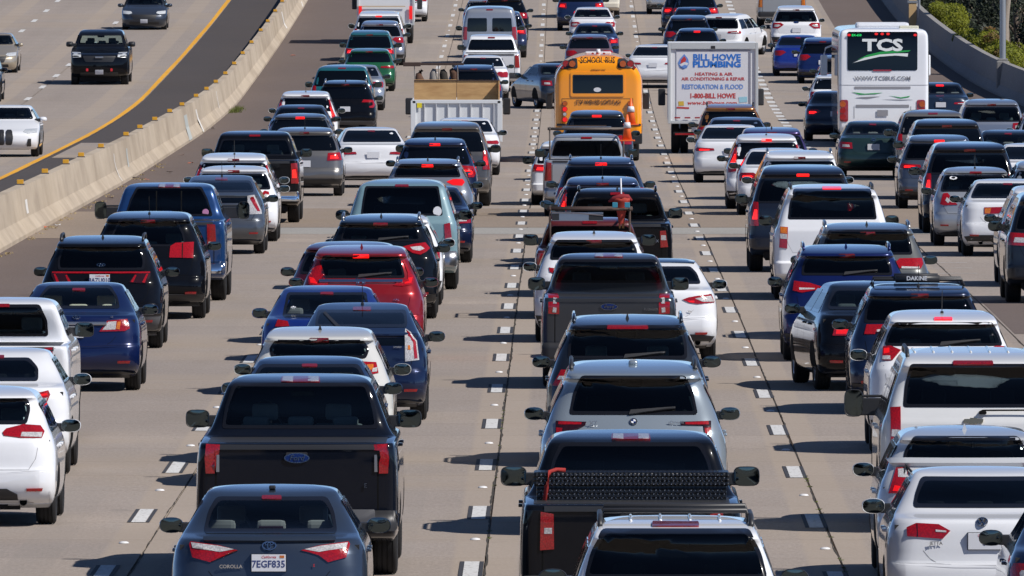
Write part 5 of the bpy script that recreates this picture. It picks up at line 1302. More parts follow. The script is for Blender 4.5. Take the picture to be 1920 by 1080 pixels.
# ================= third lane
V('suv','white boxy SUV with ribbed roof and black roof rack at the bottom centre','SUV','bigsuv',1268,966,WHT,W=1.82,H=1.74,L=4.5,roofw=.98,lod=0,gl='dark',glass=[(1436,1083),(1424,1040),(1407,997)],third=((1232,983),(1322,986)),mir='black',rails='black',rack=True,plate=None,group=SG,
  extra=lambda r,sh,X,Y,lp,P: roof_ribs(r, sh, (-.36,-.12,.12,.36), P))
def toolbox(r, sh, X, Y, lp, P):
    m, t, b = newmat('black_checker_plate'); tc = t.nodes.new('ShaderNodeTexCoord'); vv = t.nodes.new('ShaderNodeTexVoronoi'); vv.inputs['Scale'].default_value = 26; vv.inputs['Randomness'].default_value = .15
    t.links.new(tc.outputs['Object'], vv.inputs['Vector']); b.inputs['Base Color'].default_value = (.012,.012,.013,1); b.inputs['Roughness'].default_value = .28; b.inputs['Metallic'].default_value = .3
    bp = t.nodes.new('ShaderNodeBump'); bp.inputs['Distance'].default_value = .02; bp.inputs['Strength'].default_value = .8; t.links.new(vv.outputs['Distance'], bp.inputs['Height']); t.links.new(bp.outputs[0], b.inputs['Normal'])
    z1 = 1.375*sh.kz; o = mk('toolbox', MB().box(-.86,.86,1.02,1.55,z1-.3,z1+.16,0,.01).me(), m, r, (0,0,0))
    mk('toolbox_lid', MB().box(-.885,.885,1.0,1.58,z1+.11,z1+.235,0,.015).me(), m, o)
    # raised tread studs on the face of the box
    mb = MB()
    for j, zz in enumerate((.0,.035,.07,.125,.155,.185,.21)):
        for i in range(44):
            x = -.86+.04*i+(.02 if j % 2 else 0); a = .7 if (i+j) % 2 else -.7
            if abs(x) > .85: continue
            c, s2 = math.cos(a)*.011, math.sin(a)*.011; yb = 1.02 if zz < .11 else 1.0; z = z1+zz
            mb.add([(x-c,yb-.001,z-s2),(x+s2*.3,yb-.005,z-c*.3),(x+c,yb-.001,z+s2),(x-s2*.3,yb-.005,z+c*.3)], [(0,1,2,3)])
    tag(mk('tread_studs', mb.me(), STEEL, o), kind='stuff')
    mk('red_strap', MB().tube([(-.80,.985,z1-.1),(-.77,.98,z1+.1),(-.74,.985,z1+.24),(-.68,1.1,z1+.255),(-.60,1.12,z1+.25)], .020, 7).me('s', True), simple('red_rag',(.28,.014,.010),.8), r)
V('pickup_truck','black pickup truck carrying a black checker-plate toolbox tied with a red strap','pickup truck','pickup',1185,805,(.004,.005,.008),0,.3,W=2.03,H=1.87,lod=0,gl='dark',glass=[(1333,894),(1324,860),(1310,834)],third=((1146,815),(1221,826),'cargo'),
  lights=[(L_RED,[(1336,964),(1361,960),(1362,1032),(1335,1030)],[(L_CLR,[(1339,990),(1354,990),(1354,1001),(1339,1001)])])],mir='black',plate=False,bumper=BLACKP,group=SG,extra=toolbox)
V('suv','light silver-blue luxury SUV with raised black roof rails and round blue-white badge','SUV','suv',1188,676,(.30,.35,.39),.5,.3,W=2.0,H=1.80,L=5.1,lod=0,gl='dark',glass=[(1306,776),(1296,735),(1282,708)],third=False,
  lights=[(L_SMK,[(1278,792),(1335,790),(1337,818),(1325,822),(1322,799),(1280,798)],[(L_RED,[(1287,793),(1330,791),(1331,797),(1288,797)]),(L_RED,[(1324,804),(1335,803),(1335,817),(1326,820)])])],rails='black',fin=None,wiper=True,bdg=('roundel',(1190,791),.085),text=[('X7',1112,794,.07,STEEL),('xDrive40i',1268,792,.042,STEEL)],plate=None,group=SG,
  extra=lambda r,sh,X,Y,lp,P: mk('roof_antenna', MB().box(-.05,.05,1.3,1.5,1.765,1.825,0,.03).me('f',True),P,r))
V('suv','dark slate SUV with roof rails between a silver SUV and a grey pickup','SUV','suv',1177,590,(.020,.026,.038),.6,.3,W=1.94,H=1.76,L=4.95,lod=0,gl='mid',glass=[(1286,671),(1284,645),(1276,613)],third=((1138,613),(1217,616)),
  lights=[(L_RED,[(1283,695),(1303,694),(1320,723),(1290,725)],[(L_CLR,[(1288,706),(1307,706),(1311,712),(1290,713)])])],rails='body',fin='black',wiper=True,seat='grey',plate=None,group=SG)
V('pickup_truck','grey mid-size pickup truck with oval blue badge and driver silhouette','pickup truck','pickup',1142,474,(.045,.050,.058),.6,.35,W=1.88,H=1.82,L=5.35,lod=0,gl='clear',glass=[(1238,528),(1235,508),(1230,489)],third=((1115,476),(1170,483),'cargo'),
  lights=[(L_RED,[(1237,551),(1257,551),(1259,588),(1238,589)],[(L_CLR,[(1242,560),(1249,559),(1250,569),(1243,569)]),(L_CLR,[(1243,577),(1250,576),(1251,585),(1244,586)])])],bdg=('oval_blue',(1141,575),.24),text=[('RANGER',1221,580,.05,CHROME)],seat='black',plate=False,bumper=BLACKP,drv=(.02,.02,.025),group=SG)
def roofskin(sh, f):
    V2 = []; F = []; n = 9; m = 12
    y0, y1 = sh.yr(sh.H*f)+.04, sh.yf(sh.H*f)-.04; hw = sh.hw(sh.H*f)-.02
    for j in range(m+1):
        yy = y0+(y1-y0)*j/m
        for i in range(n+1):
            x = -hw+2*hw*i/n; V2.append((x, yy, sh.topz(abs(x), yy)+.004))
    for j in range(m):
        for i in range(n): a = j*(n+1)+i; F.append((a, a+1, a+n+2, a+n+1))
    return mesh(V2, F, "roof", True)
BLK_ROOF = paint((.004,.005,.008), 0, .3)
V('sedan','white sedan with black roof and twin exhaust tips right of the grey pickup','car','sedan',1228,485,WHT,W=1.84,H=1.45,L=4.85,lod=0,gl='dark',glass=[(1311,531),(1303,512),(1291,502)],lights=[(L_RED,[(1281,562),(1292,558),(1310,555),(1335,552),(1341,567),(1310,570),(1295,568)],[(L_CLR,[(1305,560),(1334,555),(1340,566),(1320,566)]),(L_REDLIT,[(1290,564),(1304,564),(1304,568),(1294,567)])])],exh=4,trim=.40,text=[('XSE',1293,584,.035,CHROME)],plate=None,group=SG,
  extra=lambda r,sh,X,Y,lp,P: (mk('black_roof', roofskin(sh,.965),BLK_ROOF,r)))
V('suv','white crossover with a roof fin and script sticker behind the grey pickup','SUV','suv',1114,433,WHT,W=1.84,H=1.66,lod=0,gl='dark',glass=[(1194,486),(1191,468),(1182,452)],lights=[(L_RED,[(1175,508),(1188,504),(1200,502),(1199,510),(1193,513),(1179,512)])],fin='white',rails=None,wiper=False,mir='body',group=SG)
def ladder_rack(o, s1, x0, x1, yb, yf_, z0, z1, m):
    mb = MB()
    for x in (x0, x1):
        for y in (yb, yf_): mb.tube([(x, y, z0), (x, y, z1)], .022, 6)
        mb.tube([(x, yb-.1, z1), (x, yf_+1.2, z1)], .022, 6)
    for y in (yb, (yb+yf_)/2, yf_): mb.tube([(x0-.05, y, z1), (x1+.05, y, z1)], .025, 6)
    return mk('rack', mb.me('r', True), m, o)
RUST = simple('rusty_brown_steel', (.055,.032,.025), .8); 
def redtruck(r, sh, X, Y, lp, P):
    t = empty('ladder_rack', (0,0,0)); t.parent = r
    ladder_rack(r, sh, -.64, .64, .45, 1.7, 1.0, 1.76, RUST)
    COL.objects.unlink(t); bpy.data.objects.remove(t)
V('pickup_truck','dark red work pickup with a rusty rack loaded with tools','pickup truck','pickup',1106,None,(.09,.008,.008),.1,.45,yg=596,W=1.78,H=1.60,L=5.0,lod=1,mir='black',bumper=BLACKP,extra=redtruck,group=SG)
# load on the rack of the red truck
def world_at(px, rw, Y): s_ = scl(Y); return Vector(((px-VPX)/s_, Y, CAMH-(rw-HROW)/s_))
YT = solve_row(596, 0, 1.0)
def toolbag():
    p = world_at(1165, 388, YT+.5); o = empty('garden_tools', (p.x, p.y, p.z)); tag(o, 'bundle of brooms and tools in a red and blue holder tied upright on the rack', 'tools')
    s_ = 1/scl(YT+.5); mb = MB()
    V2 = []; n = 12
    for j, (rx, z) in enumerate(((5,-32),(7,-20),(10,-2),(16,10),(18,14),(13,17))):
        for i in range(n): a = 2*math.pi*i/n; V2.append((rx*s_*math.cos(a), rx*s_*.6*math.sin(a), z*s_+(.02*math.sin(i*2.1+j))))
    mk('holder', mesh(V2, [(j*n+i, j*n+(i+1)%n, (j+1)*n+(i+1)%n, (j+1)*n+i) for j in range(5) for i in range(n)], 'h', True), simple('red_bag', (.36,.035,.02), .8), o)
    for x in (-12, 11): mk('blue_panel', MB().box((x-5)*s_,(x+5)*s_,-.13,-.11,-1*s_,9*s_,0,.01).me(), simple('blue_cloth', (.03,.22,.32), .8), o)
    mk('red_cloth', MB().tube([(-24*s_,0,10*s_),(-14*s_,-.02,15*s_),(0,-.03,19*s_),(12*s_,0,18*s_),(20*s_,0,12*s_)], [.015,.045,.05,.05,.015], 8).me('c', True), simple('red_cloth', (.22,.015,.02), .9), o)
    mk('handle', MB().tube([(-2*s_,0,-30*s_),(0,0,20*s_),(-1*s_,0,54*s_)], .014, 6).me('h', True), PLATE, o)
    for dx in (-6, 5, 8): mk('handle', MB().tube([(dx*s_*.5,0,-40*s_),(dx*s_,0,12*s_)], .014, 6).me('h', True), simple('wood_handle', (.35,.18,.07), .7), o)
toolbag()
p = world_at(1035, 414, YT+.45); q = world_at(1131, 398, YT+.45); o = empty('aluminium_tray', (p.x, YT+.45, p.z)); tag(o, 'shiny aluminium tray lying on the rack of the dark red work pickup', 'tray')
wq = q.x-p.x; hq = q.z-p.z
mk('tray_side', MB().box(0,wq,-.02,.0,0,hq,0,.005).me(), STEEL, o); mk('tray_end', MB().box(wq*.72,wq,-.03,-.02,.01,hq*.85).me(), BLACKP, o); mk('tray_end', MB().box(0,wq*.14,-.03,-.02,.01,hq*.85).me(), BLACKP, o); mk('tray_rim', MB().tube([(0,-.03,hq),(wq*.5,-.03,hq-.01),(wq,-.03,hq-.05)], .012, 6).me(), STEEL, o)
V('pickup_truck','black mid-size pickup truck with roof rails and a person visible through sliding glass','pickup truck','pickup',1158,352,BLK,0,.3,W=1.88,H=1.82,L=5.3,lod=0,gl='mid',glass=[(1237,460),(1232,410),(1220,380)] if False else None,lights=[(L_RED,[(1240,433),(1251,432),(1255,463),(1241,464)],[(L_CLR,[(1242,441),(1251,441),(1252,450),(1242,450)])])],rails='body',fin='black',text=[('PRO-4X',1222,452,.07,STEEL)],drv=(.5,.5,.5),plate=False,bumper=BLACKP,group=SG)
V('suv','dark blue crossover with tall red pillar lights in the middle lane','SUV','suv',1130,330,(.02,.035,.09),.4,.3,W=1.84,H=1.66,lsh='pillar',llit=True,fin='whip',lod=0,gl='dark',group=SG)
V('sedan','light blue sedan just left of the dark blue crossover','car','sedan',1118,344,(.22,.30,.40),.4,.3,lod=1,llit=True,group=SG)
V('suv','blue-grey crossover with roof rails and a lit red brake strip','SUV','suv',1127,293,(.02,.035,.08),.4,.3,W=1.86,H=1.68,rails='body',fin='whip',tlit=True,lod=0,gl='mid',wiper=True,group=SG)
def silverrack(r, sh, X, Y, lp, P):
    ladder_rack(r, sh, -.80, .80, .4, 1.75, 1.0, 1.90, simple('dark_rack_steel',(.10,.08,.07),.6))
V('pickup_truck','silver pickup truck with a ladder rack and orange cones behind the school bus','pickup truck','pickup',1100,250,(.42,.43,.45),.5,.35,W=1.90,H=1.78,L=5.4,lod=1,lsh='vert',extra=silverrack,bumper=STEEL,group=SG)
YS = solve_row(250, 1.78, 3.2)
p = world_at(1100, 242, YS+1.0); o = empty('lumber', (p.x, p.y, p.z)); tag(o, 'weathered boards and pipes strapped on the ladder rack of the silver pickup', 'lumber'); s_ = 1/scl(YS+1)
for k, (dx, dz, m) in enumerate(((0,0,RUST),(4,3,STEEL),(-5,5,RUST),(8,-2,PLATE),(-8,-1,GREYP))): mk('board', MB().box((-50+dx)*s_,(42+dx)*s_,-.05+.02*k,.05+.02*k,(dz)*s_,(dz+2.2)*s_,0,.005).me(), m, o)
CONEM = simple('cone_orange', (.80,.13,.02), .5); 
for i, (px, r, l) in enumerate(((1176, 262, 'orange traffic cone standing in the back of the silver ladder-rack pickup'), (1183, 232, 'orange cone with a white band above the other cone near the school bus corner'))):
    p = world_at(px, r, YS+.6+i*.5); o = empty('traffic_cone', (p.x, p.y, p.z)); tag(o, l, 'traffic cone', 'cones on the silver pickup')
    mk('cone', MB().tube([(0,0,0),(0,0,.55)], [.11,.02], 14).me('c', True), CONEM, o); mk('base', MB().box(-.17,.17,-.17,.17,-.03,0,0,.01).me(), CONEM, o); mk('white_band', MB().tube([(0,0,.26),(0,0,.38)], [.088,.064], 14).me('c', True), PLATE, o)
V('utility_truck','white utility body truck edge left of the silver pickup','truck','bigsuv',1078,None,WHT,yg=384,W=2.02,H=1.45,L=5.2,lod=1,lsh='block',llit=True,mir='black',group=SG)
V('suv','dark SUV with a red high brake light covering the bottom of the school bus','SUV','suv',1119,206,(.012,.015,.022),.2,.3,H=1.74,W=1.84,lod=1,tlit=True,group=SG)
V('hatchback','white-roofed dark hatchback just above the school bus roof','car','hatch',1105,64,(.16,.10,.12),.4,.3,W=1.74,lod=1,group=SG)
V('sedan','blue sedan with greenish windows between a white sedan and a dark hatchback','car','sedan',1115,43,(.015,.04,.12),.4,.3,lod=0,gl='clear',llit=True,lsh='block',group=SG)
V('sedan','white sedan ahead of the blue sedan in the middle lane','car','sedan',1111,13,WHT,lod=0,gl='mid',group=SG)
V('suv','navy SUV at the top edge with its left tail light lit','SUV','suv',1089,None,(.008,.02,.07),.3,.3,yg=57,H=1.72,W=1.90,lod=1,llit=True,lsh='block',group=SG)
V('van','cream panel van edge at the top beside the navy SUV','van','tallvan',1116,None,(.62,.58,.48),0,.4,yg=33,lod=1,group=SG)
V('sedan','white sedan straddling lanes between the school bus and the box truck','car','sedan',1224,83,WHT,H=1.46,W=1.85,yaw=-3,lod=1,lsh='slim',group=SG)
V('sedan','blue-grey sedan slanting across lanes left of the school bus','car','sedan',1066,None,(.025,.035,.055),.4,.35,yg=203,W=1.78,yaw=15,lod=0,gl='mid',llit=False,lsh='block',group=SG)

# ================= fourth lane
V('sedan','white sedan nearest at the bottom right with round badge and licence plate','car','sedan',1843,874,(.66,.67,.69),0,.3,W=1.78,H=1.46,L=4.66,lod=0,gl='dark',
  glass=[(1960,950),(1952,925),(1938,898)],lights=[(L_RED,[(1904,996),(1926,984),(1968,982),(1986,990),(1986,1006),(1919,1011)],[(L_SMK,[(1966,984),(1968,984),(1968,1007),(1966,1007)]),(L_CLR,[(1912,996),(1932,994),(1932,998),(1912,999)])])],
  plate=((1847,1015),'0'),bdg=('ring_vw',(1848,979),.105),text=[('JETTA',1756,1019,.045,GREYP)],reflect=True,group=SG,third=False)
V('sedan','silver-white liftback with rear spoiler strip and upright red-clear lights','car','hatch',1815,798,(.56,.57,.58),.2,.3,W=1.80,H=1.50,L=4.6,lod=0,gl='clear',seat='black',glass=[(1927,864),(1922,845),(1905,822)],third=((1803,869),(1837,873)),tlit=True,
  lights=[(L_RED,[(1922,876),(1945,877),(1964,926),(1950,925),(1934,912),(1928,895)],[(L_CLR,[(1926,880),(1942,881),(1944,896),(1928,897)]),(L_REDLIT,[(1940,914),(1952,912),(1956,922),(1944,922)])])],fin='body',group=SG,
  extra=lambda r,sh,X,Y,lp,P: (mk('spoiler', patch(sh,'r',rpoly(full([(.74,lp((1815,876))[1]),(.76,lp((1815,866))[1])]),.02),.05,.05),P,r), mk('wiper', MB().tube([(-.62,sh.rear(.5,1.1)-.03,1.07),(-.60,sh.rear(.5,1.16)-.03,1.16),(-.50,sh.rear(.4,1.05)-.04,1.05),(-.42,sh.rear(.4,1.04)-.04,1.04)],.014,5).me(),BLACKP,r)))
def tahoe(r, sh, X, Y, lp, P):
    roof_ribs(r, sh, (-.60,-.40,-.20,0,.20,.40,.60), P)
    mk('plate_surround', patch(sh,'r',rpoly(full([(.37,1.02),(.34,1.115)]),.03),.03,.03), P, r)
    z = lp((1840,771))[1]; yy = sh.rear(.2, z)-.05; mk('wiper', MB().tube([(.06,yy,z-.01),(.10,yy,z+.01),(.62,yy+.01,z+.012)],.010,6).box(.06,.14,yy-.02,yy+.05,z-.03,z+.0,0,.01).me(),SEAM,r)
V('suv','white full-size SUV with bowtie badge and long towing mirror in the right lanes','SUV','bigsuv',1826,650,(.62,.625,.62),0,.35,W=2.01,H=1.92,L=5.2,lod=0,gl='dark',glass=[(1955,762),(1950,725),(1940,686)],third=((1783,678),(1861,685)),
  lights=[(L_RED,[(1964,763),(1982,764),(1985,838),(1966,840)],[(L_CLR,[(1967,806),(1982,805),(1983,818),(1967,819)])])],bdg=('bowtie',(1831,790),.21),mir='tow',rails='black',plate=False,group=SG,extra=tahoe,
  text=[])
V('suv','white crossover with lit brake strip just above the white full-size SUV','SUV','suv',1771,580,WHT,W=1.84,H=1.71,lod=0,gl='mid',glass=[(1877,647),(1870,628),(1858,607)],third=((1756,596),(1791,601)),tlit=True,lights=[(L_RED,[(1851,657),(1869,649),(1883,650),(1887,676),(1869,676)],[(L_REDLIT,[(1872,653),(1882,654),(1883,664),(1873,662)]),(L_CLR,[(1872,668),(1885,668),(1886,675),(1872,675)])])],fin='whip',wiper=True,group=SG,drv=(.4,.4,.45))
def pads(r, sh, X, Y, lp, P):
    y0 = sh.yr(sh.H*.97)+.5
    for yy, t in ((y0, 'DAKINE'), (y0+.95, '')):
        mk('rack_pad', MB().tube([(-.30,yy,sh.H+.07),(.28,yy,sh.H+.07)], .05, 12).me('p', True), BLACKP, r)
        if t: mk('pad_lettering', text_me(t,.075,.001,.002), PLATE, r, (-.02, yy-.052, sh.H+.075))
V('suv','navy crossover with a padded surfboard rack on its roof','SUV','suv',1726,530,(.006,.014,.045),.3,.28,W=1.86,H=1.68,lod=0,gl='dark',glass=[(1827,604),(1824,580),(1818,557)],lights=[(L_RED,[(1788,609),(1826,609),(1832,627),(1812,627),(1809,617),(1788,615)],[(L_CLR,[(1790,617),(1808,619),(1808,623),(1790,622)])])],rack=True,fin='whip',wiper=False,group=SG,extra=pads)
V('sedan','black sedan with glowing red tail light showing its wheels at an angle','car','sedan',1663,527,BLK,0,.3,W=1.88,H=1.46,L=4.95,yaw=4.5,lod=0,gl='mid',llit=True,lights=[(L_RED,[(1729,611),(1746,607),(1762,615),(1766,629),(1740,629)],[(L_REDLIT,[(1733,612),(1746,609),(1758,616),(1760,626),(1740,626)])])],group=SG)
V('suv','royal blue crossover with black glass and round badge in the fourth lane','SUV','suv',1589,458,(.004,.012,.09),.4,.28,W=1.90,H=1.67,L=4.7,lod=0,gl='dark',glass=[(1671,515),(1668,497),(1660,482)],lights=[(L_RED,[(1630,540),(1660,531),(1688,527),(1692,545),(1676,549),(1640,543)],[(L_CLR,[(1650,541),(1680,540),(1680,544),(1652,543)])])],rails='body',fin='body',bdg=('roundel',(1590,536),.08),wiper=True,exh=0,group=SG)
V('suv','grey-green SUV with wide red tail light and chrome roof rails','SUV','suv',1628,417,(.13,.135,.13),.5,.35,W=1.94,H=1.76,L=4.82,lod=0,gl='dark',glass=[(1709,476),(1705,455),(1697,433)],lights=[(L_RED,[(1680,492),(1688,485),(1729,484),(1732,495),(1728,504),(1684,503)],[(L_CLR,[(1692,500),(1726,501),(1725,504),(1692,504)])])],rails='silver',fin='black',mir='body',plate=None,group=SG)
V('suv','white full-size SUV with tall orange and red tail lamps and dark glass','SUV','bigsuv',1561,345,WHT,0,.35,W=2.0,H=1.92,L=5.5,lod=0,gl='dark',glass=[(1643,410),(1638,380),(1633,356)],third=((1541,350),(1577,355)),tlit=True,
  lights=[(L_RED,[(1646,426),(1660,425),(1663,464),(1648,466)],[(L_AMB,[(1648,427),(1660,426),(1660,437),(1648,438)]),(L_CLR,[(1648,439),(1661,438),(1661,447),(1648,448)])])],mir='black',rails='black',plate=False,group=SG)
V('suv','black full-size SUV with a lit left tail lamp ahead of the white one','SUV','bigsuv',1506,308,(.005,.008,.018),.1,.3,W=2.0,H=1.93,lsh='vert',llit=True,lod=0,gl='dark',fin=None,rails=None,plate=None,group=SG,tlit=True)
V('suv','white SUV whose ribbed roof shows above the black full-size SUV','SUV','suv',1500,281,WHT,W=1.92,H=1.80,rails='silver',lod=1,group=SG)
V('sedan','white sedan squeezed in front of the white SUV with lit tail light','car','sedan',1459,277,WHT,lod=1,llit=True,group=SG)
V('suv','white crossover with tall red lamps and blue-tinted roof edge','SUV','suv',1438,250,WHT,W=1.84,H=1.67,lsh='pillar',llit=True,fin='whip',tlit=True,lod=1,group=SG)
V('suv','purple-blue SUV outline peeking above the white crossover with tall red lamps','SUV','suv',1448,238,(.05,.03,.12),.4,.3,W=1.84,H=1.66,fin='black',lod=1,group=SG)
V('sedan','white coupe with dark rear glass right of the box truck wheels','car','sedan',1370,233,WHT,W=1.82,H=1.42,lod=1,llit=True,lsh='slim',group=SG)
V('sedan','pale blue sedan hidden behind the white coupe','car','sedan',1382,219,(.14,.20,.32),.5,.3,H=1.45,W=1.84,lod=1,group=SG)
V('suv','burnt orange SUV close behind the lower corner of the box truck','SUV','suv',1370,194,(.28,.11,.02),.4,.3,W=1.84,H=1.66,rails='black',fin=None,lod=1,group=SG)
V('sedan','dark blue car with lit brake light just above the box truck roof','car','hatch',1307,52,(.01,.03,.09),.3,.3,tlit=True,lod=1,group=SG)
V('suv','white crossover swinging right with its side windows visible','SUV','suv',1343,25,WHT,H=1.56,W=1.84,yaw=-15,lod=0,gl='dark',lsh='slim',group=SG)
V('suv','dark blue crossover left of the white crossover that swings right','SUV','suv',1291,28,(.012,.022,.055),.3,.3,H=1.6,lod=1,group=SG)
V('sedan','navy sedan one car further than the dark blue crossover','car','sedan',1300,13,(.01,.03,.10),.3,.3,lod=1,llit=True,group=SG)
V('suv','black crossover with two lit tail lights near the top edge','SUV','suv',1285,None,(.008,.012,.03),.2,.3,yg=66,lod=1,llit=True,tlit=True,group=SG)
V('suv','dark crossover at the very top with a lit high brake light','SUV','suv',1304,-16,(.01,.02,.05),.2,.3,lod=1,llit=True,tlit=True,group=SG)
V('pickup_truck','silver car tail cut by the top edge left of the dark crossovers','car','suv',1253,None,SILV,.5,.3,yg=26,W=1.8,lod=1,llit=True,group=SG)

# ================= fifth lane and exit lane
V('sedan','navy car cut off by the bottom right corner','car','sedan',2085,930,(.006,.012,.04),.3,.3,W=1.84,lod=0,gl='mid',lsh='wedge',mir='black',group=SG)
V('suv','black SUV cut by the right edge with red tail light and large mirror','SUV','bigsuv',1994,None,(.006,.009,.016),.2,.3,yg=567,W=1.92,H=1.85,lod=0,gl='dark',lsh='block',mir='black',group=SG)
V('suv','white SUV with black mirror just beyond the black SUV at the right edge','SUV','suv',1975,None,WHT,yg=536,W=1.9,H=1.75,lod=0,gl='dark',mir='black',group=SG)
V('sedan','white sedan with wide exhaust tip at the right','car','sedan',1893,335,WHT,W=1.82,H=1.45,L=4.75,lod=0,gl='dark',glass=[(1962,368),(1958,358),(1950,346)] if False else None,lights=[(L_RED,[(1906,400),(1906,388),(1941,389),(1941,401)],[(L_AMB,[(1928,390),(1940,391),(1940,400),(1930,400)])])],exh=2,trim=.42,group=SG)
V('hatchback','silver hatchback with kite-shaped red tail lights and round window sticker','car','hatch',1831,312,(.36,.385,.42),.5,.35,W=1.70,H=1.54,L=4.3,lod=0,gl='mid',fin='whip',lights=[(L_RED,[(1867,384),(1885,362),(1893,363),(1900,383),(1893,385)],[(L_CLR,[(1880,376),(1887,370),(1890,376),(1885,381)])])],group=SG,
  extra=lambda r,sh,X,Y,lp,P: (lambda c: mk('round_sticker', disc_me(.075,.055,.002,20,.55),PLATE,r,((1789-VPX)/scl(Y)-X,sh.rear(.4,c[1])-.014,c[1]),(rad(-50),0,0)))(lp((1789,333))))
V('suv','black boxy SUV behind the silver hatchback with upright red lamps','SUV','bigsuv',1819,265,(.006,.008,.016),.2,.3,W=1.96,H=1.86,lod=0,gl='dark',lsh='vert',llit=True,group=SG)
V('suv','grey-blue crossover with lit tail light left of the black boxy SUV','SUV','suv',1762,252,(.07,.09,.13),.5,.35,W=1.87,H=1.64,lod=0,gl='dark',lsh='slim',llit=True,tlit=True,group=SG)
V('suv','black full-size SUV behind the grey-blue crossover','SUV','bigsuv',1776,222,(.012,.014,.02),.2,.3,W=1.95,H=1.85,lod=1,group=SG)
V('minivan','grey-brown minivan right behind the white coach','van','minivan',1750,205,(.13,.125,.12),.3,.4,W=1.9,H=1.75,lod=1,group=SG)
V('sedan','dark green older sedan right behind the white coach','car','sedan',1638,226,DGREEN,.3,.35,W=1.80,H=1.42,lod=0,gl='clear',seat='grey',bdg=('three_ovals',(1643,262),.12),lsh='block',group=SG)
V('sedan','black sedan with lit tail light left of the white coach','car','sedan',1567,170,(.008,.012,.03),.2,.3,H=1.44,lod=1,llit=True,group=SG)
V('sedan','white car ahead of the black sedan beside the coach','car','hatch',1570,139,WHT,H=1.46,lod=1,group=SG)
V('sedan','dark car hidden between the blue hatchback and the coach','car','suv',1583,103,(.05,.05,.06),.3,.3,H=1.6,lod=1,group=SG)
V('hatchback','deep blue hatchback left of the coach roof','car','suv',1543,70,(.008,.022,.11),.4,.3,W=1.74,H=1.56,lod=1,group=SG)
V('sedan','bright royal blue sedan left of the deep blue hatchback','car','sedan',1497,65,(.008,.03,.26),.3,.3,H=1.42,lod=1,group=SG)
V('suv','white crossover near the top with wide rear glass and red lights','SUV','suv',1493,10,WHT,H=1.70,W=1.90,lod=0,gl='mid',lsh='wedge',trim=.55,bdg=('oval_blue',(1490,42),.2),group=SG)
V('pickup_truck','silver pickup truck with amber tail lamp at the top edge','pickup truck','pickup',1466,None,(.38,.41,.44),.4,.35,yg=53,W=1.92,lod=1,lmat=L_AMB,bumper=BLACKP,group=SG)
V('sedan','dark sedan with lit high brake light right of the white coach','car','sedan',1764,154,(.012,.025,.05),.3,.3,H=1.45,W=1.80,lod=0,gl='clear',tlit=True,lsh='slim',bdg=('three_ovals',None,.12),group=SG)
V('suv','silver-grey SUV with dark glass right of the sedan beside the coach','SUV','bigsuv',1860,185,(.24,.27,.33),.5,.35,W=1.86,H=1.70,L=4.7,lod=0,gl='mid',lsh='block',group=SG)
V('suv','white car at the right edge past the silver-grey SUV','car','suv',1972,206,WHT,lod=1,H=1.6,lsh='block',llit=True,group=SG)
V('sedan','dark sedan partly visible below the silver-grey SUV','car','sedan',1893,243,(.010,.022,.035),.2,.3,lod=0,gl='clear',group=SG)
V('sedan','white sedan with lit tail lights at the right edge beside the black boxy SUV','car','sedan',1938,268,WHT,lod=1,llit=True,lsh='slim',group=SG)
V('suv','grey car at the right edge ahead of the white wide-exhaust sedan','car','suv',1972,300,(.28,.30,.33),.3,.3,yg=None,lod=1,group=SG)

# ================= oncoming carriageway
OG='oncoming cars beyond the median'
def coupe(r, sh, X, Y, lp, P):
    for sg in (1, -1): mk('kidney_grille', patch(sh, 'f', rpoly([(sg*.02, .34), (sg*.20, .34), (sg*.24, .52), (sg*.19, .72), (sg*.03, .72)], .05), .03, .04), BLACKP, r)
    for sg in (1, -1): mk('air_intake', patch(sh, 'f', rpoly([(sg*.62, .30), (sg*.74, .30), (sg*.74, .50), (sg*.66, .50)], .02), .02, .03), BLACKP, r)
V('coupe','white oncoming coupe with tall black twin grille at the left edge','car','sedan',9,197,WHT,W=1.85,H=1.39,L=4.77,front=True,lod=0,gl='mid',group=OG,plate=False,extra=coupe)
V('pickup_truck','black oncoming pickup truck with bright headlamps and red tow hooks','pickup truck','pickup',186,None,BLK,0,.3,yg=158,W=2.03,H=1.95,front=True,lod=0,gl='mid',group=OG,
  extra=lambda r,sh,X,Y,lp,P: [mk('tow_hook', MB().box(sg*.42-.04,sg*.42+.04,sh.L-.02,sh.L+.03,.56,.66,0,.015).me(),REDTXT,r) for sg in (1,-1)]+[mk('bowtie', MB().box(-.14,.14,sh.L-.02,sh.L+.03,1.02,1.08,0,.01).me(),STEEL,r)])
V('hatchback','dark grey oncoming hatchback near the top of the opposite lanes','car','hatch',270,None,(.045,.055,.075),.5,.35,yg=55,W=1.80,H=1.50,front=True,lod=0,gl='mid',group=OG)
V('sedan','beige-gold oncoming sedan cut by the left edge','car','sedan',-15,58,(.42,.36,.27),.5,.35,W=1.80,H=1.45,front=True,lod=0,gl='mid',group=OG)
V('suv','black oncoming vehicle sliver at the left edge below the gold sedan','car','suv',-52,None,BLK,yg=190,W=1.9,front=True,lod=1,group=OG)
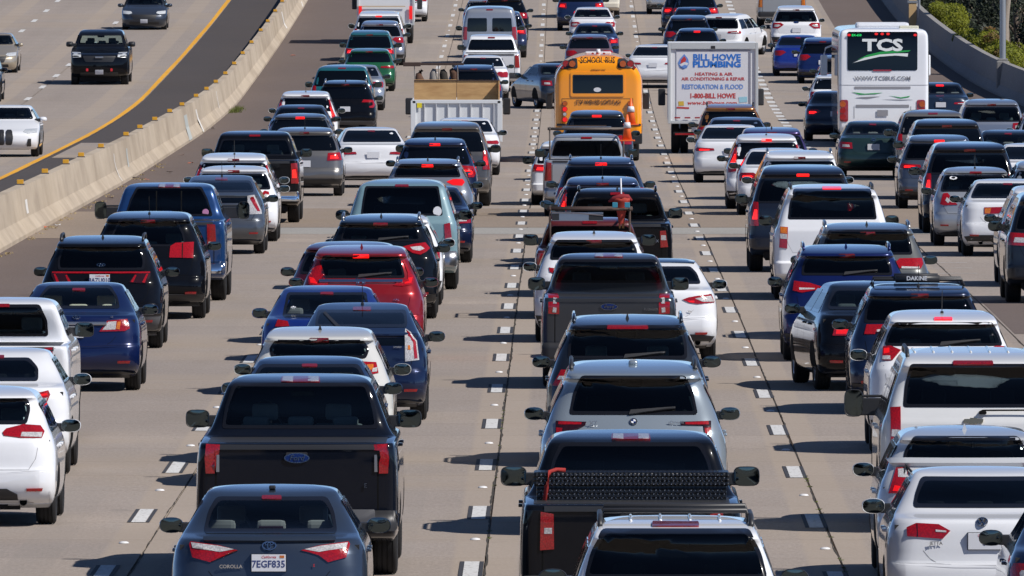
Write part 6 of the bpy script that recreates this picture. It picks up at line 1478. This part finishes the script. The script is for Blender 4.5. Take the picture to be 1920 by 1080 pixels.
# ------------------------------------------------------------------ school bus
def flatwheel(root, x, y, r, w_, dual=False):
    tm = cached(('ty', r, w_, 0), lambda: tyre_me(r, w_)); rm = cached(('rim', r, w_), lambda: rim_me(r, w_))
    for dx in ((0, -w_*1.15) if dual else (0,)):
        wh = mk('wheel', cached('hubx', lambda: MB().box(-.08,.04,-.07,.07,-.07,.07,0,.02).me()), BLACKP, root, (x+math.copysign(1, x)*dx, y, r), (0, 0, 0 if x > 0 else math.pi)); mk('tyre', tm, RUBBER, wh); mk('rim', rm, STEEL, wh)
sh = Shell('schoolbus'); Y = solve_row(100, 2.9, 1.4); X = colX(1122, Y); s_ = scl(Y)
bus = tag(empty('school_bus', (X, Y, gz(Y)), (slope(Y), 0, 0)), 'yellow-orange school bus with rounded roof, black window and red lamps', 'bus')
YEL_ = paint((.86,.295,.004), 0, .4, .3); BLT = simple('black_lettering', (.012,.012,.012), .5)
mk('body', sh.build(60, 16, 6, 24, 4), YEL_, bus)
def wl(px, rw): sc = scl(Y+.05); return ((px-VPX)/sc-X, CAMH-gz(Y)-(rw-HROW)/sc)
def bpatch(nm, x0, r0, x1, r1, mat, off=.006, r=.03, th=.01):
    a = wl(x0, r0); b = wl(x1, r1); return mk(nm, patch(sh, 'r', rpoly([(a[0], b[1]), (b[0], b[1]), (b[0], a[1]), (a[0], a[1])], r), off, th), mat, bus)
fr = bpatch('window_frame', 1068, 135, 1173, 181, YEL_, .02, .05, .03)
bpatch('emergency_window', 1074, 142, 1168, 173, G_OPAQ, .026, .03); bpatch('rubber_seal', 1072, 140, 1170, 175, BLACKP, .022, .04)
bpatch('seam', 1051, 184.6, 1189, 185.4, BLT, .004, .001, 0)
for px in (1051, 1188.5): bpatch('seam', px, 185, px+.8, 228, BLT, .004, .001, 0)
bpatch('rub_rail', 1042, 232, 1203, 236, BLT, .02, .01); bpatch('rub_rail', 1041, 128, 1064, 129.5, BLT, .012, .005); 
a = wl(1120.5, 113.5); n = sh.N('r', 0, a[1]); mk('lettering', fit_text('SCHOOL BUS', .92, .17, .004), BLT, bus, (a[0], sh.rear(0, a[1])-.03, a[1]), (rad(-9), 0, 0))
a = wl(1122, 192); mk('lettering', fit_text('STOP WHEN RED LIGHTS FLASH', 1.20, .12, .002), BLT, bus, (a[0], sh.rear(0, a[1])-.012, a[1]))
a = wl(1122, 131); mk('lettering', fit_text('EMERGENCY EXIT', .38, .04), BLT, bus, (a[0], sh.rear(0, a[1])-.014, a[1]))
RL = lensmat('bus_lamp_red', (.45,.01,.008)); AL = lensmat('bus_lamp_amber', (.62,.12,.01))
def lamp(px, rw, r, mat, depth=.05, hood=False):
    a = wl(px, rw); x = max(-sh.hw(a[1])*.93, min(sh.hw(a[1])*.93, a[0])); yy = sh.rear(x, a[1])
    if hood:
        mk('lamp_board', patch(sh, 'r', rpoly([(x-r*1.5, a[1]-r*1.4), (x+r*1.5, a[1]-r*1.4), (x+r*1.4, a[1]+r*1.5), (x-r*1.4, a[1]+r*1.5)], .04), .02, .03), BLACKP, bus)
    o = mk('lamp', disc_me(r, r, depth, 20), mat, bus, (x, yy-.03, a[1]))
    mk('lamp_bezel', disc_me(r*1.18, r*1.18, depth*.7, 20, .86), BLACKP, o, (0, .005, 0))
for px, m in ((1059, RL), (1073, AL), (1168, AL), (1182, RL)): lamp(px, 119.5, .085, m, .06, True)
for px in (1102, 1120, 1138): lamp(px, 101.5, .03, RL, .03)
for px in (1048, 1192): lamp(px, 126.5, .035, RL, .03)
for px in (1059, 1181):
    lamp(px, 194, .06, AL); lamp(px, 204.5, .062, RL if False else L_REDLIT); lamp(px, 224, .062, L_REDLIT); lamp(px, 214, .045, L_CLR)
a = wl(1120, 168); mk('window_sticker', disc_me(.10, .06, .002), PLATE, bus, (a[0], sh.rear(0, a[1])-.034, a[1]))
mk('bumper', MB().box(-1.17, 1.17, -.22, .05, .50, .78, 0, .03).me(), BLACKP, bus); mk('roof_hatch', MB().box(-.35, .35, 2.0, 2.7, 2.86, 2.94, 0, .04).me(), PLATE, bus); mk('beacon', MB().tube([(0,1.2,2.86),(0,1.2,3.02)], [.07,.05], 12).me('b', True), PLATE, bus)
for sg in (1, -1):
    for k in range(9):
        y0 = .8+k*.85; mk('side_window', patch(sh, 'R' if sg > 0 else 'L', rpoly([(y0, 1.75), (y0+.65, 1.75), (y0+.65, 2.25), (y0, 2.25)], .04), .004, .01), G_OPAQ, bus)
    flatwheel(bus, sg*.98, 3.0, .48, .24, True); flatwheel(bus, sg*1.0, 8.9, .48, .26)
    mk('mirror', MB().box(sg*1.32-.09, sg*1.32+.09, 9.6, 9.7, 1.3, 1.75, 0, .03).tube([(sg*1.1, 9.6, 1.8), (sg*1.32, 9.6, 1.7)], .02, 6).me(), BLACKP, bus)
mk('underbody', MB().box(-.8, .8, .4, 9.8, .35, .6).box(-.06, .06, 2.9, 3.1, .3, .5).me(), UNDER, bus)

# ------------------------------------------------------------------ white coach
sh = Shell('coach', W=2.59); Y = solve_row(57, 3.3, 1.2); X = colX(1657, Y); s_ = scl(Y)
bus = tag(empty('coach', (X, Y, gz(Y)), (slope(Y), 0, 0)), 'tall white coach with large black rear window and green swoosh lettering', 'bus')
WP = paint((.76,.77,.79), 0, .3, .3)
mk('body', sh.build(60, 18, 6, 26, 4), WP, bus)
GRN = simple('green_vinyl', (.015,.32,.06), .4); GRYV = simple('grey_vinyl', (.25,.25,.27), .5); LED = simple('green_led', (.02,.8,.15), .5, emit=.5)
bpatch('rear_window', 1587, 60, 1722, 132, G_OPAQ, .012, .06, .02)
def word(s, px, rw, size, mat, off=.02, sx=1.0, bold=.002, sh_=0.):
    a = wl(px, rw); return mk('lettering', text_me(s, size, .003, bold, sh_, sx), mat, bus, (a[0], sh.rear(0, a[1])-off, a[1]), (rad(-2), 0, 0))
def swoosh(nm, pts, mat, off=.022):
    q = [wl(*p) for p in pts]; return mk(nm, patch(sh, 'r', q, off, .004, .2, .1), mat, bus)
a = wl(1655, 85.5); mk('lettering', fit_text('TCS', 1.10, .32, .018, -.0), simple('white_vinyl', (.75,.78,.77), .5), bus, (a[0], sh.rear(0, a[1])-.022, a[1]), (rad(-2), 0, 0))
swoosh('green_swoosh', [(1606,112),(1625,103),(1650,97),(1680,95),(1709,94),(1705,97),(1680,99),(1655,101),(1630,106)], GRN)
swoosh('white_swoosh', [(1597,118),(1620,108),(1650,102),(1680,100),(1704,100),(1703,106),(1680,104),(1650,106),(1622,112)], simple('white_vinyl_b', (.75,.78,.77), .5), .025)
word('BX-650', 1606, 66, .09, LED, .022, 1, .001)
for px in (1592, 1643, 1654, 1665, 1716): 
    a = wl(px, 63.5 if px not in (1592,1716) else 65.5); mk('marker_lamp', disc_me(.05, .035, .02), L_REDLIT, bus, (a[0], sh.rear(abs(a[0]), a[1])-.03, a[1]))
bpatch('lower_brake_light', 1636, 130.5, 1672, 133.5, L_RED, .02, .02)
a = wl(1655, 147); mk('lettering', fit_text('WWW.TCSBUS.COM', 1.58, .12, .002), GRYV, bus, (a[0], sh.rear(0, a[1])-.012, a[1]), (rad(-2), 0, 0))
bpatch('vent_slot', 1600, 162, 1709, 166.5, GRYV, .010, .02); bpatch('vent_slot', 1603, 196, 1706, 201.5, GRYV, .010, .02); bpatch('panel_seam', 1571, 159, 1743, 159.8, GRYV, .006, .002, 0)
for q, m in (([(1595,172.5),(1620,175.5),(1655,173.5),(1640,176.5),(1610,177.5)], GRN), ([(1602,183.5),(1625,185),(1650,180.5),(1630,182),(1612,182)], GRYV), ([(1668,179),(1690,182.5),(1708,179.5),(1706,182),(1690,184.5)], GRN), ([(1655,186),(1690,186.5),(1714,186.5),(1690,188)], GRYV)): swoosh('swoosh', q, m, .010)
bpatch('licence_plate', 1644, 206, 1665, 217, PLATE if False else GRYV, .03, .01); bpatch('hatch_seam', 1599, 199, 1600, 222, GRYV, .006, .002, 0); bpatch('hatch_seam', 1709, 199, 1710, 222, GRYV, .006, .002, 0)
for x0, x1 in ((1572.5, 1588), (1721, 1737)):
    o = bpatch('tail_light', x0, 187, x1, 228, L_RED, .02, .06)
    for r in (195, 207, 219): 
        a = wl((x0+x1)/2, r); mk('lens', disc_me(.085, .085, .02), AL if r == 195 else RL, o, (a[0], sh.rear(abs(a[0]), a[1])-.03, a[1]))
mk('roof_unit', MB().box(-.75, .75, 1.6, 3.6, 3.34, 3.52, 0, .08).me(), PLATE, bus); mk('roof_hatch', MB().box(.45, 1.0, .6, 1.1, 3.30, 3.44, 0, .03).me(), simple('cream_plastic', (.6,.58,.45), .5), bus)
for sd in ('R', 'L'):
    mk('side_glazing', patch(sh, sd, rpoly([(.9, 1.75), (10.8, 1.75), (10.8, 2.85), (.9, 2.85)], .06), .004, .01), G_OPAQ, bus)
    for k in range(4): mk('luggage_door_gap', ribbon(sh, sd, [(3.4+k*1.5, .5), (3.4+k*1.5, 1.4)], .02), SEAM, bus)
for sg in (1, -1):
    flatwheel(bus, sg*1.08, 3.1, .5, .26, True); flatwheel(bus, sg*1.12, 9.6, .5, .28)
    mk('mirror', MB().box(sg*1.5-.1, sg*1.5+.1, 11.9, 12.05, 1.9, 2.5, 0, .04).tube([(sg*1.2, 11.9, 2.8), (sg*1.45, 11.9, 2.7), (sg*1.5, 11.9, 2.5)], .03, 6).me(), WP, bus)
mk('underbody', MB().box(-.9, .9, .5, 11.8, .25, .5).me(), UNDER, bus)

# ------------------------------------------------------------------ white box trucks
def boxtruck(px, top, H, W, label, cab=WP, L=5.4, zb=.86):
    Y = solve_row(top, H, 0); X = colX(px, Y)
    o = tag(empty('box_truck', (X, Y, gz(Y)), (slope(Y), 0, 0)), label, 'truck'); FR = simple('white_gelcoat', (.70,.71,.72), .4)
    mb = MB(); mb.box(-W/2, W/2, 0, L, zb, H, 0, .03); mk('cargo_box', mb.me(), FR, o)
    fm = MB()
    for sg in (-1, 1): fm.box(sg*(W/2)-.06 if sg > 0 else -W/2-.02, W/2+.02 if sg > 0 else -W/2+.06, -.05, .02, zb-.03, H+.02, 0, .01)
    fm.box(-W/2+.06, W/2-.06, -.05, .02, H-.16, H+.02, 0, .01); fm.box(-W/2+.06, W/2-.06, -.05, .02, zb-.03, zb+.05, 0, .01)
    mk('door_frame', fm.me(), simple('aluminium_frame', (.52,.54,.54), .45, .2), o)
    return o, X, Y
o, X, Y = boxtruck(1337, 81, 3.05, 2.45, 'white plumbing box truck with blue and red lettering on its rear door')
def wl2(px, rw): sc = scl(Y); return ((px-VPX)/sc-X, CAMH-gz(Y)-(rw-HROW)/sc)
DOOR = simple('box_door_white', (.66,.66,.69), .35); BLV = simple('blue_vinyl', (.02,.16,.55), .4); RDV = simple('red_vinyl', (.50,.04,.035), .4); BL2 = simple('pale_blue_vinyl', (.12,.25,.60), .4)
a = wl2(1268, 94); b = wl2(1407, 226); mk('roll_up_door', MB().box(a[0], b[0], -.018, .01, b[1], a[1], 0, .004).me(), DOOR, o); mk('door_edge_shade', MB().box(a[0]-.01, b[0]+.01, -.026, -.019, a[1]-.03, a[1]+.01).box(b[0]-.05, b[0]+.01, -.026, -.0195, b[1], a[1]-.03).me(), simple('edge_shade_grey', (.22,.22,.27), .6), o)  # the frame's shade on the door, painted as a blue-grey strip along top and right
def sign(s, px, rw, wpx, mat, bold=.003, hgt=None, shear=0):
    me0 = text_me(s, 1.0, 0, 0); wd = max(v.co.x for v in me0.vertices)-min(v.co.x for v in me0.vertices); target = wpx/scl(Y); c = wl2(px, rw)
    size = (hgt/scl(Y)/.72) if hgt else target/wd; mk('lettering', text_me(s, round(size, 4), .002, bold, shear, round(target/wd/size, 3)), mat, o, (c[0], -.022, c[1]))
sign('BILL HOWE', 1344, 108, 88, BLV, .008, 12); sign('PLUMBING', 1344, 121, 88, BLV, .010, 11)
sign('HEATING & AIR', 1338, 139, 70, RDV, .002, 6); sign('AIR CONDITIONING & REPAIR', 1337, 148, 118, RDV, .002, 6); sign('RESTORATION & FLOOD', 1336, 163, 114, BL2, .004, 9); sign('1-800-BILL HOWE', 1336, 180, 84, RDV, .006, 9); sign('www.billhowe.com', 1335, 193, 92, RDV, .003, 7, .2)
def poly2(nm, pts, mat, y=-.022):
    q = [wl2(*p) for p in pts]; n = len(q); V2 = [(a, y, b) for a, b in q]+[(a, y-.003, b) for a, b in q]; mk(nm, mesh(V2, [tuple(range(n, 2*n))]+[(i, (i+1) % n, n+(i+1) % n, n+i) for i in range(n)]), mat, o)
poly2('logo_drop', [(1283,101),(1290,110),(1292,119),(1288,127),(1281,130),(1274,126),(1271,118),(1275,110)], BL2)
poly2('logo_drop', [(1283,105),(1287,111),(1284,118),(1276,120),(1277,112)], RDV, -.027); poly2('logo_wave', [(1274,121),(1283,116),(1291,118),(1288,124),(1280,127)], PLATE, -.031); poly2('logo_wave', [(1276,125),(1284,121),(1289,123),(1283,128)], BL2, -.035)
poly2('yellow_label', [(1272,190),(1282,189.5),(1282.5,198),(1272.5,198)], simple('yellow_label', (.6,.40,.05), .5)); poly2('flag_label', [(1269,200),(1292,201),(1292,204),(1269,203)], RDV); poly2('blue_label', [(1385,182),(1401,181),(1401,191),(1386,192)], simple('cyan_label', (.30,.55,.65), .5))
for px in (1270, 1289, 1308): mk('marker_lamp', MB().box(-.08, .08, -.07, -.05, 0, .04, 0, .008).me(), L_RED, o, (wl2(px, 221)[0], 0, wl2(px, 222)[1]))
mk('chassis', MB().box(-.45, .45, .3, 7.2, .55, .80).box(-1.1, 1.1, -.05, .08, .50, .60, 0, .01).me(), UNDER, o); mk('marker_strip', MB().box(-1.05, .3, -.07, -.052, .52, .57).me(), L_RED, o); mk('step_plate', MB().box(-.6, .1, -.09, -.07, .60, .74, 0, .02).me(), STEEL, o); mk('door_latch', MB().box(-.06, .06, -.06, -.03, 2.90, 2.98, 0, .01).me(), BLACKP, o)
for sg in (1, -1): flatwheel(o, sg*1.04, 1.4, .42, .22, True); flatwheel(o, sg*.98, 6.4, .42, .24); mk('mirror', MB().box(sg*1.38-.10, sg*1.38+.10, 6.2, 6.32, 1.25, 1.72, 0, .04).tube([(sg*1.0, 6.3, 1.5), (sg*1.36, 6.3, 1.6)], .02, 6).me(), BLACKP, o)
mk('cab', MB().box(-1.0, 1.0, 5.45, 7.3, .6, 2.1, 0, .15).me(), WP, o)
o2, X2, Y2 = boxtruck(723, -70, 3.1, 2.15, 'tall white box truck at the top left with vertical red lamp', L=4.5, zb=.75)
mk('sill_trim', MB().box(-1.05, .75, -.07, -.05, 1.42, 1.46).me(), simple('pale_wood', (.55,.42,.28), .7), o2)
for sg in (1, -1): mk('tail_light', MB().box(sg*.96-.06, sg*.96+.06, -.09, -.05, .95, 1.45, 0, .02).me(), L_REDLIT, o2); flatwheel(o2, sg*.92, 1.2, .38, .22, True); flatwheel(o2, sg*.9, 5.2, .38, .22); mk('mirror', MB().box(sg*1.25-.10, sg*1.25+.10, 5.0, 5.1, 1.2, 1.6, 0, .04).tube([(sg*.9, 5.1, 1.4), (sg*1.2, 5.1, 1.5)], .02, 6).me(), BLACKP, o2)
mk('cab', MB().box(-.95, .95, 4.55, 6.0, .55, 1.95, 0, .15).me(), WP, o2); mk('chassis', MB().box(-.9, .9, .05, 5.5, .45, .74).me(), UNDER, o2)

# ------------------------------------------------------------------ white high-sided dump truck with a plywood board
Y = solve_row(304); X = colX(856, Y); s_ = scl(Y)
o = tag(empty('dump_truck', (X, Y, gz(Y)), (slope(Y), 0, 0)), 'white high-sided dump bed truck with ribbed tailgate and yellow sticker', 'truck')
WB = simple('white_painted_steel', (.66,.68,.69), .45)
a = wl2(770, 187); b = wl2(942, 262); x0, x1, z0, z1 = a[0], b[0], b[1], a[1]
mk('tailgate', MB().box(x0+.12, x1-.12, 0, .05, z0+.06, z1-.1, 0, .006).me(), WB, o); mk('tailgate_frame', MB().box(x0+.04, x1-.04, -.05, .06, z1-.10, z1, 0, .012).box(x0, x0+.14, -.05, .08, z0, z1-.02, 0, .012).box(x1-.14, x1, -.05, .08, z0-.06, z1-.02, 0, .012).box(x0+.14, x1-.14, -.04, .05, z0, z0+.08, 0, .01).me(), WB, o)
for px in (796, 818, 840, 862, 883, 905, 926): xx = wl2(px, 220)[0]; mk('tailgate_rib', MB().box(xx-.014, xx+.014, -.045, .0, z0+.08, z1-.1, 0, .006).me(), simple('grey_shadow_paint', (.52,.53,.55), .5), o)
mk('yellow_sticker', MB().box(wl2(782, 0)[0], wl2(791, 0)[0], -.058, -.046, wl2(0, 202)[1], wl2(0, 193)[1]).me(), simple('yellow_vinyl', (.75,.62,.02), .4), o)
for sg, xx in ((-1, x0+.03), (1, x1-.08)): mk('bed_side', MB().box(xx, xx+.05, .05, 4.2, z0+.05, z1, 0, .008).me(), WB, o)
mk('bed_floor', MB().box(x0+.1, x1-.1, .05, 4.2, z0-.02, z0+.05).me(), WB, o); mk('chassis', MB().box(-.5, .5, .1, 6.3, .45, z0-.03).me(), UNDER, o); mk('cab', MB().box(-1.0, 1.0, 4.4, 6.4, .55, 1.65, 0, .15).me(), WB, o)
for sg in (1, -1): flatwheel(o, sg*1.0, 1.2, .42, .22, True); flatwheel(o, sg*.95, 5.6, .42, .22); mk('mirror', MB().box(sg*1.32-.10, sg*1.32+.10, 5.2, 5.3, 1.2, 1.65, 0, .04).tube([(sg*.95, 5.3, 1.3), (sg*1.3, 5.3, 1.5)], .02, 6).me(), BLACKP, o)
mk('tail_light', MB().box(x1-.30, x1-.16, -.06, -.04, z0-.05, z0+.02, 0, .008).me(), L_RED, o)
# the board stands inside the bed, and branches and tools show behind it
m, t, b_ = newmat('plywood'); tc = t.nodes.new('ShaderNodeTexCoord'); n1 = noise(t, 2.2, 5, .6, tc.outputs['Object'], (.6, 1, 3)); r = ramp(t, n1.outputs[0], [(.32, (.42,.23,.09)), (.62, (.60,.37,.16))]); t.links.new(r.outputs[0], b_.inputs['Base Color']); b_.inputs['Roughness'].default_value = .75; PLY = m
a = wl2(776, 149); b = wl2(936, 188); q = tag(empty('plywood_board', (X+a[0], Y+.6, gz(Y)+b[1]-.35)), 'tan plywood board standing upright inside the white dump bed', 'plywood board')
wq = b[0]-a[0]; hq = a[1]-b[1]+.33
for k in range(2): mk('sheet', MB().box(wq/2*k+(.006 if k else 0), wq/2*(k+1)-(0 if k else .006), 0, .03, 0, hq+(.0 if k else .012), 0, .003).me(), PLY, q)
mk('end_board', MB().box(wq-.02, wq+.01, -.55, 0, .0, hq-.02, 0, .003).me(), PLY, q); mk('batten', MB().box(.0, wq, -.02, -.001, hq-.03, hq+.0, 0, .003).me(), RUST, q)
LOADM = [simple('brown_load', (.10,.05,.03), .9), simple('grey_load', (.25,.23,.21), .9), simple('dark_load', (.03,.025,.02), .9)]
for i, (px, r0, r1, l) in enumerate(((788,150,132,'brown bundle sticking up behind the left end of the plywood'), (813,150,130,'dark rounded bundle behind the plywood board'), (830,150,131,'grey sack standing behind the plywood board'), (848,150,130,'brown upright sack behind the right half of the plywood'))):
    c0 = wl2(px, r0); c1 = wl2(px, r1); g_ = tag(empty('sack', (X+c0[0], Y+1.3, gz(Y)+c0[1]-.3)), l, 'sack', 'sacks in the dump bed'); hh = c1[1]-c0[1]+.3
    mk('cloth', MB().tube([(0,0,0),(.03*(i-1),0,hh*.45),(-.05+.03*i,0,hh*.8),(.04-.03*i,0,hh)], [.13,.15-.02*i,.08+.015*i,.05], 7).me('s', True), LOADM[i % 3], g_); mk('tie', MB().tube([(-.05,0,hh*.95),(.05,0,hh*.95)], .02, 6).me(), LOADM[2], g_)
c0 = wl2(755, 121); c1 = wl2(815, 122.5); g_ = tag(empty('long_branch', (X+c0[0], Y+1.2, gz(Y)+c0[1])), 'long dark plank jutting left over the dump bed side', 'plank'); wq = c1[0]-c0[0]
mk('plank', MB().box(0, wq*.55, -.05, .05, -.06, .05, 0, .01).box(wq*.5, wq*1.9, -.04, .04, -.03, .03, 0, .01).me(), RUST, g_)
for dx in (.35, 1.1, 1.7): mk('upright', MB().tube([(wq*dx, 0, 0), (wq*dx+.03, 0, -.75)], .014, 6).me(), LOADM[1], g_)
